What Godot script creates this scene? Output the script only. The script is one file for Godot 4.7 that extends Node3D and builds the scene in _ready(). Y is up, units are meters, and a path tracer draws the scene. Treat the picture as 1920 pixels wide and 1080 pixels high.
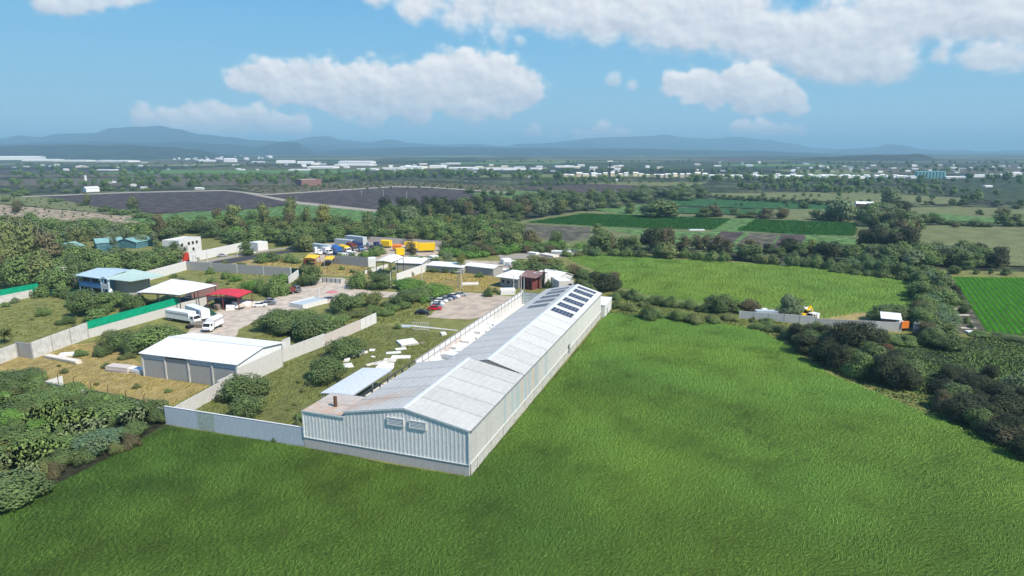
extends Node3D
# A drone view over a metal warehouse between meadows, yards, woods and a hazy plain. Units are metres, y up, the camera stands 48 m above the origin.

var M := {}
var NT := {}
var shapes := {}
var rng := RandomNumberGenerator.new()
const AZ := -0.33441          # turn of the warehouse about the vertical
const CORNER := Vector3(-6.41, 0, -87.98)   # its corner towards the camera


# ---------------------------------------------------------------- materials
func noise_tex(key: String, freq: float, octaves: int, lo: float, hi: float, size := 512, kind := FastNoiseLite.TYPE_SIMPLEX_SMOOTH) -> NoiseTexture2D:
	if NT.has(key):
		return NT[key]
	var n := FastNoiseLite.new()
	n.noise_type = kind
	n.seed = key.hash() % 9973
	n.frequency = freq
	n.fractal_octaves = octaves
	var t := NoiseTexture2D.new()
	t.width = size
	t.height = size
	t.seamless = true
	t.noise = n
	var g := Gradient.new()
	g.set_color(0, Color(lo, lo, lo))
	g.set_color(1, Color(hi, hi, hi))
	g.set_offset(0, 0.2)
	g.set_offset(1, 0.8)
	t.color_ramp = g
	NT[key] = t
	return t


func mat(key: String, r: float, g: float, b: float, rough := 0.85, tex := "soft", scale := 0.25, vcol := false, metal := 0.0) -> StandardMaterial3D:
	if M.has(key):
		return M[key]
	var m := StandardMaterial3D.new()
	m.resource_name = key
	m.albedo_color = Color(r, g, b).linear_to_srgb()
	m.roughness = rough
	m.metallic = metal
	m.metallic_specular = 0.35
	m.vertex_color_use_as_albedo = vcol
	if tex != "":
		m.albedo_texture = NT[tex]
		m.uv1_triplanar = true
		m.uv1_world_triplanar = true
		m.uv1_scale = Vector3.ONE * scale
	M[key] = m
	return m


func two_scale(m: StandardMaterial3D, tex: String, scale: float) -> StandardMaterial3D:
	m.detail_enabled = true
	m.detail_blend_mode = BaseMaterial3D.BLEND_MODE_MUL
	m.detail_uv_layer = BaseMaterial3D.DETAIL_UV_2
	m.detail_albedo = NT[tex]
	m.uv2_triplanar = true
	m.uv2_world_triplanar = true
	m.uv2_scale = Vector3.ONE * scale
	return m


func streaked(m: StandardMaterial3D) -> StandardMaterial3D:   # rain marks running down a wall
	two_scale(m, "drip", 1.0)
	m.uv2_scale = Vector3(0.45, 0.05, 0.45)
	return m


func leaf_mat(key: String, r: float, g: float, b: float) -> StandardMaterial3D:
	var m := mat("leaf_" + key, r, g, b, 0.75, "", 1.0, true)
	m.backlight_enabled = true
	m.backlight = Color(0.35, 0.4, 0.2)
	return m


# ---------------------------------------------------------------- mesh helpers
func begin() -> SurfaceTool:
	var st := SurfaceTool.new()
	st.begin(Mesh.PRIMITIVE_TRIANGLES)
	st.set_smooth_group(-1)
	st.set_color(Color.WHITE)
	return st


func quad(st: SurfaceTool, a: Vector3, b: Vector3, c: Vector3, d: Vector3) -> void:   # anticlockwise as seen from outside
	for v in [a, c, b, a, d, c]:
		st.add_vertex(v)


func tri(st: SurfaceTool, a: Vector3, b: Vector3, c: Vector3) -> void:
	for v in [a, c, b]:
		st.add_vertex(v)


func hexa(st: SurfaceTool, p: Array) -> void:   # four bottom points anticlockwise from above, then the four above them
	quad(st, p[3], p[2], p[1], p[0])
	quad(st, p[4], p[5], p[6], p[7])
	for i in 4:
		var j := (i + 1) % 4
		quad(st, p[i], p[j], p[j + 4], p[i + 4])


func box(st: SurfaceTool, c: Vector3, s: Vector3, turn := 0.0, taper := 1.0) -> void:
	var b := Basis(Vector3.UP, turn)
	var p := []
	for y in [-0.5, 0.5]:
		var k: float = 1.0 if y < 0.0 else taper
		for q in [[-0.5, 0.5], [0.5, 0.5], [0.5, -0.5], [-0.5, -0.5]]:
			p.append(c + b * Vector3(q[0] * s.x * k, y * s.y, q[1] * s.z * k))
	hexa(st, p)


func beam(st: SurfaceTool, a: Vector3, b: Vector3, w: float, h := -1.0) -> void:   # a square bar from a to b
	if h < 0.0:
		h = w
	var d := (b - a).normalized()
	var up := Vector3.UP if absf(d.y) < 0.95 else Vector3.RIGHT
	var x := d.cross(up).normalized() * w * 0.5
	var y := x.cross(d).normalized() * h * 0.5
	hexa(st, [a - x - y, a + x - y, b + x - y, b - x - y, a - x + y, a + x + y, b + x + y, b - x + y])


func tube(st: SurfaceTool, a: Vector3, b: Vector3, r0: float, r1: float, sides := 8, cap := true) -> void:
	var d := (b - a).normalized()
	var x := d.cross(Vector3.UP if absf(d.y) < 0.9 else Vector3.RIGHT).normalized()
	var y := d.cross(x)
	for i in sides:
		var p := TAU * i / sides
		var q := TAU * (i + 1) / sides
		var u := x * cos(p) + y * sin(p)
		var v := x * cos(q) + y * sin(q)
		quad(st, a + v * r0, a + u * r0, b + u * r1, b + v * r1)
		if cap:
			tri(st, b + v * r1, b + u * r1, b)
			tri(st, a + u * r0, a + v * r0, a)


func part(called: String, st: SurfaceTool, m: Material, parent: Node = self) -> MeshInstance3D:
	st.generate_normals()
	var o := MeshInstance3D.new()
	o.name = called
	o.mesh = st.commit()
	o.material_override = m
	parent.add_child(o, true)
	return o


func tag(o: Node3D, label: String, category: String, group := "") -> Node3D:
	o.set_meta("label", label)
	o.set_meta("category", category)
	if group != "":
		o.set_meta("group", group)
	return o


func thing(called: String, label: String, category: String, at := Vector3.ZERO, turn := 0.0, group := "") -> Node3D:
	var o := Node3D.new()
	o.name = called
	add_child(o, true)
	o.position = at
	o.rotation.y = turn
	tag(o, label, category, group)
	return o


func structure(o: Node3D, label := "") -> Node3D:
	o.set_meta("kind", "structure")
	if label != "":
		o.set_meta("label", label)
	return o


func stuff(o: Node3D, label: String) -> Node3D:
	o.set_meta("kind", "stuff")
	o.set_meta("label", label)
	return o


func turn_of(p: Vector3, q: Vector3) -> float:   # the turn that lays local +x along p -> q
	return atan2(-(q.z - p.z), q.x - p.x)


func in_poly(p: Vector2, poly: PackedVector2Array) -> bool:
	return Geometry2D.is_point_in_polygon(p, poly)


func sheet(called: String, label: String, poly: PackedVector2Array, y: float, m: Material, rough_edge := 0.0, step := 6.0) -> MeshInstance3D:
	# a flat patch of ground with an uneven outline
	var n := FastNoiseLite.new()
	n.frequency = 0.11
	n.seed = called.hash() % 997 + int(absf(poly[0].x))
	var pts := PackedVector2Array()
	for i in poly.size():
		var a := poly[i]
		var b := poly[(i + 1) % poly.size()]
		var k := maxi(1, int(a.distance_to(b) / step)) if rough_edge > 0.0 else 1
		for j in mini(k, 90):
			var p := a.lerp(b, float(j) / mini(k, 90))
			if rough_edge > 0.0:
				p += Vector2(n.get_noise_2d(p.x, p.y), n.get_noise_2d(p.x + 331.0, p.y)) * rough_edge * 2.0
			pts.append(p)
	var idx := Geometry2D.triangulate_polygon(pts)
	if idx.is_empty():
		pts = poly
		idx = Geometry2D.triangulate_polygon(pts)
	var st := begin()
	for i in range(0, idx.size(), 3):
		var q := [pts[idx[i]], pts[idx[i + 1]], pts[idx[i + 2]]]
		var flip: bool = (q[1] - q[0]).cross(q[2] - q[0]) < 0.0
		for k in ([0, 2, 1] if flip else [0, 1, 2]):
			st.add_vertex(Vector3(q[k].x, y, q[k].y))
	var o := part(called, st, m)
	structure(o, label)
	return o


# ---------------------------------------------------------------- plants
func leaf_quad(st: SurfaceTool, c: Vector3, n: Vector3, s: float, col: Color, out: Vector3) -> void:
	# a folded pair of triangles; its normals lean outwards from the crown so that light plays over the whole clump
	var t := n.cross(Vector3(rng.randf() - 0.5, rng.randf() - 0.5, rng.randf() - 0.5)).normalized()
	var b := n.cross(t)
	st.set_color(col)
	st.set_normal((n + out * 1.2).normalized())
	var e := s * (0.75 + rng.randf() * 0.5)
	for v in [c - t * e, c + b * e * 0.6, c + t * e, c - t * e, c + t * e, c - b * e * 0.6]:
		st.add_vertex(v)


func crown_mesh(key: String, seed_at: int, kind: String, count: int, leaf: float) -> ArrayMesh:
	# a crown one metre wide and one metre high with its lowest leaf near y = 0
	if shapes.has(key):
		return shapes[key]
	rng.seed = seed_at
	var st := SurfaceTool.new()
	st.begin(Mesh.PRIMITIVE_TRIANGLES)
	var lobes := []
	match kind:
		"round":
			for i in 15:
				var a := rng.randf() * TAU
				var h := rng.randf()
				var r := 0.30 * sqrt(maxf(0.05, 1.0 - pow(absf(h - 0.35) / 0.75, 2.0))) * (0.6 + 0.5 * rng.randf())
				lobes.append([Vector3(cos(a) * r, 0.22 + 0.58 * h, sin(a) * r), Vector3(0.2, 0.19, 0.2) * (0.75 + rng.randf() * 0.5)])
		"flat":
			for i in 17:
				var a := rng.randf() * TAU
				var r := 0.36 * sqrt(rng.randf())
				lobes.append([Vector3(cos(a) * r, 0.30 + 0.42 * rng.randf() * (1.15 - r * 2.0), sin(a) * r), Vector3(0.19, 0.22, 0.19) * (0.7 + rng.randf() * 0.5)])
		"tall":
			for i in 15:
				var a := rng.randf() * TAU
				var h := float(i) / 14.0
				var r := 0.24 * (1.0 - 0.55 * h) * rng.randf() + 0.05
				lobes.append([Vector3(cos(a) * r, 0.16 + 0.74 * h, sin(a) * r), Vector3(0.24, 0.11, 0.24) * (0.7 + rng.randf() * 0.5)])
		"bush":
			for i in 16:
				var a := rng.randf() * TAU
				var r := 0.36 * sqrt(rng.randf())
				lobes.append([Vector3(cos(a) * r, 0.10 + 0.62 * rng.randf() * (1.1 - r * 2.2), sin(a) * r), Vector3(0.17, 0.24, 0.17) * (0.7 + rng.randf() * 0.6)])
		"bare":
			for i in 10:
				var a := rng.randf() * TAU
				var r := 0.34 * sqrt(rng.randf())
				lobes.append([Vector3(cos(a) * r, 0.4 + 0.5 * rng.randf(), sin(a) * r), Vector3(0.16, 0.14, 0.16)])
	var tones := []
	for l in lobes:
		tones.append(0.62 + 0.38 * rng.randf())
	var total := 0.0
	for l in lobes:
		total += l[1].x * l[1].y
	for i in lobes.size():
		var l: Array = lobes[i]
		var k := int(count * l[1].x * l[1].y / total)
		for j in k:
			var d := Vector3(rng.randfn(), rng.randfn(), rng.randfn()).normalized()
			var q := 0.72 + 0.36 * pow(rng.randf(), 0.6)
			if rng.randf() < 0.08:
				q *= 1.22
			var c: Vector3 = l[0] + d * l[1] * q
			if c.y < 0.02:
				c.y = 0.02 + 0.1 * rng.randf()
			var out := (c - Vector3(0, 0.3, 0)).normalized()
			var tone: float = tones[i] * (0.72 + 0.28 * rng.randf())
			var warm := rng.randf()
			leaf_quad(st, c, (d + Vector3(rng.randf() - 0.5, rng.randf() * 0.8, rng.randf() - 0.5)).normalized(), leaf, Color(tone * (0.86 + 0.14 * warm), tone, tone * (0.8 + 0.1 * warm)), (out + d * 0.7).normalized())
	var mesh := st.commit()
	shapes[key] = mesh
	return mesh


func trunk_mesh(key: String, seed_at: int, kind: String) -> ArrayMesh:
	if shapes.has(key):
		return shapes[key]
	rng.seed = seed_at + 77
	var st := begin()
	var forks := 5
	var top := 0.34
	var thick := 0.035
	match kind:
		"flat":
			top = 0.16
			forks = 7
		"bare":
			top = 0.2
			forks = 12
			thick = 0.026
		"tall":
			top = 0.5
	var lean := Vector3((rng.randf() - 0.5) * 0.1, top, (rng.randf() - 0.5) * 0.1)
	tube(st, Vector3(0, -0.05, 0), lean, thick, thick * 0.75, 6)
	for i in forks:
		var a := TAU * (i + rng.randf() * 0.6) / forks
		var p := lean * (0.7 + 0.3 * rng.randf())
		var r := 0.18 + 0.14 * rng.randf()
		var q := p + Vector3(cos(a) * r, 0.2 + 0.28 * rng.randf(), sin(a) * r)
		tube(st, p, q, thick * 0.6, thick * 0.3, 5, false)
		for k in 2:
			var e := q + Vector3((rng.randf() - 0.5) * 0.25, 0.1 + 0.12 * rng.randf(), (rng.randf() - 0.5) * 0.25)
			tube(st, q, e, thick * 0.3, thick * 0.1, 4, false)
	st.generate_normals()
	shapes[key] = st.commit()
	return shapes[key]


func pear_mesh(key: String, seed_at: int) -> ArrayMesh:
	# prickly pear: flat oval pads growing out of one another
	if shapes.has(key):
		return shapes[key]
	rng.seed = seed_at
	var st := SurfaceTool.new()
	st.begin(Mesh.PRIMITIVE_TRIANGLES)
	var todo := []
	for i in 60:
		var a := rng.randf() * TAU
		var r := 0.42 * sqrt(rng.randf())
		todo.append([Vector3(cos(a) * r, 0, sin(a) * r), Vector3((rng.randf() - 0.5) * 0.7 + cos(a) * r, 1.0, (rng.randf() - 0.5) * 0.7 + sin(a) * r).normalized(), 0])
	while todo.size():
		var e: Array = todo.pop_back()
		var d: Vector3 = e[1]
		var n := d.cross(Vector3(rng.randf() - 0.5, rng.randf() * 0.3, rng.randf() - 0.5)).normalized()
		var s := d.cross(n)
		var len := 0.085 + 0.05 * rng.randf()
		var w := len * 0.38
		var c: Vector3 = e[0] + d * len * 0.5
		var t := 0.55 + 0.45 * rng.randf()
		st.set_color(Color(t * 0.95, t, t * 0.82))
		for side in [1.0, -1.0]:
			for k in 8:
				var p := TAU * k / 8.0
				var q := TAU * (k + 1) / 8.0
				st.set_normal((n * side + Vector3.UP * 0.3).normalized())
				for v in [c + n * side * 0.014, c + d * cos(p) * len * 0.5 + s * sin(p) * w, c + d * cos(q) * len * 0.5 + s * sin(q) * w]:
					st.add_vertex(v)
		if e[2] < 7:
			for k in 1 + int(rng.randf() < 0.32):
				var nd := (d + Vector3((rng.randf() - 0.5) * 1.3, 0.35, (rng.randf() - 0.5) * 1.3)).normalized()
				todo.append([e[0] + d * len * 0.92, nd, e[2] + 1])
	shapes[key] = st.commit()
	return shapes[key]


func palm_mesh(key: String) -> ArrayMesh:
	if shapes.has(key):
		return shapes[key]
	rng.seed = 5
	var st := SurfaceTool.new()
	st.begin(Mesh.PRIMITIVE_TRIANGLES)
	for i in 46:
		var a := TAU * i * 0.618
		var up := 1.1 - 1.7 * i / 46.0
		var d := Vector3(cos(a), up, sin(a)).normalized()
		var side := d.cross(Vector3.UP).normalized()
		var t := 0.55 + 0.45 * rng.randf()
		st.set_color(Color(t * 0.95, t, t * 0.75))
		var p := Vector3(0, 0.6, 0)
		for k in 5:
			var q := p + (d + Vector3.DOWN * 0.16 * k).normalized() * 0.1
			st.set_normal((Vector3.UP + d).normalized())
			for w in 6:
				var f := p.lerp(q, w / 6.0)
				for sgn in [-1.0, 1.0]:
					var tip: Vector3 = f + side * sgn * 0.1 * (1.0 - 0.15 * k) + d * 0.07 + Vector3.DOWN * 0.03
					for v in [f - d * 0.012, tip, f + d * 0.012]:
						st.add_vertex(v)
			p = q
	shapes[key] = st.commit()
	return shapes[key]


func cypress_mesh(key: String) -> ArrayMesh:
	if shapes.has(key):
		return shapes[key]
	rng.seed = 15
	var st := SurfaceTool.new()
	st.begin(Mesh.PRIMITIVE_TRIANGLES)
	for i in 1400:
		var h := rng.randf()
		var a := rng.randf() * TAU
		var r := 0.48 * (1.0 - pow(h, 1.6)) * sqrt(rng.randf()) + 0.04
		var t := 0.6 + 0.4 * rng.randf()
		var d := Vector3(cos(a), 0.5, sin(a)).normalized()
		leaf_quad(st, Vector3(cos(a) * r, 0.04 + 0.94 * h, sin(a) * r), d, 0.05, Color(t * 0.9, t, t * 0.8), d)
	shapes[key] = st.commit()
	return shapes[key]


func mesh_node(called: String, mesh: Mesh, m: Material, parent: Node) -> MeshInstance3D:
	var o := MeshInstance3D.new()
	o.name = called
	o.mesh = mesh
	o.material_override = m
	parent.add_child(o, true)
	return o


var plant_count := 0
func plant(called: String, kind: String, tint: String, category: String, label: String, group: String, at: Vector3, w: float, h: float) -> void:
	plant_count += 1
	var near := at.length() < 240.0
	var s := plant_count % 3
	var turn := fmod(plant_count * 2.399, TAU)
	var m: Material = M["leaf_" + tint]
	var size := Vector3(w, h, w)
	if kind in ["bush", "reed", "pear", "cypress"]:
		var mesh: Mesh
		match kind:
			"bush": mesh = crown_mesh("bush%d%s" % [s, near], 300 + s, "bush", 5200 if near else 1500, 0.026 if near else 0.042)
			"reed": mesh = crown_mesh("reed%d%s" % [s, near], 500 + s, "bush", 6500 if near else 2600, 0.02 if near else 0.03)
			"pear": mesh = pear_mesh("pear%d" % s, 600 + s)
			"cypress": mesh = cypress_mesh("cypress")
		var o := mesh_node(called, mesh, m, self)
		o.position = at
		o.rotation.y = turn
		o.scale = size
		tag(o, label, category, group)
		return
	var t := thing(called, label, category, at, turn, group)
	t.scale = size
	if kind == "palm":
		mesh_node("fronds", palm_mesh("palm"), m, t)
		var st := begin()
		tube(st, Vector3(0, -0.03, 0), Vector3(0, 0.6, 0), 0.055, 0.05, 8)
		part("trunk", st, M["bark"], t)
		return
	var n := {"round": 5200, "flat": 5600, "tall": 4600, "bare": 1100}
	var count: int = n[kind] if near else n[kind] / 3
	mesh_node("crown", crown_mesh("%s%d%s" % [kind, s, near], 100 + s * 7 + kind.hash() % 50, kind, count, 0.027 if near else 0.043), m, t)
	mesh_node("trunk", trunk_mesh("trunk%s%d" % [kind, s], s, kind), M["pale_bark"] if kind in ["bare", "tall"] else M["bark"], t)


func tuft_mesh(key: String, blades: int, spread: float, height: float, width: float, lean: float) -> ArrayMesh:
	if shapes.has(key):
		return shapes[key]
	rng.seed = key.hash()
	var st := SurfaceTool.new()
	st.begin(Mesh.PRIMITIVE_TRIANGLES)
	for i in blades:
		var a := rng.randf() * TAU
		var r := spread * sqrt(rng.randf())
		var p := Vector3(cos(a) * r, -0.02, sin(a) * r)
		var h := height * (0.55 + 0.45 * rng.randf())
		var tip := p + Vector3(lean * (0.5 + rng.randf()) + (rng.randf() - 0.5) * h * 0.7, h, (rng.randf() - 0.5) * h * 0.8)
		var mid := p.lerp(tip, 0.5) + Vector3(-lean * 0.15, h * 0.12, 0)
		var side := Vector3(rng.randf() - 0.5, 0, rng.randf() - 0.5).normalized() * width
		var t := 0.4 + 0.6 * rng.randf()
		st.set_color(Color(t * (0.9 + 0.1 * rng.randf()), t, t * 0.85))
		st.set_normal(Vector3((rng.randf() - 0.5) * 0.9, 1.0, (rng.randf() - 0.5) * 0.9).normalized())
		for v in [p - side, mid + side * 0.8, p + side, p - side, mid - side * 0.8, mid + side * 0.8, mid - side * 0.8, tip, mid + side * 0.8]:
			st.add_vertex(v)
	shapes[key] = st.commit()
	return shapes[key]


func scatter(called: String, label: String, mesh: Mesh, m: Material, where: Array, tints := []) -> void:
	var mm := MultiMesh.new()
	mm.transform_format = MultiMesh.TRANSFORM_3D
	mm.use_colors = tints.size() > 0
	mm.mesh = mesh
	mm.instance_count = where.size()
	for i in where.size():
		mm.set_instance_transform(i, where[i])
		if tints.size():
			mm.set_instance_color(i, tints[i])
	var o := MultiMeshInstance3D.new()
	o.name = called
	o.multimesh = mm
	o.material_override = m
	add_child(o, true)
	stuff(o, label)


# ---------------------------------------------------------------- sky
func cloud(im: Image, puffs: Array, n: FastNoiseLite, soft: float, strength: float, bias := 0.0) -> void:
	# puffs: (azimuth, elevation, radius) in degrees; a heap of them with one flat base makes a cumulus
	var w := im.get_width()
	var h := im.get_height()
	var lo := Vector2(1e9, 1e9)
	var hi := Vector2(-1e9, -1e9)
	for p in puffs:
		lo = lo.min(Vector2(p.x - p.z * 1.6, p.y - p.z * 1.3))
		hi = hi.max(Vector2(p.x + p.z * 1.7, p.y + p.z * 1.7))
	var y0 := clampi(int((90.0 - hi.y) / 180.0 * h), 0, h - 1)
	var y1 := clampi(int((90.0 - lo.y) / 180.0 * h), 0, h - 1)
	var x0 := int(floor(lo.x / 360.0 * w))   # the panorama's first column lies straight ahead
	var x1 := int(ceil(hi.x / 360.0 * w))
	var span := maxf(hi.y - lo.y, 1.0)
	for y in range(y0, y1 + 1):
		var el := 90.0 - (y + 0.5) / h * 180.0
		for x in range(x0, x1 + 1):
			var az := (x + 0.5) / w * 360.0
			var d := 0.0
			var rise := 0.0
			for p in puffs:
				var dx: float = (az - p.x) / p.z
				var dy: float = (el - p.y) / p.z
				dy *= 0.95 if dy > 0.0 else 1.15
				var q := 1.0 - (dx * dx + dy * dy) / 2.4
				if q > 0.0:
					d += q * q
					rise += q * q * (dy * 0.55 + dx * 0.2)
			if d < 0.02:
				continue
			var f := n.get_noise_2d(az * 10.0, el * 14.0)
			var g := n.get_noise_2d(az * 26.0 + 900.0, el * 34.0)
			var a := smoothstep(0.10, 0.18 + soft * 1.35, minf(d, 1.25) * (1.1 + bias) + f * 0.62 + g * 0.40) * strength
			if a <= 0.004:
				continue
			var relief := (f - n.get_noise_2d(az * 10.0 + 5.0, el * 14.0 + 7.0)) * 0.55 + (g - n.get_noise_2d(az * 26.0 + 906.0, el * 34.0 + 8.0)) * 0.3
			var up := (el - lo.y) / span
			var l := clampf(0.50 + rise / d * 0.46 + relief + (up - 0.5) * 0.35, 0.0, 1.0)
			var c := Color8(197, 203, 215).lerp(Color8(246, 245, 245), l)
			var xx := posmod(x, w)
			im.set_pixel(xx, y, im.get_pixel(xx, y).lerp(c, a))


func sky_texture() -> ImageTexture:
	var w := 4096
	var h := 2048
	var im := Image.create(w, h, false, Image.FORMAT_RGB8)
	var stops := [[-90.0, Color8(150, 172, 180)], [-0.01, Color8(150, 172, 180)], [0.0, Color8(186, 215, 229)], [4.0, Color8(150, 198, 224)], [12.0, Color8(112, 177, 223)], [30.0, Color8(78, 146, 212)], [90.0, Color8(54, 112, 190)]]
	for y in h:
		var el := 90.0 - (y + 0.5) / h * 180.0
		for i in range(1, stops.size()):
			if el <= stops[i][0]:
				var c: Color = stops[i - 1][1].lerp(stops[i][1], (el - stops[i - 1][0]) / (stops[i][0] - stops[i - 1][0]))
				im.fill_rect(Rect2i(0, y, w, 1), c)
				break
	var n := FastNoiseLite.new()
	n.noise_type = FastNoiseLite.TYPE_SIMPLEX_SMOOTH
	n.seed = 41
	n.frequency = 0.022
	n.fractal_octaves = 5
	n.fractal_gain = 0.52
	# the clouds over the plain
	cloud(im, [Vector3(1.86, 1.27, 0.9), Vector3(3.72, 0.82, 0.68), Vector3(5.79, 0.99, 0.81), Vector3(7.61, 1.35, 0.98), Vector3(9.44, 0.99, 0.8), Vector3(11.03, 0.8, 0.53)], n, 0.8, 0.95, 0.4)
	cloud(im, [Vector3(8.61, 5.71, 0.72), Vector3(10.18, 5.31, 0.55)], n, 0.8, 0.65, 0.3)
	cloud(im, [Vector3(-11.41, 11.97, 1.08), Vector3(-7.97, 11.57, 1.72), Vector3(-4.45, 11.37, 2.05), Vector3(-0.89, 11.4, 2.28), Vector3(2.67, 11.51, 2.55), Vector3(6.23, 11.14, 2.78), Vector3(9.73, 10.97, 2.91), Vector3(13.18, 10.52, 3.01), Vector3(16.53, 10.29, 3.17), Vector3(19.84, 9.1, 2.87), Vector3(23.06, 7.75, 2.48), Vector3(25.38, 6.93, 2.2), Vector3(27.57, 6.72, 2.17), Vector3(29.72, 6.07, 1.52), Vector3(26.61, 9.13, 2.83), Vector3(30, 9.56, 2.73), Vector3(33.19, 9.58, 2.64), Vector3(36.16, 9.58, 2.96), Vector3(38.67, 9.43, 2.87)], n, 0.9, 0.95, 0.5)
	cloud(im, [Vector3(-0.9, 9.08, 0.82), Vector3(0.68, 8.91, 0.58)], n, 0.8, 0.6)
	cloud(im, [Vector3(32.45, 6.69, 0.93), Vector3(34.53, 6.25, 1.12), Vector3(36.35, 6.04, 1.1), Vector3(38.05, 6.08, 1.08)], n, 0.6, 0.9)
	cloud(im, [Vector3(-34.4, 9.68, 0.88), Vector3(-32.85, 9.86, 0.96), Vector3(-31.26, 9.96, 1.04), Vector3(-29.56, 10.48, 0.91), Vector3(-28.34, 10.81, 0.71)], n, 0.6, 0.9)
	cloud(im, [Vector3(-22.11, 5.36, 1.08), Vector3(-20.11, 5.59, 1.37), Vector3(-17.7, 5.18, 1.64), Vector3(-15.18, 5.08, 1.91), Vector3(-12.6, 5.13, 1.97), Vector3(-9.97, 4.92, 1.95), Vector3(-7.28, 5.22, 1.96), Vector3(-5.22, 6.27, 1.94), Vector3(-2.73, 6.2, 2.04), Vector3(-0.46, 5.43, 1.89), Vector3(1.28, 4.82, 1.56), Vector3(-14.39, 3.91, 1.44), Vector3(-11.79, 3.69, 1.71), Vector3(-4.13, 3.94, 1.83), Vector3(-0.92, 3.95, 1.57), Vector3(-8.23, 3.47, 1.65), Vector3(-19.38, 4.55, 1.23)], n, 0.45, 1.0, 0.25)
	cloud(im, [Vector3(-29.25, 2.44, 0.78), Vector3(-27.67, 2.24, 0.91), Vector3(-25.8, 2.52, 1.08), Vector3(-24.27, 2.79, 1.05), Vector3(-22.75, 2.41, 1.07), Vector3(-21.17, 2.36, 1), Vector3(-19.57, 2.04, 0.93), Vector3(-17.92, 1.89, 1.02), Vector3(-22.81, 1.67, 1.07), Vector3(-26.62, 1.78, 0.88), Vector3(-24.74, 1.73, 0.98), Vector3(-20.42, 1.53, 0.93)], n, 0.5, 1.0, 0.3)
	cloud(im, [Vector3(13.54, 5.32, 0.92), Vector3(15.59, 5.32, 1.2), Vector3(17.3, 4.94, 1.24), Vector3(18.72, 5.27, 1.23), Vector3(20.35, 5.1, 1.3), Vector3(21.88, 4.36, 1.29), Vector3(23.04, 3.55, 0.97), Vector3(19.44, 3.81, 1.16), Vector3(16.93, 4.11, 1.09), Vector3(21.06, 3.68, 1.15), Vector3(15.21, 4.66, 1.01)], n, 0.42, 1.0, 0.25)
	cloud(im, [Vector3(19.18, 1.71, 0.72), Vector3(20.81, 1.69, 0.8), Vector3(22.44, 1.42, 0.62), Vector3(23.63, 1.29, 0.54), Vector3(21.25, 1.35, 0.67)], n, 0.55, 1.0, 0.4)
	# and on round the rest of the sky
	rng.seed = 8
	for i in 26:
		var az := 48.0 + 264.0 * (i + rng.randf()) / 26.0
		if az > 180.0:
			az -= 360.0
		var el := 4.0 + 26.0 * rng.randf()
		var puffs := []
		var k := 5 + rng.randi() % 7
		for j in k:
			puffs.append(Vector3(az + (j - k * 0.5) * 1.9 + rng.randf(), el + rng.randf() * 1.6, 1.2 + rng.randf() * 1.4))
		cloud(im, puffs, n, 0.5, 0.9)
	return ImageTexture.create_from_image(im)


# ---------------------------------------------------------------- the lie of the land
func mountain(called: String, label: String, crest: Array, front: float, back: float, m: Material, rough: float) -> void:
	# a range whose skyline runs through the given crest points
	var n := FastNoiseLite.new()
	n.seed = called.hash() % 1000 + int(crest[0].z)
	n.frequency = 1.0 / maxf(200.0, front * 0.35)
	n.fractal_octaves = 4
	var line := []
	for i in crest.size() - 1:
		var k := 6
		for j in k:
			var f := float(j) / k
			var p: Vector3 = crest[i].lerp(crest[i + 1], f)
			p.y = lerpf(crest[i].y, crest[i + 1].y, smoothstep(0.0, 1.0, f))
			line.append(p)
	line.append(crest[crest.size() - 1])
	var rows := 14
	var st := SurfaceTool.new()
	st.begin(Mesh.PRIMITIVE_TRIANGLES)
	st.set_smooth_group(0)
	var grid := []
	for p in line:
		var away := Vector3(p.x, 0, p.z).normalized()
		var col := []
		for k in rows + 4:
			var f := float(k) / rows
			var d: float = (f - 1.0) * (front if f <= 1.0 else back * 3.0)
			var q: Vector3 = p + away * d
			var g := clampf(f if f <= 1.0 else 1.0 - (f - 1.0) * 3.2, 0.0, 1.0)
			var bend := g * g * (3.0 - 2.0 * g)
			var v := n.get_noise_2d(q.x, q.z)
			q.y = p.y * lerpf(g, bend, 0.5) * (1.0 + v * rough * (1.0 - g) * 2.6) + v * rough * 70.0 * g
			q.y = maxf(q.y, -6.0 if k == 0 or k == rows + 3 else -1.0)
			if k == 0:
				q.y = -6.0
			col.append(q)
		grid.append(col)
	for i in grid.size() - 1:
		for k in rows + 3:
			quad(st, grid[i][k], grid[i + 1][k], grid[i + 1][k + 1], grid[i][k + 1])
	var o := part(called, st, m)
	structure(o, label)


# ---------------------------------------------------------------- builders of things
func wall(called: String, label: String, category: String, p: Vector3, q: Vector3, h0: float, h1: float, m: Material, bay := 3.6, thick := 0.22, post: Material = null, cap: Material = null, group := "") -> Node3D:
	# a free-standing wall of bays between posts
	var t := thing(called, label, category, p, turn_of(p, q), group)
	var length := p.distance_to(q)
	var n := maxi(1, int(round(length / bay)))
	for i in n:
		var a := length * i / n
		var b := length * (i + 1) / n
		var ya := lerpf(h0, h1, a / length)
		var yb := lerpf(h0, h1, b / length)
		var st := begin()
		var z := thick * 0.5
		hexa(st, [Vector3(a, -0.2, z), Vector3(b, -0.2, z), Vector3(b, -0.2, -z), Vector3(a, -0.2, -z), Vector3(a, ya, z), Vector3(b, yb, z), Vector3(b, yb, -z), Vector3(a, ya, -z)])
		part("panel", st, m, t)
	if post:
		for i in n + 1:
			var a := length * i / n
			var st := begin()
			box(st, Vector3(a, lerpf(h0, h1, a / length) * 0.5, 0), Vector3(0.26, lerpf(h0, h1, a / length) + 0.06, thick + 0.12))
			part("post", st, post, t)
	if cap:
		var st := begin()
		beam(st, Vector3(-0.05, h0 + 0.05, 0), Vector3(length + 0.05, h1 + 0.05, 0), thick + 0.1, 0.1)
		part("coping", st, cap, t)
	return t


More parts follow.
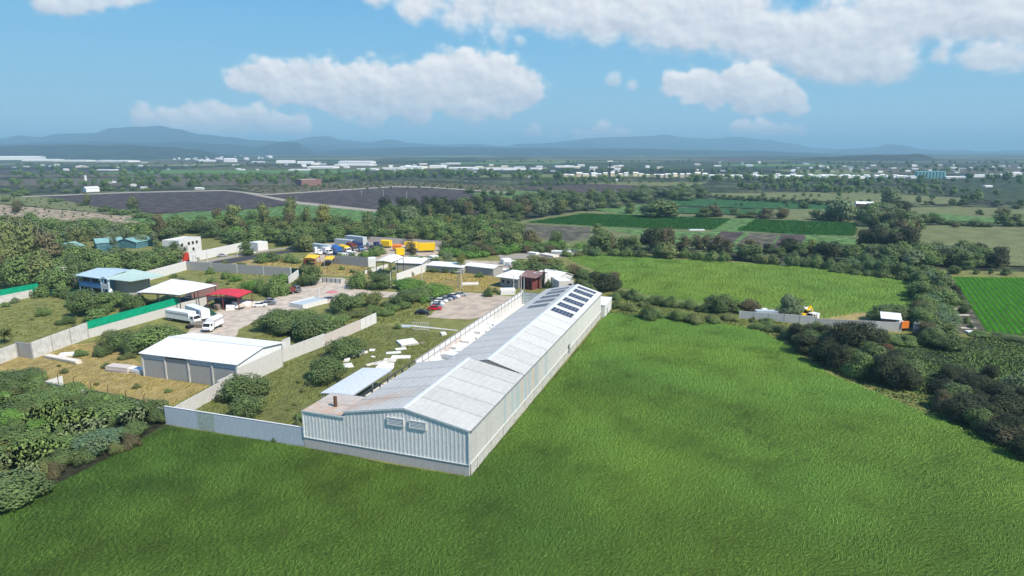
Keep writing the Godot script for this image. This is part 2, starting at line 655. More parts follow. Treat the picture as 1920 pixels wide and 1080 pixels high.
func window(parent: Node3D, c: Vector3, w: float, h: float, frame: Material, glass: Material, turn := 0.0) -> void:
	# in a wall that faces local +z (turned about the vertical by turn): a frame with its pane set back in it
	var b := Basis(Vector3.UP, turn)
	var f := begin()
	for e in [[0, h * 0.5, w + 0.16, 0.09], [0, -h * 0.5, w + 0.16, 0.09], [-w * 0.5, 0, 0.09, h], [w * 0.5, 0, 0.09, h]]:
		box(f, c + b * Vector3(e[0], e[1], 0.04), Vector3(e[2], e[3], 0.1), turn)
	var o := part("window", f, frame, parent)
	var g := begin()
	box(g, c + b * Vector3(0, 0, 0.02), Vector3(w - 0.08, h - 0.08, 0.03), turn)
	part("pane", g, glass, o)


func canopy(called: String, label: String, c: Array, roof: Material, steel: Material, curve := 0.0, thick := 0.12) -> Node3D:
	# an open shelter: c holds its roof corners (near left, near right, far right, far left)
	var t := thing(called, label, "shelter", Vector3(c[0].x, 0, c[0].z))
	var o: Vector3 = t.position
	var st := begin()
	var n := 6
	for i in n:
		var f0 := float(i) / n
		var f1 := float(i + 1) / n
		var b0 := Vector3.UP * curve * 4.0 * f0 * (1.0 - f0)
		var b1 := Vector3.UP * curve * 4.0 * f1 * (1.0 - f1)
		var p := [c[0].lerp(c[1], f0) - o + b0, c[0].lerp(c[1], f1) - o + b1, c[3].lerp(c[2], f1) - o + b1, c[3].lerp(c[2], f0) - o + b0]
		var d := Vector3.DOWN * thick
		hexa(st, [p[0] + d, p[1] + d, p[2] + d, p[3] + d, p[0], p[1], p[2], p[3]])
	part("roof", st, roof, t)
	for i in 4:
		var a: Vector3 = c[i] - o
		var b: Vector3 = c[(i + 1) % 4] - o
		var m: Vector3 = (c[0] + c[1] + c[2] + c[3]) * 0.25 - o
		a = a.lerp(m, 0.04)
		b = b.lerp(m, 0.04)
		var e := begin()
		beam(e, a + Vector3.DOWN * (thick + 0.14), b + Vector3.DOWN * (thick + 0.14), 0.14, 0.26)
		part("beam", e, steel, t)
		var k := 2 if (b - a).length() > 9.0 else 1
		for j in k:
			var f := a.lerp(b, float(j) / k)
			var q := begin()
			beam(q, Vector3(f.x, -0.05, f.z), f + Vector3.DOWN * thick, 0.2)
			part("post", q, steel, t)
	return t


func block_house(called: String, label: String, p: Vector3, q: Vector3, depth: float, h: float, wallm: Material, roofm: Material, parapet := 0.3) -> Node3D:
	# a box of a building whose front base runs from p (left) to q (right), with a flat roof behind a parapet
	var t := thing(called, label, "building", p, turn_of(p, q))
	var w := p.distance_to(q)
	var st := begin()
	box(st, Vector3(w * 0.5, h * 0.5 - 0.1, -depth * 0.5), Vector3(w, h + 0.2, depth))
	part("wall", st, wallm, t)
	var r := begin()
	box(r, Vector3(w * 0.5, h + 0.03, -depth * 0.5), Vector3(w - 0.4, 0.06, depth - 0.4))
	part("roof", r, roofm, t)
	if parapet > 0.0:
		var e := begin()
		for s in [[w * 0.5, -0.1, w, 0.2], [w * 0.5, -depth + 0.1, w, 0.2], [0.1, -depth * 0.5, 0.2, depth - 0.4], [w - 0.1, -depth * 0.5, 0.2, depth - 0.4]]:
			box(e, Vector3(s[0], h + parapet * 0.5, s[1]), Vector3(s[2], parapet, s[3]))
		part("parapet", e, wallm, t)
	return t


func gable_shed(called: String, label: String, group: String, p: Vector3, q: Vector3, depth: float, eave: float, ridge: float, wallm: Material, roofm: Material, category := "building") -> Node3D:
	# ridge parallel to its front, which runs from p to q
	var t := thing(called, label, category, p, turn_of(p, q), group)
	var w := p.distance_to(q)
	var st := begin()
	hexa(st, [Vector3(0, -0.2, 0), Vector3(w, -0.2, 0), Vector3(w, -0.2, -depth), Vector3(0, -0.2, -depth), Vector3(0, eave, 0), Vector3(w, eave, 0), Vector3(w, eave, -depth), Vector3(0, eave, -depth)])
	for x in [0.0, w]:
		tri(st, Vector3(x, eave, 0), Vector3(x, eave, -depth), Vector3(x, ridge, -depth * 0.5))
	part("wall", st, wallm, t)
	var r := begin()
	var e := 0.35
	for s in [1.0, -1.0]:
		var z0: float = 0.0 + e if s > 0 else -depth - e
		var a := Vector3(-e, eave - 0.06, z0)
		var b := Vector3(w + e, eave - 0.06, z0)
		var c := Vector3(w + e, ridge + 0.1, -depth * 0.5)
		var d := Vector3(-e, ridge + 0.1, -depth * 0.5)
		var u := Vector3.UP * 0.14
		hexa(r, [a, b, c, d, a + u, b + u, c + u, d + u] if s > 0 else [d, c, b, a, d + u, c + u, b + u, a + u])
	part("roof", r, roofm, t)
	return t


func wheel(parent: Node3D, c: Vector3, r: float, w: float) -> void:
	var st := begin()
	tube(st, c + Vector3(0, 0, -w * 0.5), c + Vector3(0, 0, w * 0.5), r, r, 10)
	var o := part("wheel", st, M["rubber"], parent)
	var h := begin()
	tube(h, c + Vector3(0, 0, -w * 0.5 - 0.012), c + Vector3(0, 0, w * 0.5 + 0.012), r * 0.55, r * 0.55, 8)
	part("rim", h, M["steel"], o)


func loft(st: SurfaceTool, sections: Array) -> void:
	# sections: [x, half width at the bottom, half width at the top, bottom y, top y]; joined one to the next and closed
	for i in sections.size():
		var s: Array = sections[i]
		var p := [Vector3(s[0], s[3], s[1]), Vector3(s[0], s[3], -s[1]), Vector3(s[0], s[4], -s[2]), Vector3(s[0], s[4], s[2])]
		if i == 0:
			quad(st, p[1], p[0], p[3], p[2])
		if i == sections.size() - 1:
			quad(st, p[0], p[1], p[2], p[3])
			return
		var e: Array = sections[i + 1]
		var q := [Vector3(e[0], e[3], e[1]), Vector3(e[0], e[3], -e[1]), Vector3(e[0], e[4], -e[2]), Vector3(e[0], e[4], e[2])]
		quad(st, p[0], q[0], q[3], p[3])
		quad(st, q[1], p[1], p[2], q[2])
		quad(st, p[3], q[3], q[2], p[2])
		quad(st, p[1], q[1], q[0], p[0])


func car(label: String, at: Vector3, turn: float, paint: Material, group := "cars parked on the dirt lot", estate := false) -> void:
	var t := thing("parked_car", label, "car", at, turn, group)
	var b := begin()
	loft(b, [[-2.15, 0.72, 0.7, 0.42, 0.82], [-2.05, 0.82, 0.78, 0.3, 0.93], [-1.3, 0.86, 0.8, 0.26, 0.98], [0.75, 0.86, 0.8, 0.26, 0.95], [1.75, 0.84, 0.74, 0.28, 0.82], [2.1, 0.74, 0.66, 0.36, 0.68]])
	part("body", b, paint, t)
	var back := -2.0 if estate else -1.55
	var g := begin()
	loft(g, [[back, 0.76, 0.6, 0.94, 1.0], [back + 0.5, 0.78, 0.62, 0.95, 1.38], [0.15, 0.78, 0.62, 0.95, 1.4], [0.95, 0.78, 0.7, 0.92, 0.97]])
	part("window_band", g, M["dark_glass"], t)
	var r := begin()
	loft(r, [[back + 0.42, 0.63, 0.58, 1.36, 1.42], [0.22, 0.63, 0.58, 1.38, 1.45]])
	part("roof", r, paint, t)
	for x in [-1.35, 1.3]:
		for z in [-0.78, 0.78]:
			wheel(t, Vector3(x, 0.31, z), 0.31, 0.2)
	for z in [-0.52, 0.52]:
		var l := begin()
		box(l, Vector3(2.05, 0.64, z), Vector3(0.14, 0.12, 0.3))
		part("headlight", l, M["lamp_glass"], t)


func truck(called: String, label: String, rear: Vector3, front: Vector3, cargo: Material, cab: Material, h := 3.2, w := 2.4, has_cab := true, has_cargo := true, round_top := false, stripe: Material = null, group := "") -> Node3D:
	var t := thing(called, label, "truck", rear, turn_of(rear, front), group)
	var len := rear.distance_to(front)
	var cab_len := 1.9 if has_cab else 0.0
	var f := begin()
	box(f, Vector3(len * 0.5, 0.75, 0), Vector3(len - 0.4, 0.25, 0.9))
	part("chassis", f, M["dark_steel"], t)
	if has_cargo:
		var c := begin()
		var l := len - cab_len - 0.25 if has_cab else len
		if round_top:
			loft(c, [[0.0, w * 0.5, w * 0.5, 0.95, h - 0.5], [l, w * 0.5, w * 0.5, 0.95, h - 0.5]])
			loft(c, [[0.0, w * 0.5, w * 0.3, h - 0.497, h - 0.1], [l, w * 0.5, w * 0.3, h - 0.497, h - 0.1]])
			loft(c, [[0.0, w * 0.3, w * 0.12, h - 0.097, h + 0.02], [l, w * 0.3, w * 0.12, h - 0.097, h + 0.02]])
		else:
			box(c, Vector3(l * 0.5, (h + 0.95) * 0.5, 0), Vector3(l, h - 0.95, w))
		var o := part("cargo_box", c, cargo, t)
		if stripe:
			for y in [h - 0.62, h - 0.95]:
				var s := begin()
				for z in [-1.0, 1.0]:
					box(s, Vector3(l * 0.5, y, z * (w * 0.5 + 0.012)), Vector3(l - 0.1, 0.13, 0.02))
				part("stripe", s, stripe, o)
		var rail := begin()
		for x in [0.06, l - 0.06]:
			for z in [-1.0, 1.0]:
				box(rail, Vector3(x, (h + 0.5) * 0.5, z * (w * 0.5 + 0.01)), Vector3(0.1, h - 1.4, 0.05))
		part("corner_rail", rail, M["steel"], o)
	if has_cab:
		var b := begin()
		var x0 := len - cab_len
		loft(b, [[x0, w * 0.47, w * 0.44, 0.6, 2.5], [len - 0.5, w * 0.47, w * 0.43, 0.5, 2.5], [len - 0.12, w * 0.46, w * 0.44, 0.5, 1.55], [len, w * 0.45, w * 0.42, 0.5, 1.35]])
		var o := part("cab", b, cab, t)
		var g := begin()
		quad(g, Vector3(len - 0.11, 1.6, w * 0.4), Vector3(len - 0.11, 1.6, -w * 0.4), Vector3(len - 0.46, 2.4, -w * 0.39), Vector3(len - 0.46, 2.4, w * 0.39))
		part("windscreen", g, M["dark_glass"], o)
		for z in [-1.0, 1.0]:
			var d := begin()
			box(d, Vector3(len - 1.0, 1.95, z * w * 0.46), Vector3(0.8, 0.6, 0.06))
			part("side_window", d, M["dark_glass"], o)
		var u := begin()
		box(u, Vector3(len + 0.02, 0.62, 0), Vector3(0.2, 0.3, w * 0.9))
		part("bumper", u, M["dark_steel"], t)
		for z in [-0.75, 0.75]:
			var l := begin()
			box(l, Vector3(len + 0.01, 1.0, z), Vector3(0.1, 0.18, 0.3))
			part("headlight", l, M["lamp_glass"], t)
	var xs := [0.9, 1.95, len - 1.1] if len > 7.5 else [1.1, len - 1.0]
	for x in xs:
		for z in [-w * 0.4, w * 0.4]:
			wheel(t, Vector3(x, 0.48, z), 0.48, 0.3)
	return t


func pole(called: String, label: String, at: Vector3, h: float, arms: int, group: String, m: Material) -> void:
	var t := thing(called, label, "utility pole" if arms > 0 else "lamp post", at, 0.4, group)
	var st := begin()
	tube(st, Vector3(0, -0.3, 0), Vector3(0, h, 0), 0.17, 0.11, 8)
	part("post", st, m, t)
	for i in arms:
		var a := begin()
		box(a, Vector3(0, h - 0.35 - i * 0.9, 0), Vector3(2.2, 0.12, 0.12))
		var o := part("crossarm", a, m, t)
		for x in [-1.0, -0.4, 0.4, 1.0]:
			var k := begin()
			tube(k, Vector3(x, h - 0.29 - i * 0.9, 0), Vector3(x, h - 0.05 - i * 0.9, 0), 0.06, 0.04, 6)
			part("insulator", k, M["white_paint"], o)
	if arms == 0:
		var a := begin()
		beam(a, Vector3(0, h - 0.1, 0), Vector3(1.5, h + 0.2, 0), 0.09)
		part("arm", a, m, t)
		var k := begin()
		box(k, Vector3(1.7, h + 0.2, 0), Vector3(0.7, 0.12, 0.26))
		part("lamp_head", k, M["steel"], t)


func slab_pile(label: String, group: String, at: Vector3, turn: float, size: Vector3, layers: int, m: Material, called := "stone_slab_stack", category := "slab stack") -> void:
	# stone slabs laid one on another, each a little askew
	var t := thing(called, label, category, at, turn, group)
	var h := size.y / layers
	for i in layers:
		var st := begin()
		var k := 1.0 - 0.05 * rng.randf()
		box(st, Vector3((rng.randf() - 0.5) * 0.25, h * (i + 0.5) - (0.06 if i == 0 else 0.0), (rng.randf() - 0.5) * 0.2), Vector3(size.x * k, h * 0.9 + (0.12 if i == 0 else 0.0), size.z * (1.0 - 0.12 * rng.randf())), (rng.randf() - 0.5) * 0.06)
		part("slab", st, m, t)


func ribbed(st: SurfaceTool, x0: float, x1: float, y0: float, top: Callable, pitch: float, proud: float, tone: Callable) -> void:
	# trapezoid-ribbed metal sheeting in the plane z = 0, ribs standing towards +z, cut along top(x)
	var n := int(round((x1 - x0) / pitch))
	var w := (x1 - x0) / n
	for i in n:
		var x := x0 + w * i
		var k := [[0.0, 0.0], [0.46, 0.0], [0.58, 1.0], [0.86, 1.0], [1.0, 0.0]]
		st.set_color(tone.call(x))
		for j in 4:
			var a: float = x + w * k[j][0]
			var b: float = x + w * k[j + 1][0]
			quad(st, Vector3(a, y0, k[j][1] * proud), Vector3(b, y0, k[j + 1][1] * proud), Vector3(b, top.call(b), k[j + 1][1] * proud), Vector3(a, top.call(a), k[j][1] * proud))


func _ready() -> void:
	rng.seed = 20
	# ------------------------------------------------ camera, sky, sun, air, exposure
	var cam := Camera3D.new()
	cam.name = "camera"
	add_child(cam)
	cam.position = Vector3(0, 48, 0)
	cam.rotation_degrees = Vector3(-12.225, 0, 0)
	cam.fov = 48.455
	cam.near = 1.0
	cam.far = 70000.0
	var env := Environment.new()
	var sky := Sky.new()
	var pano := PanoramaSkyMaterial.new()
	pano.panorama = sky_texture()
	pano.energy_multiplier = 0.72
	sky.sky_material = pano
	env.background_mode = Environment.BG_SKY
	env.sky = sky
	env.tonemap_mode = Environment.TONE_MAPPER_LINEAR
	env.tonemap_exposure = 1.55
	env.fog_enabled = true
	env.fog_density = 0.00015
	env.fog_light_color = Color(0.70, 0.90, 1.0)
	env.sdfgi_enabled = true
	env.ssao_enabled = true
	env.ssil_enabled = true
	var we := WorldEnvironment.new()
	we.name = "environment"
	we.environment = env
	add_child(we)
	var sun := DirectionalLight3D.new()
	sun.name = "sun"
	sun.light_energy = 1.3
	sun.light_color = Color(1.0, 0.965, 0.90)
	sun.light_angular_distance = 0.5
	sun.shadow_enabled = true
	sun.rotation_degrees = Vector3(-49, 53, 0)
	add_child(sun)

	# ------------------------------------------------ textures and materials
	noise_tex("soft", 0.012, 4, 0.86, 1.0)
	noise_tex("mottle", 0.02, 5, 0.62, 1.0)
	noise_tex("patchy", 0.008, 4, 0.5, 1.0)
	noise_tex("grain", 0.09, 4, 0.7, 1.0)
	noise_tex("grit", 0.05, 6, 0.45, 1.0)
	noise_tex("stain", 0.006, 6, 0.90, 1.0)
	noise_tex("plaster", 0.05, 6, 0.88, 1.0)
	noise_tex("faint", 0.02, 5, 0.95, 1.0)
	noise_tex("drip", 0.02, 5, 0.91, 1.0)
	noise_tex("wood", 0.015, 6, 0.35, 1.0)
	leaf_mat("dark", 0.165, 0.225, 0.088)
	leaf_mat("deep", 0.060, 0.074, 0.038)  # near-black; paints a cloud's shade into the right thicket, plain dark leaves elsewhere
	leaf_mat("mid", 0.225, 0.315, 0.110)
	leaf_mat("bright", 0.200, 0.360, 0.080)
	leaf_mat("olive", 0.240, 0.265, 0.105)
	leaf_mat("yellow", 0.300, 0.285, 0.085)
	leaf_mat("brown", 0.200, 0.165, 0.095)
	leaf_mat("rust", 0.225, 0.090, 0.045)
	leaf_mat("grey", 0.240, 0.295, 0.170)
	leaf_mat("blue", 0.188, 0.277, 0.173)
	leaf_mat("dry", 0.375, 0.323, 0.180)
	leaf_mat("reed", 0.190, 0.270, 0.120)
	leaf_mat("meadow", 0.490, 0.800, 0.180)
	leaf_mat("lush", 0.540, 0.800, 0.180)
	leaf_mat("hay", 0.900, 0.700, 0.280)
	leaf_mat("crop", 0.190, 0.800, 0.025)
	leaf_mat("maize", 0.110, 0.380, 0.085)
	leaf_mat("rough", 0.440, 0.470, 0.160)
	leaf_mat("pink", 0.750, 0.225, 0.255)
	mat("bark", 0.10, 0.075, 0.05, 0.95, "grain", 1.0)
	mat("pale_bark", 0.32, 0.28, 0.22, 0.95, "grain", 1.0)
	two_scale(mat("plain", 0.170, 0.205, 0.095, 1.0, "patchy", 0.0022), "wood", 0.011)
	two_scale(mat("meadow_soil", 0.170, 0.260, 0.065, 1.0, "mottle", 0.03), "grit", 0.22)
	two_scale(mat("upper_meadow", 0.260, 0.420, 0.095, 1.0, "soft", 0.02), "grit", 0.10)
	two_scale(mat("yard_grass", 0.420, 0.430, 0.130, 1.0, "soft", 0.03), "grit", 0.2)
	two_scale(mat("hay_grass", 0.720, 0.560, 0.220, 1.0, "soft", 0.035), "grit", 0.25)
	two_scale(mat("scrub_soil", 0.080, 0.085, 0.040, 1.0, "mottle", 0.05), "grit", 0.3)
	two_scale(mat("dirt", 0.700, 0.580, 0.460, 1.0, "soft", 0.03), "grain", 0.15)
	two_scale(mat("gravel", 0.780, 0.670, 0.550, 1.0, "soft", 0.04), "grain", 0.2)
	two_scale(mat("ploughed", 0.190, 0.155, 0.155, 1.0, "mottle", 0.008), "grit", 0.05)
	two_scale(mat("ploughed_red", 0.210, 0.160, 0.145, 1.0, "mottle", 0.008), "grit", 0.05)
	two_scale(mat("young_green", 0.190, 0.360, 0.100, 1.0, "mottle", 0.015), "grain", 0.05)
	two_scale(mat("deep_green", 0.080, 0.290, 0.075, 1.0, "mottle", 0.015), "grit", 0.06)
	two_scale(mat("pasture", 0.330, 0.370, 0.150, 1.0, "soft", 0.01), "grit", 0.05)
	two_scale(mat("fallow", 0.210, 0.195, 0.140, 1.0, "mottle", 0.012), "grain", 0.05)
	two_scale(mat("sand", 0.640, 0.520, 0.360, 1.0, "mottle", 0.015), "grain", 0.06)
	two_scale(mat("dry_scrub", 0.380, 0.340, 0.200, 1.0, "patchy", 0.012), "wood", 0.04)
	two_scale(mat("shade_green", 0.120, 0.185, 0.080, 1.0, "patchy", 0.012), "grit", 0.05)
	two_scale(mat("yard_green", 0.310, 0.340, 0.105, 1.0, "soft", 0.03), "grit", 0.2)
	mat("track", 0.430, 0.385, 0.320, 1.0, "grain", 0.1)
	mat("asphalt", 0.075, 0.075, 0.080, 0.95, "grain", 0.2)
	two_scale(mat("hill_green", 0.090, 0.110, 0.055, 1.0, "patchy", 0.0011), "wood", 0.006)
	two_scale(mat("hill_dark", 0.045, 0.058, 0.040, 1.0, "patchy", 0.0009), "wood", 0.005)
	two_scale(mat("hill_pale", 0.075, 0.080, 0.045, 1.0, "patchy", 0.0013), "wood", 0.007)
	streaked(mat("cladding", 0.860, 0.855, 0.840, 0.5, "faint", 0.12, true))
	mat("sheet_metal", 0.660, 0.650, 0.615, 0.5, "faint", 0.07, true)
	mat("white_sheet", 0.800, 0.805, 0.815, 0.5, "faint", 0.2)
	mat("pale_sheet", 0.580, 0.620, 0.680, 0.5, "faint", 0.1)
	mat("ridge_metal", 0.700, 0.740, 0.730, 0.5, "soft", 0.3)
	streaked(mat("plinth", 0.600, 0.565, 0.545, 0.95, "plaster", 0.5))
	streaked(mat("plinth_pale", 0.560, 0.545, 0.515, 0.95, "stain", 0.3))
	mat("dark_metal", 0.230, 0.250, 0.255, 0.6, "soft", 0.3)
	mat("dark_steel", 0.050, 0.050, 0.060, 0.6, "", 1.0)
	mat("steel", 0.380, 0.390, 0.400, 0.5, "", 1.0, false, 0.3)
	mat("louvre", 0.640, 0.670, 0.680, 0.6, "soft", 0.5)
	mat("rust_pipe", 0.240, 0.130, 0.085, 0.9, "grit", 1.5)
	mat("solar_cell", 0.030, 0.032, 0.060, 0.25, "", 1.0)
	mat("solar_frame", 0.600, 0.620, 0.650, 0.4, "", 1.0)
	streaked(mat("block_wall", 0.680, 0.665, 0.635, 0.95, "plaster", 0.35))
	streaked(mat("block_grey", 0.440, 0.435, 0.425, 0.95, "plaster", 0.4))
	streaked(mat("block_pink", 0.680, 0.600, 0.560, 0.95, "plaster", 0.35))
	streaked(mat("concrete", 0.680, 0.670, 0.645, 0.9, "stain", 0.2))
	streaked(mat("white_paint", 0.820, 0.815, 0.805, 0.8, "plaster", 0.2))
	streaked(mat("blue_wall", 0.530, 0.590, 0.670, 0.8, "faint", 0.2))
	mat("green_wall", 0.420, 0.480, 0.450, 0.8, "soft", 0.2)
	mat("green_screen", 0.000, 0.340, 0.185, 0.7, "soft", 0.1)
	mat("green_dark", 0.010, 0.060, 0.045, 0.8, "soft", 0.2)
	mat("teal_net", 0.220, 0.400, 0.390, 0.8, "stain", 0.08)
	mat("blue_tarp", 0.120, 0.280, 0.340, 0.7, "mottle", 0.1)
	mat("red_sheet", 0.640, 0.045, 0.065, 0.6, "soft", 0.15)
	mat("red_gate", 0.560, 0.055, 0.035, 0.6, "soft", 0.3)
	mat("red_brick", 0.330, 0.090, 0.080, 0.9, "grit", 0.4)
	mat("brick_pink", 0.480, 0.280, 0.260, 0.9, "grit", 0.3)
	mat("house_blue", 0.230, 0.420, 0.680, 0.7, "soft", 0.2)
	mat("roof_blue", 0.480, 0.610, 0.700, 0.5, "soft", 0.2)
	mat("roof_mint", 0.470, 0.620, 0.560, 0.5, "soft", 0.2)
	mat("marble", 0.830, 0.820, 0.810, 0.6, "faint", 0.4)
	mat("marble_warm", 0.740, 0.680, 0.590, 0.7, "stain", 0.4)
	mat("timber", 0.480, 0.400, 0.330, 0.9, "wood", 0.4)
	mat("dark_glass", 0.020, 0.022, 0.028, 0.15, "", 1.0)
	mat("lamp_glass", 0.700, 0.720, 0.740, 0.2, "", 1.0)
	mat("rubber", 0.020, 0.020, 0.022, 0.9, "", 1.0)
	mat("paint_white", 0.780, 0.780, 0.790, 0.3, "", 1.0)
	mat("paint_silver", 0.480, 0.490, 0.510, 0.3, "", 1.0, false, 0.4)
	mat("paint_black", 0.015, 0.015, 0.020, 0.25, "", 1.0)
	mat("paint_red", 0.480, 0.020, 0.035, 0.3, "", 1.0)
	mat("paint_blue", 0.030, 0.120, 0.380, 0.35, "", 1.0)
	mat("paint_navy", 0.025, 0.035, 0.110, 0.35, "", 1.0)
	mat("paint_grey", 0.130, 0.140, 0.160, 0.3, "", 1.0)
	mat("paint_yellow", 0.800, 0.520, 0.010, 0.45, "", 1.0)
	mat("paint_orange", 0.720, 0.200, 0.030, 0.5, "", 1.0)
	mat("trailer_grey", 0.500, 0.570, 0.600, 0.5, "soft", 0.2)
	mat("tarp_pink", 0.560, 0.200, 0.220, 0.8, "soft", 0.2)
	mat("far_white", 0.780, 0.780, 0.770, 0.8, "", 1.0)
	mat("far_cream", 0.700, 0.620, 0.420, 0.8, "", 1.0)
	mat("far_tan", 0.560, 0.480, 0.380, 0.8, "", 1.0)
	mat("far_grey", 0.420, 0.440, 0.460, 0.8, "", 1.0)
	mat("silo_teal", 0.140, 0.300, 0.310, 0.5, "", 1.0)
	mat("soil_dark", 0.055, 0.130, 0.020, 1.0, "grain", 0.2)

	land()
	far_country()
	warehouse()
	yard_beside_the_warehouse()
	white_shed_and_walls()
	upper_left_yards()
	truck_yard()
	old_house()
	right_side()
	vegetation()
	grasses()


# ---------------------------------------------------------------- ground
func land() -> void:
	var st := begin()
	var n := 48
	for i in n:
		var a := TAU * i / n
		var b := TAU * (i + 1) / n
		var r := 30000.0
		tri(st, Vector3.ZERO, Vector3(cos(b) * r, 0, sin(b) * r), Vector3(cos(a) * r, 0, sin(a) * r))
	var o := part("ground", st, M["plain"])
	o.position.y = -0.4
	structure(o, "wide farmed plain reaching to the hills")
	# near ground, lowest sheet first
	sheet("ground", "grassy ground round the yards and meadows", PackedVector2Array([Vector2(-635.89, -306.99), Vector2(-494.78, -436.3), Vector2(-377.19, -472.03), Vector2(-229.2, -492.13), Vector2(-14.73, -291.12), Vector2(41.8, -310.37), Vector2(120.55, -263.71), Vector2(165.9, -257.62), Vector2(274.22, -240.87), Vector2(161.6, -86.86), Vector2(63.15, -43.44), Vector2(-22.54, -39.03), Vector2(-147.34, -63.14)]), -0.02, M["yard_grass"])
	sheet("meadow", "large green meadow of long grass round the warehouse", PackedVector2Array([Vector2(-84.93, -52.42), Vector2(-69.54, -78.54), Vector2(-65.48, -90.11), Vector2(-61.87, -106.47), Vector2(-34.24, -97.67), Vector2(-6.39, -87.66), Vector2(29.08, -187.97), Vector2(45.65, -182.88), Vector2(65.09, -171.24), Vector2(69.17, -159.47), Vector2(68.35, -145.02), Vector2(69.34, -131.49), Vector2(73.67, -120.7), Vector2(76.93, -110.69), Vector2(79.87, -102.32), Vector2(80.51, -88.46), Vector2(86.94, -58.91), Vector2(49.92, -39.03), Vector2(-28.28, -35.28)]), 0.0, M["meadow_soil"], 0.5)
	sheet("meadow", "upper green meadow beyond the scrub strip", PackedVector2Array([Vector2(24.56, -285.21), Vector2(43.04, -300.45), Vector2(69.48, -283.77), Vector2(100.98, -271.39), Vector2(130.97, -257.62), Vector2(145.06, -244.05), Vector2(150.18, -238.79), Vector2(131.91, -204.97), Vector2(116.76, -179.24), Vector2(109.5, -187.32), Vector2(102.05, -185.39), Vector2(89.79, -178.05), Vector2(87.82, -189.28), Vector2(73.25, -194.02), Vector2(57.98, -198.99), Vector2(44.98, -210.49), Vector2(36.59, -226.09), Vector2(32.74, -257.62)]), 0.0, M["upper_meadow"], 0.8)
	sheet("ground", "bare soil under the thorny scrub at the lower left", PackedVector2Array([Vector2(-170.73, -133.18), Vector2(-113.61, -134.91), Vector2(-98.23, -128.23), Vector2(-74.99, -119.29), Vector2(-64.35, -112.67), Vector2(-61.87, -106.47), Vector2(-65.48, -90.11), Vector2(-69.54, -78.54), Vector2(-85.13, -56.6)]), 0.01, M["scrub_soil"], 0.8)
	sheet("ground", "dry yellow grass of the yard before the white roofed shed", PackedVector2Array([Vector2(-142.66, -133.18), Vector2(-125.73, -150.41), Vector2(-115.48, -152.58), Vector2(-103.68, -157.11), Vector2(-82.06, -136.68), Vector2(-71.13, -128.23), Vector2(-62.23, -126.03), Vector2(-65.42, -114.71), Vector2(-74.99, -119.29), Vector2(-98.45, -128.55), Vector2(-113.34, -134.56)]), 0.015, M["hay_grass"], 0.5)
	sheet("ground", "olive grass of the yard beside the warehouse", PackedVector2Array([Vector2(-63.15, -112.67), Vector2(-60.56, -126.03), Vector2(-54.93, -148.29), Vector2(-38.93, -173.45), Vector2(-24.7, -168.01), Vector2(-13.95, -160.92), Vector2(-31.69, -119.29), Vector2(-36.36, -105.57)]), 0.0, M["yard_green"], 0.6)
	sheet("road", "pale gravel track from the trucks to the gate", PackedVector2Array([Vector2(-85.95, -157.11), Vector2(-90.31, -184.13), Vector2(-88.07, -197.54), Vector2(-80.11, -203.44), Vector2(-76.05, -214.61), Vector2(-73.27, -232.76), Vector2(-73.67, -240.87), Vector2(-63.32, -238.79), Vector2(-54.67, -217.16), Vector2(-54.38, -204.97), Vector2(-61.6, -194.02), Vector2(-69.26, -182.88), Vector2(-73.67, -178.05), Vector2(-74.11, -168.01), Vector2(-71.32, -154.82), Vector2(-73.67, -140.36)]), 0.02, M["gravel"], 0.7, 4.0)
	sheet("road", "gravel track passing behind the parked cars", PackedVector2Array([Vector2(-60.92, -223.34), Vector2(-48.01, -216.31), Vector2(-34.56, -212.95), Vector2(-19.86, -211.31), Vector2(-19.43, -206.52), Vector2(-35.08, -204.97), Vector2(-48.05, -208.09), Vector2(-56.94, -208.09)]), 0.024, M["gravel"], 0.5, 4.0)
	sheet("parking_lot", "dirt parking lot beside the warehouse fence", PackedVector2Array([Vector2(-24.87, -180.44), Vector2(-20.55, -203.44), Vector2(-18.12, -212.12), Vector2(-14.61, -213.78), Vector2(-1.79, -208.89), Vector2(4.39, -204.97), Vector2(0, -194.02), Vector2(-5.58, -185.39), Vector2(-12.28, -178.05)]), 0.028, M["dirt"], 0.6, 3.0)
	sheet("yard", "pale dusty yard between the warehouse and its fence", PackedVector2Array([Vector2(-27.46, -119.29), Vector2(-15.96, -140.36), Vector2(10.68, -208.09), Vector2(4.35, -203.44), Vector2(0, -190.61), Vector2(-29.77, -120.13)]), 0.03, M["marble_warm"])
	sheet("road", "asphalt street beyond the white wall", PackedVector2Array([Vector2(-131.51, -275.4), Vector2(-119.67, -295.71), Vector2(-105.62, -313.82), Vector2(-102.62, -306.99), Vector2(-115, -283.77), Vector2(-122.22, -267.5)]), 0.02, M["asphalt"])
	sheet("pavement", "pale kerb strip along the white wall", PackedVector2Array([Vector2(-139.5, -272.72), Vector2(-123.43, -305.33), Vector2(-108.54, -322.77), Vector2(-107.35, -319.13), Vector2(-120.9, -298.85), Vector2(-134.15, -268.79)]), 0.05, M["track"])
	sheet("yard", "dirt yard of the lorry park", PackedVector2Array([Vector2(-94.54, -291.12), Vector2(-99.33, -328.39), Vector2(-78.93, -348.55), Vector2(-45.69, -340.2), Vector2(-35.08, -320.94), Vector2(-34.73, -294.17), Vector2(-60.81, -276.76), Vector2(-84.19, -276.76)]), 0.02, M["dirt"], 0.5)
	sheet("yard", "wide paved yard behind the long low roofs", PackedVector2Array([Vector2(-21.25, -279.52), Vector2(-3.51, -276.76), Vector2(0, -263.71), Vector2(-3.13, -246.21), Vector2(-12.7, -249.53), Vector2(-19.65, -263.71)]), 0.03, M["dirt"], 0.4)
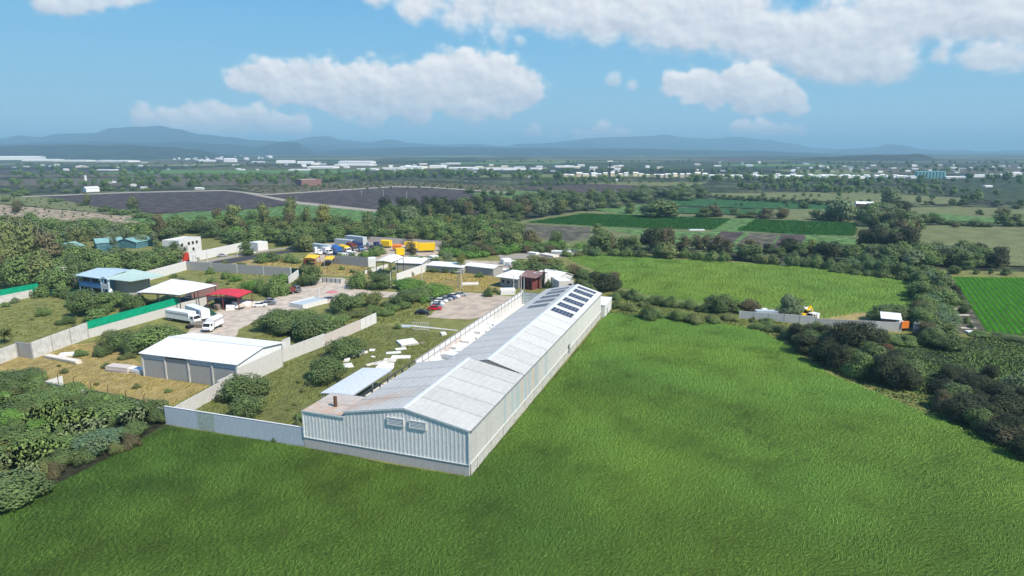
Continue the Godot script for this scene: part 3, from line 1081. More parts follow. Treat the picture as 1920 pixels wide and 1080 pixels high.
	sheet("ground", "white rubble ground by the reed clump", PackedVector2Array([Vector2(-7.44, -294.17), Vector2(10.34, -306.99), Vector2(33.6, -306.99), Vector2(34.58, -297.27), Vector2(19.26, -285.21), Vector2(7.15, -282.34), Vector2(-4.82, -285.21)]), 0.02, M["track"], 1.0)
	sheet("ground", "dry grass lot behind the grey wall", PackedVector2Array([Vector2(-135.34, -257.62), Vector2(-124.58, -283.77), Vector2(-96.3, -285.21), Vector2(-60.28, -263.71), Vector2(-53.21, -240.87), Vector2(-75.24, -246.21), Vector2(-103.4, -254.09), Vector2(-122.24, -257.62)]), 0.015, M["hay_grass"], 0.6)
	sheet("ground", "dry grass lot with poles by the old house", PackedVector2Array([Vector2(-40.09, -235.74), Vector2(-34.93, -257.62), Vector2(-4.18, -246.21), Vector2(-1.85, -217.16), Vector2(-18.33, -214.61), Vector2(-30.22, -221.54)]), 0.015, M["hay_grass"], 0.6)
	sheet("ground", "brown grass by the digger", PackedVector2Array([Vector2(71.56, -189.28), Vector2(89, -191.96), Vector2(108.43, -185.39), Vector2(104.37, -178.05), Vector2(86.4, -175.72), Vector2(68.82, -181.65)]), 0.02, M["hay_grass"], 0.7)
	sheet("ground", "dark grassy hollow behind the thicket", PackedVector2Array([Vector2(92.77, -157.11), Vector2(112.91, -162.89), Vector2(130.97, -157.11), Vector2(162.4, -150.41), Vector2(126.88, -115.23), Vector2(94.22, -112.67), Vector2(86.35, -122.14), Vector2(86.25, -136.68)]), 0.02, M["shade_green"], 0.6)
	sheet("ground", "yellow grass strip between the two meadows", PackedVector2Array([Vector2(32.99, -214.61), Vector2(50.46, -196.12), Vector2(69.71, -184.13), Vector2(78.34, -174.58), Vector2(71.8, -165.93), Vector2(65.09, -171.24), Vector2(45.65, -182.88), Vector2(29.08, -187.97)]), 0.012, M["yard_grass"], 0.6)
	sheet("path", "grey paved garden path beside the striped crop", PackedVector2Array([Vector2(168.93, -249.53), Vector2(171.48, -245.13), Vector2(133.83, -178.05), Vector2(127.07, -164.9), Vector2(117.82, -163.89), Vector2(142.96, -204.97)]), 0.03, M["fallow"], 0.3)
	sheet("field", "dark soil under the striped crop", PackedVector2Array([Vector2(169.33, -241.92), Vector2(220.3, -237.76), Vector2(158.26, -157.11), Vector2(134.71, -161.9), Vector2(127.52, -165.93)]), 0.04, M["soil_dark"])
	# fields of the middle distance
	sheet("field", "dark ploughed field on the left", PackedVector2Array([Vector2(-508.07, -682.75), Vector2(-431.24, -725.01), Vector2(-340.02, -762.73), Vector2(-296.48, -725.01), Vector2(-192.6, -580.82), Vector2(-210.49, -528.03), Vector2(-262.22, -500.65), Vector2(-301.02, -475.92), Vector2(-355.2, -528.03), Vector2(-417.47, -592.64)]), 0.03, M["ploughed"], 1.5, 12.0)
	sheet("field", "dark ploughed field with power poles", PackedVector2Array([Vector2(-262.7, -690.81), Vector2(-209.55, -793.65), Vector2(-138.35, -838.95), Vector2(-84.01, -783.07), Vector2(0, -707.5), Vector2(13.35, -645.08), Vector2(-24.56, -492.13), Vector2(-100.75, -505.02), Vector2(-198.44, -598.73)]), 0.03, M["ploughed"], 1.5, 12.0)
	sheet("road", "pale dirt track between the ploughed fields", PackedVector2Array([Vector2(-306.96, -743.4), Vector2(-200.46, -604.95), Vector2(-97.38, -509.46), Vector2(-94.13, -492.13), Vector2(-190.73, -575.08), Vector2(-301.87, -725.01)]), 0.06, M["track"], 0.3)
	sheet("road", "pale track along the far side of the ploughed land", PackedVector2Array([Vector2(-513.46, -674.87), Vector2(-442.02, -743.4), Vector2(-348.97, -783.07), Vector2(-268.96, -707.5), Vector2(-156.59, -863.57), Vector2(-112.26, -851.09), Vector2(0, -734.09), Vector2(0, -720.56), Vector2(-109.14, -827.16), Vector2(-152.18, -838.95), Vector2(-262.7, -690.81), Vector2(-340.02, -762.73), Vector2(-431.24, -725.01), Vector2(-502.05, -659.64)]), 0.07, M["track"])
	sheet("field", "bright green young crop behind the left trees", PackedVector2Array([Vector2(-271.61, -446.45), Vector2(-258.06, -500.65), Vector2(-210.49, -528.03), Vector2(-190.73, -575.08), Vector2(-145.52, -547.97), Vector2(-90.58, -483.9), Vector2(-61.39, -366.5), Vector2(-177.44, -378.66)]), 0.04, M["young_green"], 1.0)
	sheet("field", "pale sandy stubble at the far left", PackedVector2Array([Vector2(-593.46, -617.77), Vector2(-457.76, -575.08), Vector2(-361.89, -518.58), Vector2(-285.18, -475.92), Vector2(-241.85, -446.45), Vector2(-252.58, -420.34), Vector2(-377.19, -472.03), Vector2(-466.98, -483.9)]), 0.03, M["sand"], 1.2)
	sheet("field", "tan grass bank above the sandy stubble", PackedVector2Array([Vector2(-694.78, -725.01), Vector2(-548.25, -690.81), Vector2(-474.77, -659.64), Vector2(-354.71, -547.97), Vector2(-257.26, -468.2), Vector2(-251.19, -449.94), Vector2(-311.05, -492.13), Vector2(-380.52, -532.88), Vector2(-466.82, -586.67), Vector2(-606.08, -631.13)]), 0.04, M["pasture"], 1.2)
	sheet("field", "dry scrubby ground behind the ploughed fields", PackedVector2Array([Vector2(-354.71, -827.16), Vector2(-272.01, -917.35), Vector2(-209.34, -978.19), Vector2(-76.74, -931.85), Vector2(3.51, -851.09), Vector2(15.74, -762.73), Vector2(0, -725.01), Vector2(-110.68, -838.95), Vector2(-154.36, -851.09), Vector2(-268.96, -707.5)]), 0.02, M["dry_scrub"], 2.0)
	sheet("field", "reddish ploughed strip in the distance", PackedVector2Array([Vector2(3.27, -793.65), Vector2(28.06, -851.09), Vector2(120.9, -917.35), Vector2(192.18, -863.57), Vector2(204.64, -827.16), Vector2(143.75, -725.01), Vector2(60.63, -734.09)]), 0.05, M["ploughed_red"], 1.5)
	sheet("field", "pale stubble strip beyond the reddish field", PackedVector2Array([Vector2(76.74, -931.85), Vector2(177.13, -978.19), Vector2(293.1, -962.25), Vector2(238.55, -851.09), Vector2(192.18, -863.57), Vector2(120.9, -917.35)]), 0.06, M["pasture"], 1.5)
	sheet("field", "green strip before the reddish field", PackedVector2Array([Vector2(-47.92, -725.01), Vector2(3.19, -772.77), Vector2(60.63, -734.09), Vector2(142.02, -716.15), Vector2(109.14, -659.64), Vector2(40.93, -617.77), Vector2(0, -617.77)]), 0.05, M["young_green"], 1.5)
	sheet("field", "grassy margins round the market garden", PackedVector2Array([Vector2(-7.02, -420.34), Vector2(55.52, -513.98), Vector2(114.6, -492.13), Vector2(180.74, -472.03), Vector2(241.9, -439.63), Vector2(196.45, -344.33), Vector2(168.02, -306.99), Vector2(87.89, -306.99), Vector2(24.29, -320.94), Vector2(0, -344.33)]), 0.01, M["pasture"], 1.0)
	sheet("field", "grass between the two dark green crops", PackedVector2Array([Vector2(56.8, -399.83), Vector2(116.49, -376.16), Vector2(156.1, -457.07), Vector2(172.28, -453.48), Vector2(135.38, -376.16), Vector2(191.99, -355.08), Vector2(168.02, -306.99), Vector2(107.44, -303.68), Vector2(79.95, -340.2)]), 0.04, M["young_green"], 0.6)
	sheet("field", "soil under the left dark green crop", PackedVector2Array([Vector2(10.75, -429.78), Vector2(55.25, -492.13), Vector2(110.01, -472.03), Vector2(154.14, -453.48), Vector2(121.97, -388.96), Vector2(79.64, -397.06), Vector2(51.16, -408.38)]), 0.05, M["deep_green"], 0.4)
	sheet("field", "soil under the right dark green crop", PackedVector2Array([Vector2(136.11, -383.74), Vector2(170.96, -449.94), Vector2(197.92, -439.63), Vector2(229.91, -426.59), Vector2(192.84, -359.56), Vector2(165.76, -366.5)]), 0.05, M["deep_green"], 0.4)
	sheet("field", "bare brown strip below the left crop", PackedVector2Array([Vector2(2.1, -420.34), Vector2(49.79, -402.64), Vector2(42.6, -352.88), Vector2(25.11, -332.24), Vector2(7.87, -376.16)]), 0.05, M["fallow"], 0.5)
	sheet("field", "purple grey bed below the right crop", PackedVector2Array([Vector2(125.02, -381.18), Vector2(137.27, -376.16), Vector2(109.56, -320.94), Vector2(103.84, -334.19)]), 0.06, M["ploughed_red"], 0.3)
	sheet("field", "grey green bed below the right crop", PackedVector2Array([Vector2(139.52, -373.7), Vector2(155.06, -368.87), Vector2(126.75, -313.82), Vector2(112.26, -320.94)]), 0.06, M["fallow"], 0.3)
	sheet("field", "second purple grey bed below the right crop", PackedVector2Array([Vector2(156.3, -368.87), Vector2(168.39, -364.16), Vector2(145.72, -320.94), Vector2(128.33, -313.82)]), 0.06, M["ploughed_red"], 0.3)
	sheet("field", "emerald field before the row of round trees", PackedVector2Array([Vector2(159.09, -645.08), Vector2(229.89, -631.13), Vector2(270.63, -604.95), Vector2(296.13, -580.82), Vector2(260.78, -523.26), Vector2(196.45, -537.82), Vector2(141.78, -558.51)]), 0.05, M["deep_green"], 0.6)
	sheet("field", "emerald strip nearer than the round trees", PackedVector2Array([Vector2(136.98, -542.85), Vector2(208.62, -523.26), Vector2(197.26, -483.9), Vector2(150.18, -487.98), Vector2(124.64, -496.36)]), 0.05, M["deep_green"], 0.5)
	sheet("field", "yellow green pasture by the white barn", PackedVector2Array([Vector2(214.87, -528.03), Vector2(269.69, -528.03), Vector2(363.81, -547.97), Vector2(434.13, -528.03), Vector2(352.34, -426.59), Vector2(327.42, -468.2), Vector2(273.75, -483.9), Vector2(223.24, -446.45), Vector2(187.1, -468.2)]), 0.04, M["pasture"], 1.0)
	sheet("field", "pale green strip on the right", PackedVector2Array([Vector2(321.92, -496.36), Vector2(348.67, -449.94), Vector2(326, -426.59), Vector2(279.57, -453.48)]), 0.06, M["young_green"], 0.6)
	sheet("field", "olive green field behind the right hand trees", PackedVector2Array([Vector2(257.85, -408.38), Vector2(305.21, -420.34), Vector2(361.72, -397.06), Vector2(259.76, -257.62), Vector2(207.27, -266.22), Vector2(196.45, -310.37)]), 0.05, M["pasture"], 1.0)
	sheet("field", "dark green field at the far right", PackedVector2Array([Vector2(612.03, -917.35), Vector2(861.38, -917.35), Vector2(595.63, -631.13), Vector2(446.94, -592.64), Vector2(479.72, -690.81)]), 0.05, M["shade_green"], 1.5)
	sheet("field", "yellow pasture beyond the round trees", PackedVector2Array([Vector2(221.61, -725.01), Vector2(392.91, -743.4), Vector2(459.11, -645.08), Vector2(396.69, -569.45), Vector2(300.7, -604.95), Vector2(207.37, -659.64)]), 0.05, M["pasture"], 1.5)
	sheet("field", "green gap by the big round tree", PackedVector2Array([Vector2(65.78, -528.03), Vector2(150.35, -604.95), Vector2(123.6, -492.13), Vector2(87.14, -475.92)]), 0.05, M["young_green"], 0.8)
	# quilt of far fields
	rng.seed = 4
	var kinds := ["pasture", "shade_green", "young_green", "fallow", "shade_green", "hill_green", "ploughed", "dry_scrub", "pasture"]
	var z := -860.0
	var tier := 0
	while z > -5200.0:
		var depth := 90.0 + rng.randf() * 160.0 - z * 0.03
		var x := z * 1.25
		while x < -z * 1.25:
			var w := 120.0 + rng.randf() * 420.0
			var sk := rng.randf() * 50.0
			if rng.randf() < 0.72:
				sheet("field", "distant field in the quilt of the plain", PackedVector2Array([Vector2(x, z), Vector2(x + w - 8, z - sk * 0.3), Vector2(x + w - 8 + sk, z - depth), Vector2(x + sk, z - depth + sk * 0.3)]), 0.12 + 0.03 * (tier % 3), M[kinds[rng.randi() % kinds.size()]])
			x += w
		z -= depth + 12.0
		tier += 1


func far_country() -> void:
	mountain("mountain", "long blue mountain on the left with a broad summit", [Vector3(-9728, 138, -9500), Vector3(-8175, 183, -9500), Vector3(-7402, 198, -9500), Vector3(-7086, 243, -9500), Vector3(-6820, 221, -9500), Vector3(-6542, 273, -9500), Vector3(-6042, 273, -9500), Vector3(-5763, 348, -9500), Vector3(-5414, 370, -9500), Vector3(-5068, 378, -9500), Vector3(-4842, 333, -9500), Vector3(-4504, 258, -9500), Vector3(-4084, 221, -9500), Vector3(-3702, 176, -9500), Vector3(-3088, 138, -9500), Vector3(-2473, 93, -9500), Vector3(-1547, 32, -9500)], 2600, 1500, M["hill_dark"], 0.18)
	mountain("mountain", "blue hills behind the middle of the plain", [Vector3(-4679, 84, -11500), Vector3(-3876, 194, -11500), Vector3(-3451, 266, -11500), Vector3(-3245, 275, -11500), Vector3(-2987, 212, -11500), Vector3(-2522, 175, -11500), Vector3(-2147, 221, -11500), Vector3(-1775, 157, -11500), Vector3(-1215, 130, -11500), Vector3(-747, 139, -11500), Vector3(-93, 102, -11500), Vector3(93, 139, -11500), Vector3(373, 148, -11500), Vector3(841, 166, -11500), Vector3(1307, 212, -11500), Vector3(1683, 121, -11500), Vector3(2247, 48, -11500)], 3000, 1500, M["hill_dark"], 0.16)
	mountain("mountain", "pale blue mountain on the right with two summits", [Vector3(-211, 48, -13000), Vector3(634, 140, -13000), Vector3(1055, 213, -13000), Vector3(1582, 264, -13000), Vector3(2109, 285, -13000), Vector3(2740, 305, -13000), Vector3(3002, 336, -13000), Vector3(3480, 274, -13000), Vector3(3956, 254, -13000), Vector3(4428, 295, -13000), Vector3(5066, 233, -13000), Vector3(5494, 171, -13000), Vector3(6031, 79, -13000), Vector3(6777, 37, -13000)], 3200, 1500, M["hill_dark"], 0.15)
	mountain("mountain", "low blue hill at the far right", [Vector3(5198, 21, -11000), Vector3(5732, 56, -11000), Vector3(6087, 82, -11000), Vector3(6305, 135, -11000), Vector3(6576, 109, -11000), Vector3(6897, 56, -11000), Vector3(7259, 30, -11000), Vector3(7526, 39, -11000), Vector3(7799, 12, -11000), Vector3(8424, 30, -11000), Vector3(9317, 48, -11000), Vector3(11116, 12, -11000)], 2400, 1200, M["hill_dark"], 0.14)
	mountain("hill", "dark wooded ridge below the left mountain", [Vector3(-6417, 80, -6800), Vector3(-5307, 102, -6800), Vector3(-4806, 123, -6800), Vector3(-4198, 128, -6800), Vector3(-3757, 118, -6800), Vector3(-3370, 123, -6800), Vector3(-2985, 102, -6800), Vector3(-2655, 80, -6800), Vector3(-2348, 123, -6800), Vector3(-2232, 118, -6800), Vector3(-2147, 69, -6800), Vector3(-1996, 4, -6800), Vector3(-1665, -33, -6800)], 1500, 900, M["hill_dark"], 0.12)
	mountain("hill", "low dark ridge across the middle of the plain", [Vector3(-2349, -9, -7200), Vector3(-1876, 42, -7200), Vector3(-1348, 65, -7200), Vector3(-937, 76, -7200), Vector3(-351, 70, -7200), Vector3(234, 65, -7200), Vector3(820, 53, -7200), Vector3(1406, 59, -7200), Vector3(1994, 42, -7200), Vector3(2581, 36, -7200), Vector3(3169, 13, -7200), Vector3(3759, -9, -7200)], 1600, 900, M["hill_dark"], 0.10)
	mountain("hill", "green scrubby slope on the left above the factories", [Vector3(-4653, 41, -4200), Vector3(-3623, 58, -4200), Vector3(-3280, 68, -4200), Vector3(-2868, 78, -4200), Vector3(-2527, 74, -4200), Vector3(-2221, 68, -4200), Vector3(-2052, 48, -4200), Vector3(-1850, 17, -4200), Vector3(-1680, -2, -4200)], 900, 500, M["hill_green"], 0.10)
	mountain("hill", "flat topped green mesa on the right", [Vector3(1216, -11, -3100), Vector3(1367, 5, -3100), Vector3(1480, 13, -3100), Vector3(1619, 18, -3100), Vector3(1745, 23, -3100), Vector3(1845, 25, -3100), Vector3(1926, 25, -3100), Vector3(1978, 15, -3100), Vector3(2021, 0, -3100), Vector3(2104, -16, -3100)], 420, 300, M["hill_green"], 0.10)
	far_buildings()


func far_houses(called: String, label: String, group: String, d: Array) -> void:
	# x, z, width, height and wall colour of each, from left to right
	var n := d.size() / 5
	var walls := ["far_white", "far_cream", "far_tan", "far_grey"]
	for i in n:
		var c := Vector3(d[i * 5], 0, d[i * 5 + 1])
		var w: float = d[i * 5 + 2]
		var h: float = d[i * 5 + 3]
		var half := Vector3(w * 0.5, 0, (fmod(absf(c.x) * 0.37, 1.0) - 0.5) * w * 0.25)
		gable_shed(called, label + (", " + ordinal(i, n) if n > 1 else ""), group, c - half, c + half, clampf(w * 0.7, 6.0, 60.0), h * 0.8, h, M[walls[d[i * 5 + 4]]], M["far_grey"] if d[i * 5 + 4] == 3 else M["far_white"])


func far_buildings() -> void:
	far_houses("house", "small white house in the long pale row of the distant town", "white houses of the distant town", [350,-1135,9.9,4.6,0, 346,-1107,9.7,3.7,1, 367,-1154,7,4.4,0, 379,-1174,9.9,4,0, 366,-1127,8.5,3.7,0, 365,-1104,7.7,2.9,0, 389,-1160,9.2,3.5,0, 385,-1135,8.4,4.3,1, 380,-1105,10.7,3.8,0, 399,-1148,8.5,4.1,1, 392,-1109,6.8,3.4,1, 395,-1109,7.2,4.7,0, 420,-1160,8.1,3.5,0, 417,-1137,9.1,4.2,1, 435,-1173,10.6,3.2,0, 438,-1172,11.4,4.8,0, 438,-1157,8.2,3.5,1, 430,-1126,10.2,3.4,0, 429,-1103,6.5,3.7,0, 433,-1102,7.1,4.9,0, 450,-1137,6.6,3.2,1, 465,-1157,9.2,3.4,0, 447,-1104,9.2,3.8,0, 481,-1174,7.6,4.9,1, 462,-1115,7.5,4.6,0, 467,-1111,7.6,4.3,0, 483,-1139,8,3.2,0, 494,-1153,8.6,3.4,0, 505,-1165,9.3,4.8,0, 482,-1105,10.2,4.9,0, 491,-1110,9.8,3.6,1, 498,-1121,7,4.3,0, 500,-1107,7.1,4.1,0, 504,-1107,10.3,3.8,1, 529,-1150,7.2,5,0, 533,-1148,8.1,3.7,0, 522,-1117,9.5,3.8,0, 524,-1112,8.6,2.8,0, 543,-1140,10.2,4.1,0, 553,-1151,8.6,4.4,0, 542,-1118,10.9,3.7,0, 562,-1147,10.3,4.5,0, 555,-1120,10.5,4.1,1, 572,-1145,8.2,3.7,0, 555,-1102,9,4.7,1, 566,-1116,8.5,3.8,0, 587,-1146,9.9,4.6,0, 590,-1141,9.4,4.8,0, 576,-1107,7.2,4.4,0, 586,-1111,7.9,3.8,0, 610,-1149,10.9,3.2,0, 583,-1093,8.3,3.9,0, 587,-1088,10.6,3.7,0, 627,-1150,6.8,3.3,0, 629,-1150,9.6,4.1,0, 609,-1099,9.2,2.9,0, 607,-1091,8.1,2.7,0, 650,-1155,9.9,3.5,0, 635,-1123,10.5,3.5,0, 651,-1140,6.7,5.1,0, 634,-1105,7.3,3,0, 657,-1133,7.6,4.1,1, 639,-1098,9.6,3.4,0, 643,-1094,8.3,3.4,0, 674,-1139,7.5,4.5,0, 656,-1097,7.9,4.8,0, 668,-1113,8.2,4.5,1, 667,-1101,7.4,4.4,1, 671,-1101,10,3.7,0, 673,-1096,6.9,2.8,1, 677,-1093,10.5,4.3,0, 686,-1100,8.9,4.4,0, 688,-1095,10.6,3.4,0, 714,-1127,9.1,3.5,0, 723,-1133,8.1,4.2,0, 739,-1150,6.6,3.9,0])
	far_houses("apartment_block", "cream block of flats in the middle of the distant town", "cream flats of the distant town", [97,-1164,8.1,4.8,1, 106,-1153,8.7,4.7,1, 120,-1155,10,7.9,2, 131,-1151,10.3,6,1, 149,-1181,8.3,6.7,0, 151,-1135,9.5,7.2,1, 172,-1195,7.7,6.3,1, 184,-1190,7.9,7.6,2, 198,-1179,7.5,5.1,2, 210,-1193,7.1,6.5,0, 226,-1185,9.3,7.2,1, 236,-1184,9.5,4.8,1, 243,-1165,6.8,4.3,1, 254,-1139,8.4,5.5,2, 263,-1133,8.3,5.5,2, 272,-1131,9.4,6.6,1, 292,-1160,7.1,6.4,1, 296,-1128,7.2,6.9,2, 313,-1150,7.1,6.5,2, 344,-1201,10.2,6.6,1, 342,-1149,8.5,6.9,0])
	far_houses("factory", "long white factory shed on the distant plain", "white factory sheds on the distant plain", [-2284,-3005,191.5,17.2,0, -1976,-2731,133.9,7.8,0, -1772,-2612,140.9,6.4,0, -1535,-2502,143.2,7.2,0, -1228,-2612,55.5,6.4,0, -1085,-2502,40.9,14.3,0, -943,-2402,39.3,4.9,0, -803,-2309,60.4,9.4,0, -491,-1497,49.1,3.1,0, -706,-2223,50.9,8.2,0, -491,-1665,68.2,5.5,0, -475,-1935,110.9,4.8,0, -537,-2223,112.8,9.1,0, -340,-1536,37.8,3.8,0, -291,-1577,51.7,3.9,0, -259,-1665,60,5.5,0, -196,-1713,42.1,7,0, -193,-2143,45.6,4.4,0, -116,-1577,51.7,5.2,0, -44,-1536,50.4,5,0, 6,-1536,55.4,5,0, 65,-1577,38.8,3.9,0, 144,-1763,52,4.3,0])
	far_houses("house", "tiny white house of the village below the left hills", "white houses below the left hills", [-1982,-3831,18.6,7.7,0, -1620,-3130,12.2,4.5,0, -1644,-3223,8.3,7.9,0, -2090,-4110,9.2,7.6,0, -1893,-3748,13.3,7.5,0, -1514,-3033,10.3,6.3,0, -1553,-3132,11.5,6.1,0, -1567,-3214,8,5.9,0, -2001,-4114,14.1,6.3,0, -1643,-3391,8.5,6.8,0, -1386,-2869,10.3,5.6,0, -1833,-3820,14.2,6.8,0, -1438,-3025,6.4,4.2,0, -1377,-2896,8.3,5.8,0, -1672,-3567,13.4,8.2,0, -1403,-3008,11.2,7,0, -1466,-3242,15.6,7.2,0, -1444,-3228,11.2,7,0, -1365,-3067,8.2,7.1,0, -1609,-3619,14.3,8.8,0, -1652,-3726,17.2,5,0, -1625,-3829,10.9,7.1,0, -1754,-4222,10.6,8.4,0, -1239,-3028,7,4.5,0, -1460,-3573,15.8,4.7,0, -1336,-3292,14.3,6.5,0, -1209,-2982,9.9,7,0, -1292,-3330,7.4,4.4,0, -1473,-3805,13.4,5.4,0, -1318,-3444,9.9,5,0, -1562,-4176,19.3,9.7,0, -1368,-3694,11.7,8.7,0, -1381,-3734,15,6.1,0, -1530,-4148,15.5,8.5,0])
	far_houses("house", "pale building scattered across the middle of the plain", "pale buildings scattered over the plain", [-603,-1886,12.3,5.7,0, -576,-1808,9.8,4,0, -609,-2002,13.8,4.8,1, -606,-2004,23.6,6.9,0, -587,-2017,21.8,5.6,3, -483,-1852,8.7,3.7,1, -485,-1880,18.1,5.5,1, -432,-1693,12.7,5.4,0, -356,-1512,9.5,4.1,0, -330,-1776,10.3,5.9,0, -251,-1406,7.3,3,2, -280,-1609,13.8,2.8,2, -285,-1782,13.8,5.3,1, -280,-1761,12.9,5,0, -242,-1599,11.1,2.9,0, -288,-1920,11.3,3.5,0, -276,-2027,23.7,4.9,2, -203,-1496,8,4.4,1, -230,-1713,19.9,3.7,1, -176,-1698,11.9,4.3,0, -206,-1997,23.9,6.4,3, -148,-1620,19.7,4.4,0, -83,-1362,14.1,3.6,3, -88,-1557,12.6,3.3,0, -85,-1684,18.8,4.8,1, -65,-1566,16.5,4.5,2, -61,-1911,12.8,4.7,1, -45,-1588,12,3,0, -20,-1799,18.8,3.7,1, 13,-1723,14.1,3.1,0, 24,-1668,13,5.7,3, 59,-1544,7.9,3.6,3, 76,-1788,18.4,3.3,0, 90,-1427,11.1,3,3, 155,-1823,10.5,4.2,1, 169,-1681,14.4,5.1,1, 197,-1863,18.8,5.5,0, 179,-1447,11.5,4.7,0, 209,-1663,19.6,4.2,0, 265,-1724,17.4,3,0, 221,-1385,14.7,3.5,2, 283,-1747,21.4,5,2, 248,-1530,14.4,4.4,0, 309,-1837,13.1,4.3,2, 360,-1727,10.8,5.6,0, 372,-1633,15.5,4.9,1, 574,-2014,18.8,4.2,2, 413,-1437,17.1,4.2,2])
	far_houses("house", "pale building scattered across the right of the plain", "pale buildings on the right of the plain", [586,-1855,19.5,3.8,0, 726,-2266,14.6,5.8,3, 464,-1430,10.1,3.2,3, 743,-2101,8.7,6.1,3, 681,-1866,19.3,5.1,0, 503,-1338,9.1,1.8,0, 876,-2307,8.4,6,0, 608,-1409,7.4,3.8,0, 640,-1477,7.9,3.5,0, 592,-1346,15,2.1,0, 733,-1665,9.4,3,3, 947,-2097,20.2,4.8,3, 768,-1671,7.4,2.8,0, 868,-1830,14.7,3,0, 814,-1682,14.2,4.6,0, 687,-1398,13.2,1.9,3, 932,-1823,9,2.7,0, 862,-1657,13.2,4,3, 805,-1544,5.8,2.8,0, 721,-1377,9.6,2.8,3, 786,-1466,14.3,3.6,3, 885,-1620,7.6,4.5,3, 1056,-1901,14.5,3.5,0, 776,-1369,11.7,3.4,0, 976,-1663,15,2.6,0, 873,-1434,14.6,3,0, 1157,-1874,15.8,4.9,0, 981,-1582,13.1,2.8,0, 1174,-1896,17.3,3.6,3, 952,-1484,16.7,2.2,3, 930,-1442,10,3.2,0, 1242,-1892,17.9,5.1,3, 1116,-1644,12.7,4.3,0, 1337,-1962,14.2,3.6,0, 977,-1429,12.4,2.4,3, 983,-1436,10.9,3.5,0, 922,-1345,8.8,2,0, 1110,-1601,17.7,2.5,3, 1173,-1662,6.1,3.5,0, 1079,-1461,6.1,1.9,0, 1296,-1756,18.1,3.9,0, 1310,-1742,13.8,4.8,3, 1413,-1859,16.6,2.6,0, 1322,-1697,7,3,0])
	far_houses("house", "white works building at the far right of the town", "white works at the far right", [737,-1086,17.9,3.6,0, 764,-1106,18.2,2.7,0, 831,-1149,37.8,3.8,0, 886,-1172,44.3,3.9,0, 947,-1220,24.1,6,0])
	far_houses("house", "pale building scattered across the left of the plain", "pale buildings on the left of the plain", [-1113,-1452,13.6,2,3, -1336,-1745,7.7,2.5,3, -1340,-1792,12.7,2.7,2, -1420,-1966,11.4,2.9,0, -1289,-1821,16,3.9,0, -1006,-1430,4.9,2.1,0, -1399,-1997,12.7,3.5,0, -1157,-1738,14.6,4.2,2, -1237,-1866,17.1,2.6,2, -1157,-1761,15.4,2.1,2, -1097,-1788,8.1,3.9,2, -932,-1531,5.2,2.3,0, -1042,-1714,12.2,3.2,2, -1072,-1876,8.9,3.6,0, -1297,-2291,21.1,4.2,2, -1094,-1936,17.1,2.5,3, -833,-1575,6.8,2.1,3, -953,-1898,8,3.3,3, -970,-1990,7.2,3.2,0, -835,-1958,13.8,3.3,0, -669,-1587,9.5,2.8,0, -844,-2005,14.3,2.7,2, -631,-1516,12.8,3.1,0, -593,-1515,5.2,2.8,2, -693,-1998,9.3,4.8,3, -678,-2284,10.1,4.4,2])
	far_houses("barn", "small white farm building among the far fields", "white farm buildings among the far fields", [-752,-978,6.4,2.4,0, -1028,-1497,9.8,4.3,0, -943,-1497,36.8,2.5,0, -583,-932,7.7,2.7,0, -585,-947,6.2,2.3,0, -507,-864,5,2.5,0, -466,-816,6.1,1.7,0, -385,-794,9.2,2,0, 28,-1127,9.3,2.8,0, 161,-995,2.5,3.3,0, 619,-839,11.1,2.1,0])
	# silos
	for d in [["teal silo beyond the far houses, first from the left", Vector3(683.09, 0, -1096.1)], ["teal silo beyond the far houses, second from the left", Vector3(688.67, 0, -1096.1)], ["teal silo beyond the far houses, third from the left", Vector3(694.26, 0, -1096.1)], ["teal silo beyond the far houses, fourth from the left", Vector3(699.85, 0, -1096.1)], ["teal silo beyond the far houses, fifth from the left", Vector3(705.44, 0, -1096.1)], ["teal silo beyond the far houses, fourth from the right", Vector3(711.02, 0, -1096.1)], ["teal silo beyond the far houses, third from the right", Vector3(716.61, 0, -1096.1)], ["teal silo beyond the far houses, second from the right", Vector3(722.2, 0, -1096.1)], ["teal silo beyond the far houses, first from the right", Vector3(727.78, 0, -1096.1)]]:
		var t := thing("silo", d[0], "silo", d[1], 0.0, "teal silos beyond the far houses")
		var s := begin()
		tube(s, Vector3.ZERO, Vector3(0, 11.0, 0), 3.6, 3.6, 14, false)
		part("drum", s, M["silo_teal"], t)
		s = begin()
		tube(s, Vector3(0, 11.0, 0), Vector3(0, 12.6, 0), 3.7, 0.5, 14)
		part("roof", s, M["silo_teal"], t)
	# the chimney tower of the town
	var t := thing("factory_tower", "dark thin tower among the white houses", "tower", Vector3(169.58, 0, -1127.41))
	var s := begin()
	tube(s, Vector3.ZERO, Vector3(0, 27, 0), 1.8, 1.0, 10)
	part("shaft", s, M["dark_steel"], t)
	s = begin()
	box(s, Vector3(0, 28, 0), Vector3(9, 2.0, 3))
	part("head", s, M["far_white"], t)
	# woods and tree rows too far to tell apart
	var wood := []
	var tint := []
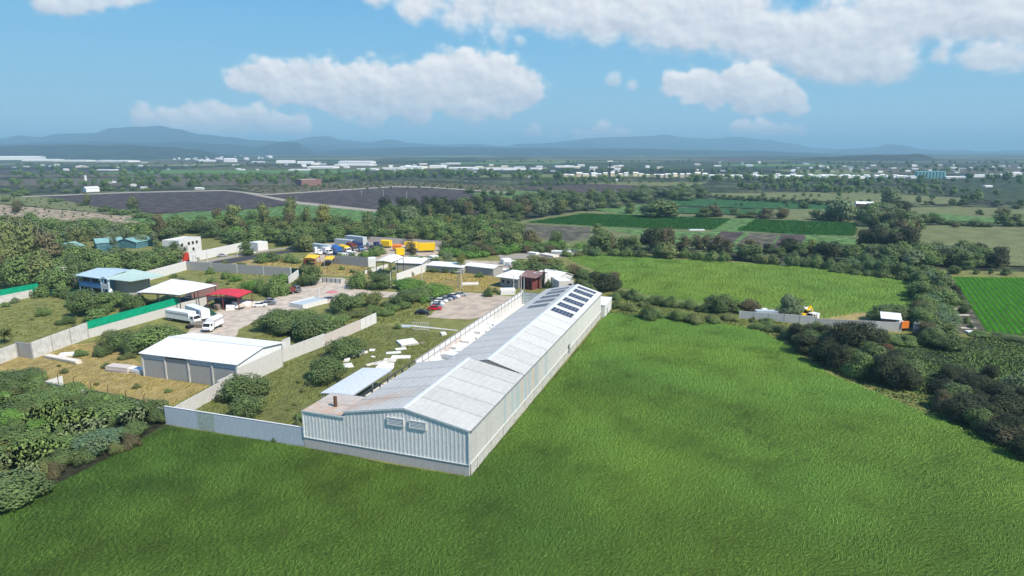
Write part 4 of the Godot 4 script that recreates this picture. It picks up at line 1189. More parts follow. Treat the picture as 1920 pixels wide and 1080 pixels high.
	for l in [[Vector3(-714.38, 0, -903.3), Vector3(-406.94, 0, -851.09), 9, 14, 9], [Vector3(-611.91, 0, -978.19), Vector3(-212.83, 0, -994.67), 10.8, 16, 10], [Vector3(-873.13, 0, -1106.34), Vector3(-648.3, 0, -1195.68), 12.6, 30, 10], [Vector3(-982.27, 0, -1245.93), Vector3(-698.51, 0, -1329.69), 14.4, 30, 11], [Vector3(-645.75, 0, -1106.34), Vector3(-350.81, 0, -1066.46), 10.8, 14, 10], [Vector3(-1240.77, 0, -1576.55), Vector3(-577.81, 0, -1763.25), 18, 50, 10], [Vector3(-547.81, 0, -1149.29), Vector3(-353.62, 0, -1195.68), 14.4, 20, 10], [Vector3(-1571.64, 0, -1999.73), Vector3(-836.75, 0, -2223.08), 25.2, 60, 10], [Vector3(-394.4, 0, -903.3), Vector3(-261.94, 0, -994.67), 8.1, 24, 10], [Vector3(-338.72, 0, -1029.32), Vector3(-222.4, 0, -1127.41), 8.1, 24, 11], [Vector3(-236.47, 0, -1106.34), Vector3(45.48, 0, -1106.34), 10.8, 8, 13], [Vector3(-250.38, 0, -1172.03), Vector3(-58.94, 0, -1195.68), 12.6, 10, 12], [Vector3(0, 0, -1106.34), Vector3(86.16, 0, -1047.56), 10.8, 8, 12], [Vector3(61.39, 0, -931.85), Vector3(143.95, 0, -1029.32), 10.8, 14, 9], [Vector3(32.21, 0, -978.19), Vector3(254.34, 0, -1066.46), 14.4, 16, 8], [Vector3(-427.08, 0, -1300.56), Vector3(-68.53, 0, -1392.02), 16.2, 30, 10], [Vector3(-64.06, 0, -1300.56), Vector3(444.36, 0, -1425.41), 16.2, 30, 10], [Vector3(253.49, 0, -962.25), Vector3(406.46, 0, -1029.32), 10.8, 14, 11], [Vector3(287.91, 0, -1029.32), Vector3(622.11, 0, -994.67), 10.8, 10, 10], [Vector3(376.54, 0, -994.67), Vector3(460.44, 0, -931.85), 9, 18, 10], [Vector3(362.69, 0, -917.35), Vector3(547.5, 0, -978.19), 9, 16, 9], [Vector3(354.71, 0, -827.16), Vector3(463.07, 0, -851.09), 9, 14, 9], [Vector3(292.03, 0, -804.52), Vector3(368.35, 0, -743.4), 7.56, 22, 10], [Vector3(302.24, 0, -762.73), Vector3(365.2, 0, -762.73), 7.2, 22, 10], [Vector3(351.68, 0, -734.09), Vector3(479.72, 0, -690.81), 8.1, 6, 8], [Vector3(413.59, 0, -783.07), Vector3(510.27, 0, -772.77), 9, 5, 7], [Vector3(460.44, 0, -931.85), Vector3(610.2, 0, -903.3), 9, 10, 8], [Vector3(519.2, 0, -851.09), Vector3(513.98, 0, -690.81), 10.8, 8, 7], [Vector3(732.4, 0, -1047.56), Vector3(794.01, 0, -994.67), 9, 8, 13], [Vector3(649.57, 0, -962.25), Vector3(732.93, 0, -917.35), 10.8, 6, 8], [Vector3(397.09, 0, -1272.66), Vector3(1122.6, 0, -1425.41), 16.2, 24, 10], [Vector3(491.14, 0, -1576.55), Vector3(1386.74, 0, -1763.25), 21.6, 50, 10], [Vector3(622.11, 0, -1999.73), Vector3(1813.43, 0, -2308.98), 28.8, 80, 10], [Vector3(-680.04, 0, -2308.98), Vector3(777.63, 0, -2502.27), 32.4, 90, 10], [Vector3(-313.78, 0, -827.16), Vector3(-163.71, 0, -903.3), 12.6, 12, 5], [Vector3(-209.55, 0, -793.65), Vector3(0, 0, -827.16), 12.6, 10, 4], [Vector3(0, 0, -863.57), Vector3(218.28, 0, -946.81), 14.4, 6, 7], [Vector3(404.17, 0, -617.77), Vector3(451.04, 0, -604.95), 10.8, 14, 8], [Vector3(291.76, 0, -586.67), Vector3(396.69, 0, -569.45), 12.6, 10, 4], [Vector3(143.05, 0, -575.08), Vector3(268.31, 0, -547.97), 16.2, 6, 3], [Vector3(256.25, 0, -645.08), Vector3(334.87, 0, -674.87), 10.8, 8, 5]]:
		var a: Vector3 = l[0]
		var b: Vector3 = l[1]
		var k := int(a.distance_to(b) / l[2])
		for i in k:
			var p: Vector3 = a.lerp(b, (i + rng.randf()) / k) + Vector3(rng.randf() - 0.5, 0, rng.randf() - 0.5) * l[3] * 2.0
			var h: float = l[4] * (0.6 + 0.6 * rng.randf())
			wood.append(Transform3D(Basis(Vector3.UP, rng.randf() * TAU).scaled(Vector3(h * 1.15, h, h * 1.15)), p))
			var g := 0.65 + 0.35 * rng.randf()
			tint.append(Color(g * (0.85 + 0.15 * rng.randf()), g, g))
	scatter("woods", "distant rows and patches of dark trees over the plain", crown_mesh("far_round", 900, "round", 420, 0.075), M["leaf_mid"], wood, tint)


# ---------------------------------------------------------------- the warehouse
func warehouse() -> void:
	var t := thing("warehouse", "long pale metal warehouse with a stepped gable roof", "warehouse", CORNER, AZ)
	# local x points right across the front (the left wall lies at negative x), -z runs along the building
	var tone := func(x: float) -> Color:
		var v := 0.90 + 0.10 * absf(sin(floor(x / 2.0) * 12.9))
		return Color(v, v, v)
	var gable := func(x: float) -> float:
		if x < -21.4:
			return 6.36
		return lerpf(9.3, 7.28, absf(x + 10.7) / 10.7)
	var st := begin()
	ribbed(st, -29.3, -21.4, 1.8, gable, 0.66, 0.03, tone)
	ribbed(st, -21.4, 0.0, 1.8, gable, 0.66, 0.03, tone)
	part("front_wall", st, M["cladding"], t)
	# long right wall, with the faded paint of an old sign
	var side := func(_x: float) -> float: return 7.25
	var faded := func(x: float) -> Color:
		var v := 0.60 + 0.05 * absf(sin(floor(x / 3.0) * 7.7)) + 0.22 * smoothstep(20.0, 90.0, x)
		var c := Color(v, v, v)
		if x > 15.0 and x < 45.0:
			var f := sin(x * 1.35) * sin(x * 0.41 + 1.0)
			if f > 0.18:
				c = Color(0.80 * v, 0.93 * v, 1.0 * v)
			elif f < -0.25 and x > 24.0 and x < 37.0:
				c = Color(1.0 * v, 0.91 * v, 0.82 * v)
		return c
	st = begin()
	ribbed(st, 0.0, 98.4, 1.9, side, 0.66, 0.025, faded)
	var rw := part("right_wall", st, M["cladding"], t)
	rw.rotation.y = PI / 2
	# left walls and the far end, out of sight but closing the shell
	for d in [[[-21.4, 0.0], [-21.4, -25.6], 7.2], [[-16.5, -25.6], [-16.5, -98.4], 7.2], [[-29.3, 0.0], [-29.3, -8.2], 6.3], [[-29.3, -8.2], [-21.4, -8.2], 6.3], [[-21.4, -25.6], [-16.5, -25.6], 7.2], [[-16.5, -98.4], [0.0, -98.4], 7.2]]:
		st = begin()
		var a := Vector3(d[0][0], d[2] * 0.5, d[0][1])
		var b := Vector3(d[1][0], d[2] * 0.5, d[1][1])
		beam(st, a, b, 0.1, d[2])
		part("rear_wall", st, M["sheet_metal"], t)
	st = begin()
	tri(st, Vector3(-16.5, 7.2, -98.35), Vector3(-7.0, 9.3, -98.35), Vector3(0, 7.2, -98.35))
	part("rear_gable", st, M["sheet_metal"], t)
	# block plinth below the sheeting
	st = begin()
	box(st, Vector3(-14.7, 0.85, -0.1), Vector3(29.4, 1.96, 0.3))
	part("plinth", st, M["plinth"], t)
	st = begin()
	box(st, Vector3(0.0, 0.9, -49.4), Vector3(0.3, 2.06, 98.0))
	part("plinth", st, M["plinth_pale"], t)
	for i in 17:
		st = begin()
		box(st, Vector3(0.18, 0.93, -3.0 - i * 5.9), Vector3(0.12, 1.9, 0.4))
		part("pilaster", st, M["plinth_pale"], t)
	# flashings
	for d in [[Vector3(-29.4, 1.84, 0.1), Vector3(0.1, 1.84, 0.1), 0.1, 0.09], [Vector3(0.14, 1.93, 0), Vector3(0.14, 1.93, -98.4), 0.1, 0.09], [Vector3(-10.7, 9.42, 0.12), Vector3(0.2, 7.33, 0.12), 0.12, 0.3], [Vector3(-21.5, 7.33, 0.12), Vector3(-10.7, 9.42, 0.12), 0.12, 0.3], [Vector3(-29.45, 6.42, 0.12), Vector3(-21.4, 6.42, 0.12), 0.12, 0.26]]:
		st = begin()
		beam(st, d[0], d[1], d[2], d[3])
		part("flashing", st, M["ridge_metal"], t)
	for x in [0.03, -29.33]:
		st = begin()
		box(st, Vector3(x, 4.5 if x > -1.0 else 4.1, 0.06), Vector3(0.22, 5.4 if x > -1.0 else 4.6, 0.16))
		part("corner_trim", st, M["ridge_metal"], t)
	# roof sheets: bays of ribbed sheeting laid end to end with a dark lap between them
	var bays := [[-10.7, 0.25, 9.42, 7.30, 0.1, 25.6, 5], [-10.7, -21.6, 9.42, 7.30, 0.1, 25.6, 5], [-7.0, 0.25, 9.40, 7.26, 25.75, 98.6, 14], [-7.0, -16.7, 9.40, 7.26, 25.75, 98.6, 14], [-21.3, -29.5, 6.52, 6.40, 0.1, 8.3, 2]]
	var n := FastNoiseLite.new()
	n.frequency = 0.22
	n.seed = 3
	for d in bays:
		for i in d[6]:
			var s0: float = lerpf(d[4], d[5], float(i) / d[6]) + 0.06
			var s1: float = lerpf(d[4], d[5], float(i + 1) / d[6]) - 0.06
			st = begin()
			var cols := 18
			var rows := 8
			for c in cols:
				for r in rows:
					var q := []
					for e in [[0, 0], [1, 0], [1, 1], [0, 1]]:
						var f := float(c + e[0]) / cols
						var s := lerpf(s0, s1, float(r + e[1]) / rows)
						var x := lerpf(d[0], d[1], f)
						var y := lerpf(d[2], d[3], f) + (0.022 if (c + e[0]) % 2 == 1 else 0.0)
						q.append(Vector3(x, y, -s))
					if d[1] > d[0]:
						q = [q[0], q[1], q[2], q[3]]
					else:
						q = [q[1], q[0], q[3], q[2]]
					for k in [0, 2, 1, 0, 3, 2]:
						var p: Vector3 = q[k]
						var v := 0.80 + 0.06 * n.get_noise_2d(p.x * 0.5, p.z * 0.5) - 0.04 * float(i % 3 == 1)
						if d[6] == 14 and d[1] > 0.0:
							v += 0.022 * i   # glare painted into the sheet colour, lighter towards the far end
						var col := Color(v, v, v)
						# rust blown over the near left slope and the lean-to from the flue
						var s2 := -p.z
						var spread := 0.0
						if p.x < -21.2:
							spread = clampf(1.15 - s2 / 9.5, 0.0, 1.0) * 0.9
						elif d[1] < -20.0:
							var along := clampf(1.0 - absf(s2 - 3.2 - (p.x + 20.0) * 0.55) / 4.2, 0.0, 1.0)
							spread = along * clampf((-10.5 - p.x) / 8.0, 0.0, 1.0) * 1.0
						spread = clampf(spread * (0.85 + 0.8 * n.get_noise_2d(p.x * 2.0, p.z * 2.0)), 0.0, 1.0)
						col = col.lerp(Color(0.74, 0.42, 0.22), spread * 0.7)
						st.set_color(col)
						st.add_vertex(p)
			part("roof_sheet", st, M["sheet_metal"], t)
			st = begin()
			var lap := 0.02
			quad(st, Vector3(d[0], d[2] - lap, -s1 + 0.1), Vector3(d[1], d[3] - lap, -s1 + 0.1), Vector3(d[1], d[3] - lap, -s1 - 0.22), Vector3(d[0], d[2] - lap, -s1 - 0.22))
			part("lap_joint", st, M["dark_metal"], t)
	for d in [[-10.7, 9.47, 0.1, 25.6], [-7.0, 9.45, 25.7, 98.6]]:
		st = begin()
		for sg in [-1.0, 1.0]:
			var w := 0.45
			quad(st, Vector3(d[0], d[1], -d[2]), Vector3(d[0] + sg * w, d[1] - 0.07, -d[2]), Vector3(d[0] + sg * w, d[1] - 0.07, -d[3]), Vector3(d[0], d[1], -d[3]))
		part("ridge_cap", st, M["ridge_metal"], t)
	# the dark ribbed step where the rear roof stands above the front one
	var step_top := func(x: float) -> float: return 9.36 - absf(x + 7.0) * (2.14 / 7.0 if x > -7.0 else 2.14 / 9.7)
	st = begin()
	ribbed(st, -10.0, 0.1, 7.0, step_top, 0.5, 0.05, func(_x: float) -> Color: return Color.WHITE)
	var sp := part("roof_step", st, M["dark_metal"], t)
	sp.position.z = -25.66
	st = begin()
	beam(st, Vector3(0.36, 7.2, -0.2), Vector3(0.36, 7.2, -98.5), 0.16, 0.16)
	part("gutter", st, M["dark_metal"], t)
	# ventilation louvres in the front gable
	for x in [-12.15, -8.35]:
		st = begin()
		box(st, Vector3(x, 7.05, 0.075), Vector3(2.75, 1.15, 0.05))
		var o := part("louvre", st, M["louvre"], t)
		for i in 5:
			st = begin()
			hexa(st, [Vector3(x - 1.3, 6.55 + i * 0.22, 0.2), Vector3(x + 1.3, 6.55 + i * 0.22, 0.2), Vector3(x + 1.3, 6.6 + i * 0.22, 0.1), Vector3(x - 1.3, 6.6 + i * 0.22, 0.1), Vector3(x - 1.3, 6.58 + i * 0.22, 0.2), Vector3(x + 1.3, 6.58 + i * 0.22, 0.2), Vector3(x + 1.3, 6.64 + i * 0.22, 0.1), Vector3(x - 1.3, 6.64 + i * 0.22, 0.1)])
			part("slat", st, M["louvre"], o)
		st = begin()
		for e in [[0, 0.6, 2.9, 0.1], [0, -0.6, 2.9, 0.06], [-1.4, 0, 0.08, 1.2], [1.4, 0, 0.08, 1.2]]:
			box(st, Vector3(x + e[0], 7.05 + e[1], 0.15), Vector3(e[2], e[3], 0.14))
		part("frame", st, M["cladding"], o)
	# rusty flue on the lean-to
	st = begin()
	tube(st, Vector3(-25.2, 6.3, -3.2), Vector3(-25.2, 8.2, -3.2), 0.3, 0.3, 12)
	part("flue", st, M["rust_pipe"], t)
	# small door in the right wall
	st = begin()
	box(st, Vector3(0.22, 2.0, -60.0), Vector3(0.1, 2.2, 1.0))
	part("door", st, M["dark_metal"], t)
	# white annex at the far right end
	var a := thing("annex", "small white annex at the far right end of the warehouse", "building", CORNER + Basis(Vector3.UP, AZ) * Vector3(0, 0, -98.7), AZ)
	st = begin()
	box(st, Vector3(-1.2, 1.75, -5.5), Vector3(4.6, 3.7, 10.6))
	part("wall", st, M["white_paint"], a)
	st = begin()
	box(st, Vector3(-1.2, 3.66, -5.5), Vector3(4.9, 0.12, 10.9))
	part("roof", st, M["white_sheet"], a)
	st = begin()
	box(st, Vector3(1.12, 1.0, -4.0), Vector3(0.06, 2.0, 0.9))
	part("door", st, M["dark_metal"], a)
	# solar arrays
	var words := ["first", "second", "third", "fourth", "fifth", "sixth"]
	var rows := [[66.6, 3.5], [72.4, 3.5], [78.1, 3.5], [83.8, 3.5], [89.5, 3.4], [94.6, 2.1]]
	for sgn in [1.0, -1.0]:
		for i in (6 if sgn > 0 else 5):
			var d: Array = rows[i] if sgn > 0 else [[71.2, 3.3], [77.0, 3.4], [82.7, 3.4], [88.4, 3.3], [93.6, 2.0]][i]
			var arr := thing("solar_array", "dark solar array on the %s warehouse roof slope, %s from the near end" % ["right" if sgn > 0 else "left", words[i]], "solar array", CORNER + Basis(Vector3.UP, AZ) * Vector3(0, 0, -d[0]), AZ, "solar arrays on the warehouse roof")
			var slope := 2.14 / 7.25 if sgn > 0 else 2.14 / 9.7
			var x0 := -6.35 if sgn > 0 else -14.1
			var x1 := -1.05 if sgn > 0 else -8.6
			var deep := 2 if d[1] > 3.0 else 1
			for c in 6:
				for r in deep:
					var xa := lerpf(x0, x1, c / 6.0) + 0.014
					var xb := lerpf(x0, x1, (c + 1) / 6.0) - 0.014
					var za: float = -d[1] * r / deep - 0.014
					var zb: float = -d[1] * (r + 1) / deep + 0.014
					var ya := 9.40 - absf(xa + 7.0) * slope + 0.12
					var yb := 9.40 - absf(xb + 7.0) * slope + 0.12
					var p := begin()
					var dn := Vector3.DOWN * 0.05
					var k := [Vector3(xa, ya, za), Vector3(xb, yb, za), Vector3(xb, yb, zb), Vector3(xa, ya, zb)]
					hexa(p, [k[0] + dn, k[1] + dn, k[2] + dn, k[3] + dn, k[0], k[1], k[2], k[3]])
					var o := part("solar_panel", p, M["solar_frame"], arr)
					var up := Vector3.UP * 0.006
					var m: Vector3 = (k[0] + k[1] + k[2] + k[3]) * 0.25
					p = begin()
					quad(p, k[0].lerp(m, 0.028) + up, k[1].lerp(m, 0.028) + up, k[2].lerp(m, 0.028) + up, k[3].lerp(m, 0.028) + up)
					part("cell_face", p, M["solar_cell"], o)


func along(s: float, t: float, h := 0.0) -> Vector3:   # metres along the warehouse, to its left, and up
	return CORNER + Basis(Vector3.UP, AZ) * Vector3(-t, h, -s)


func yard_beside_the_warehouse() -> void:
	# fence: a white wall topped by a steel railing with sheets
	var f := thing("yard_fence", "long white wall with a steel railing beside the warehouse yard", "fence", along(8.4, 27.0), AZ)
	var length := 100.0
	var n := 34
	for i in n:
		var a := -length * i / n
		var b := -length * (i + 1) / n
		var st := begin()
		var wh := 2.2 if i < 9 else 2.8
		box(st, Vector3(0, wh * 0.5 - 0.05, (a + b) * 0.5), Vector3(0.2, wh, absf(b - a) - 0.02))
		part("wall_panel", st, M["block_pink"] if i > 12 and i < 17 else M["white_paint"], f)
		if i > 8:
			st = begin()
			box(st, Vector3(0, 3.52, (a + b) * 0.5), Vector3(0.06, 0.95, absf(b - a) - 0.3))
			part("sheet", st, M["white_sheet"], f)
		st = begin()
		box(st, Vector3(0, 2.15, a), Vector3(0.24, 4.2, 0.2))
		part("post", st, M["dark_steel"] if i < 9 else M["steel"], f)
	for y in [2.95, 4.2]:
		for k in [[0.0, -26.0, "dark_steel"], [-26.0, -length, "steel"]]:
			var st := begin()
			beam(st, Vector3(0, y, k[0]), Vector3(0, y, k[1]), 0.18, 0.18)
			part("rail", st, M[k[2]], f)
	# gridded gate across the far end of the yard
	var g := thing("yard_gate", "blue grey gridded metal gate closing the far end of the yard", "gate", along(106.5, 26.8), AZ)
	for i in 8:
		for j in 4:
			var st := begin()
			box(st, Vector3(0.5 + i * 1.0, 0.5 + j * 0.97, 0), Vector3(0.9, 0.87, 0.06))
			part("panel", st, M["trailer_grey"], g)
	var gf := begin()
	for i in 9:
		box(gf, Vector3(i * 1.0, 1.95, -0.02), Vector3(0.09, 3.9, 0.1))
	for j in 5:
		box(gf, Vector3(4.0, j * 0.97, -0.025), Vector3(8.0, 0.08, 0.09))
	part("frame", gf, M["dark_metal"], g)
	# white canopy left of the railing
	var c := canopy("canopy", "white flat canopy on posts left of the dark railing", [along(13.4, 35.6, 3.7), along(13.9, 29.2, 3.8), along(29.0, 29.4, 3.8), along(28.2, 35.8, 3.7)], M["pale_sheet"], M["steel"], 0.1)
	var st := begin()
	box(st, along(12.9, 28.4, 3.0) - c.position, Vector3(1.6, 0.1, 3.6), AZ)
	part("drip_sheet", st, M["blue_wall"], c)
	# slabs of white stone stacked in the yard
	var words := ["nearest", "second", "third", "fourth", "fifth", "sixth", "seventh", "eighth", "ninth", "tenth", "eleventh", "twelfth", "thirteenth", "fourteenth", "fifteenth", "sixteenth", "seventeenth", "eighteenth"]
	rng.seed = 31
	for r in 4:
		for i in 18:
			var s := 30.0 + i * 2.9 + rng.randf() * 0.7
			if r == 3 and i % 4 == 1:
				continue
			slab_pile("%s stack of white stone slabs in the %s row of the warehouse yard" % [words[i], ["fence side", "second", "third", "warehouse side"][r]], "white stone slabs in the warehouse yard", along(s, 25.6 - r * 2.35 + rng.randf() * 0.5), AZ + (rng.randf() - 0.5) * 0.3, Vector3(2.1, 0.8 + rng.randf() * 1.5, 2.2 + rng.randf() * 0.5), 3 + rng.randi() % 3, M["marble"])
	var hut := block_house("hut", "small white hut with a dark doorway in the warehouse yard", along(44.0, 25.2), along(43.4, 21.6), 2.8, 3.0, M["white_paint"], M["white_sheet"], 0.0)
	st = begin()
	box(st, Vector3(2.6, 1.1, 0.02), Vector3(0.9, 2.1, 0.06))
	part("door", st, M["dark_steel"], hut)
	var b := thing("notice_board", "grey blue board with white bars standing among the slabs", "board", along(62.0, 18.6), AZ + 0.1)
	st = begin()
	box(st, Vector3(0, 1.8, 0), Vector3(2.2, 3.2, 0.15))
	part("panel", st, M["trailer_grey"], b)
	for y in [0.9, 1.6, 2.3]:
		st = begin()
		box(st, Vector3(0, y, 0.09), Vector3(1.9, 0.2, 0.05))
		part("bar", st, M["white_paint"], b)
	var w := thing("barrel", "dark drum standing by the far end of the slabs", "barrel", along(83.0, 18.4), 0.0)
	st = begin()
	tube(st, Vector3(0, -0.02, 0), Vector3(0, 1.1, 0), 0.5, 0.5, 14)
	part("drum", st, M["dark_steel"], w)
	st = begin()
	tube(st, Vector3(0, 1.1, 0), Vector3(0, 1.16, 0), 0.53, 0.53, 14)
	part("lid", st, M["steel"], w)
	# slabs and sheets lying about on the grass left of the fence
	var lying := [
		["big white slab pile shaped like a table on the grass", Vector3(-26.45, 0, -155.27), 0.5, Vector3(4.53, 0.63, 4.2), 2, "marble"],
		["long white slab lying in front of the table pile", Vector3(-27.24, 0, -150.41), 0.35, Vector3(2.72, 0.21, 1.6), 2, "marble"],
		["flat white slab pair lying in the grass midway", Vector3(-28.54, 0, -147.46), 0.2, Vector3(3.5, 0.17, 1.6), 2, "marble"],
		["white slab row with weeds behind the canopy, farthest", Vector3(-26.19, 0, -144.23), 0, Vector3(4.43, 0.21, 2), 2, "marble"],
		["long white beams slanting beside the canopy, outer", Vector3(-31.52, 0, -139.61), 0.75, Vector3(4.3, 0.25, 1), 2, "marble_warm"],
		["long white beams slanting beside the canopy, inner", Vector3(-29.96, 0, -140.36), 0.72, Vector3(4.32, 0.25, 1), 2, "marble"],
		["white slab stack just behind the canopy, farther one", Vector3(-28.69, 0, -138.87), -0.05, Vector3(3.5, 0.29, 1.6), 3, "marble"],
		["white slab stack just behind the canopy, nearer one", Vector3(-28.51, 0, -136.68), -0.05, Vector3(3.83, 0.29, 1.8), 3, "marble"],
		["small brown rubble heap between the white slab rows", Vector3(-28.28, 0, -141.88), 0, Vector3(2.98, 0.25, 2.4), 2, "marble_warm"],
		["white sheets tipped against the bush in the yard", Vector3(-36.42, 0, -147.05), -0.6, Vector3(2.05, 0.59, 3), 3, "marble"],
		["small white slab in the grass beyond the bush sheets", Vector3(-34.26, 0, -149.56), 0, Vector3(1.35, 0.17, 1.6), 1, "marble"],
		["white square slab on the grass by the round bush", Vector3(-37.14, 0, -138.13), 0.4, Vector3(1.94, 0.21, 3), 2, "marble"],
		["white crumpled sheet above the square slab", Vector3(-38.45, 0, -141.88), 0.2, Vector3(1.29, 0.42, 2), 2, "marble"],
		["grey green panel leaning by the second bush", Vector3(-37.97, 0, -145.02), 0.7, Vector3(1.82, 0.59, 1.2), 1, "green_wall"],
		["thin white slab alone on the grass", Vector3(-32.95, 0, -144.62), 0.9, Vector3(0.81, 0.13, 1), 1, "marble"],
		["pale yellow plank near the fence", Vector3(-23, 0, -155.73), 0.9, Vector3(1.73, 0.13, 1), 1, "timber"],
		["white rubble by the long fence near the loose panel", Vector3(-18.26, 0, -163.39), 0.3, Vector3(1.36, 0.46, 2.2), 2, "marble"],
		["grey slab on the path left of the loose fence panel", Vector3(-29.29, 0, -171.24), -0.1, Vector3(2.6, 0.17, 2.4), 1, "trailer_grey"],
	]
	for d in lying:
		var q: Vector3 = d[1]
		slab_pile(d[0], "white stone lying on the grass by the fence", q, d[2], d[3], d[4], M[d[5]], "stone_slab", "stone slab")
	var g2 := thing("loose_fence", "loose white barred fence panel standing on the grass", "fence panel", Vector3(-26.95, 0, -167.49), turn_of(Vector3(-26.95, 0, -167.49), Vector3(-22.47, 0, -166.44)))
	var gl := Vector3(-26.95, 0, -167.49).distance_to(Vector3(-22.47, 0, -166.44))
	for i in 9:
		st = begin()
		beam(st, Vector3(gl * i / 8.0, -0.05, 0), Vector3(gl * i / 8.0, 2.3, 0), 0.07)
		part("bar", st, M["white_paint"], g2)
	for y in [0.3, 2.25]:
		st = begin()
		beam(st, Vector3(0, y, 0.01), Vector3(gl, y, 0.01), 0.09)
		part("rail", st, M["white_paint"], g2)
	sheet("pavement", "thin concrete strip on the grass by the loose panel", PackedVector2Array([Vector2(-31.05, -172.89), Vector2(-27.53, -172.34), Vector2(-14.78, -167.49), Vector2(-14.71, -166.7), Vector2(-27.33, -170.97), Vector2(-31.16, -171.79)]), 0.04, M["concrete"])


func white_shed_and_walls() -> void:
	# blue painted front wall
	var t := thing("boundary_wall", "pale blue painted wall left of the warehouse front", "wall", Vector3(-61.8, 0, -106.7), turn_of(Vector3(-61.8, 0, -106.7), along(0.1, 29.5)))
	var length := Vector3(-61.8, 0, -106.7).distance_to(along(0.1, 29.5))
	for i in 8:
		var a := length * i / 8.0
		var b := length * (i + 1) / 8.0
		var st := begin()
		box(st, Vector3((a + b) * 0.5, 1.6, 0), Vector3(b - a - 0.012, 3.6, 0.2))
		var o := part("panel", st, M["green_wall"] if i == 2 else M["blue_wall"], t)
		if i == 2:
			o.set_meta("label", "greenish repainted panel")
	var cp := begin()
	beam(cp, Vector3(0, 3.44, 0), Vector3(length, 3.44, 0), 0.28, 0.07)
	part("coping", cp, M["white_paint"], t)
	# block wall that runs up from its corner, in four lengths
	wall("boundary_wall", "low block wall rising from the corner of the blue wall", "wall", Vector3(-61.23, 0, -106.7), Vector3(-58.38, 0, -120.41), 2.6, 2.6, M["block_wall"], 3.5, 0.22, M["concrete"])
	wall("boundary_wall", "block wall running under the gable of the white shed", "wall", Vector3(-58.38, 0, -120.41), Vector3(-52.81, 0, -140.74), 3.1, 3.2, M["block_wall"], 3.5, 0.22, M["concrete"])
	wall("boundary_wall", "grey block wall between the white shed and the pink wall", "wall", Vector3(-52.81, 0, -140.74), Vector3(-46.85, 0, -153.03), 3.2, 3.2, M["block_wall"], 3.5, 0.22, M["concrete"])
	wall("boundary_wall", "pinkish block wall beside the bushes", "wall", Vector3(-46.85, 0, -153.03), Vector3(-41.15, 0, -167.49), 2.9, 2.9, M["block_pink"], 3.0, 0.22, M["concrete"])
	wall("boundary_wall", "white end of the block wall by the yard path", "wall", Vector3(-41.15, 0, -167.49), Vector3(-38.42, 0, -174.58), 2.9, 3.0, M["white_paint"], 3.0, 0.22, M["concrete"])
	wall("wall_panel", "pale concrete wing wall just behind the white shed", "wall", Vector3(-53.07, 0, -141.5), Vector3(-52.14, 0, -144.23), 5.0, 5.0, M["concrete"], 3.5, 0.2)
	# wall in front of the dry yard, barbed wire posts on it
	wall("boundary_wall", "grey concrete wall along the thorny scrub", "wall", Vector3(-94.75, 0, -123.02), Vector3(-62.11, 0, -107.84), 1.9, 2.3, M["block_grey"], 4.0, 0.2, M["concrete"])
	wall("wall_panel", "short white return of the scrub wall", "wall", Vector3(-94.75, 0, -123.02), Vector3(-93.45, 0, -126.03), 2.0, 2.0, M["white_paint"], 3.5, 0.2)
	var words := ["first", "second", "third", "fourth", "fifth", "sixth", "seventh", "eighth"]
	for i in 8:
		var p := Vector3(-94.97, 0, -123.02).lerp(Vector3(-62.16, 0, -107.38), i / 7.0)
		var w := thing("wire_post", "thin rusty wire post, %s from the left along the scrub wall" % words[i], "post", p, 0.0, "wire posts on the scrub wall")
		var st := begin()
		beam(st, Vector3(0, 0, 0.25), Vector3(0, 4.3, 0.25), 0.09)
		part("post", st, M["rust_pipe"], w)
		st = begin()
		beam(st, Vector3(0, 4.2, 0.25), Vector3(0.25, 4.7, 0.25), 0.07)
		part("angle", st, M["rust_pipe"], w)
	# long wall on the left with its pier and green screen
	wall("boundary_wall", "pale concrete panel wall at the left edge", "wall", Vector3(-118.4, 0, -124.21), Vector3(-116.74, 0, -144.23), 3.4, 3.4, M["concrete"], 5.0, 0.2, M["block_grey"])
	wall("wall_panel", "grey return wall at the step of the left wall", "wall", Vector3(-117.34, 0, -145.02), Vector3(-112.22, 0, -143.05), 3.6, 3.7, M["block_grey"], 6.0, 0.25)
	wall("boundary_wall", "pale panel wall with dark joints up to the green screen", "wall", Vector3(-112.22, 0, -143.05), Vector3(-110.16, 0, -159.95), 4.0, 4.2, M["concrete"], 6.5, 0.2, M["block_grey"])
	wall("boundary_wall", "concrete wall carrying the bright green screen", "wall", Vector3(-110.16, 0, -159.95), Vector3(-99.99, 0, -186.67), 2.3, 2.6, M["block_wall"], 4.0, 0.22)
	wall("boundary_wall", "pale wall between the green screen and the red canopy", "wall", Vector3(-99.99, 0, -186.67), Vector3(-95.88, 0, -195.42), 2.8, 2.8, M["block_wall"], 4.0, 0.22)
	var g := thing("green_screen", "bright green screen fixed along the top of the wall", "screen", Vector3(-110.16, 0, -159.95), turn_of(Vector3(-110.16, 0, -159.95), Vector3(-99.99, 0, -186.67)))
	var gl := Vector3(-110.16, 0, -159.95).distance_to(Vector3(-99.99, 0, -186.67))
	for i in 14:
		var a := gl * i / 14.0
		var b := gl * (i + 1) / 14.0
		var st := begin()
		var y0 := lerpf(2.36, 2.66, a / gl)
		var y1 := lerpf(2.36, 2.66, b / gl)
		hexa(st, [Vector3(a, y0, 0.04), Vector3(b, y1, 0.04), Vector3(b, y1, -0.04), Vector3(a, y0, -0.04), Vector3(a, y0 + 2.1, 0.04), Vector3(b, y1 + 2.1, 0.04), Vector3(b, y1 + 2.1, -0.04), Vector3(a, y0 + 2.1, -0.04)])
		part("panel", st, M["green_screen"], g)
	wall("boundary_wall", "concrete wall with green top at the far left", "wall", Vector3(-165.88, 0, -189.28), Vector3(-159.8, 0, -208.09), 2.4, 2.4, M["concrete"], 4.5, 0.2)
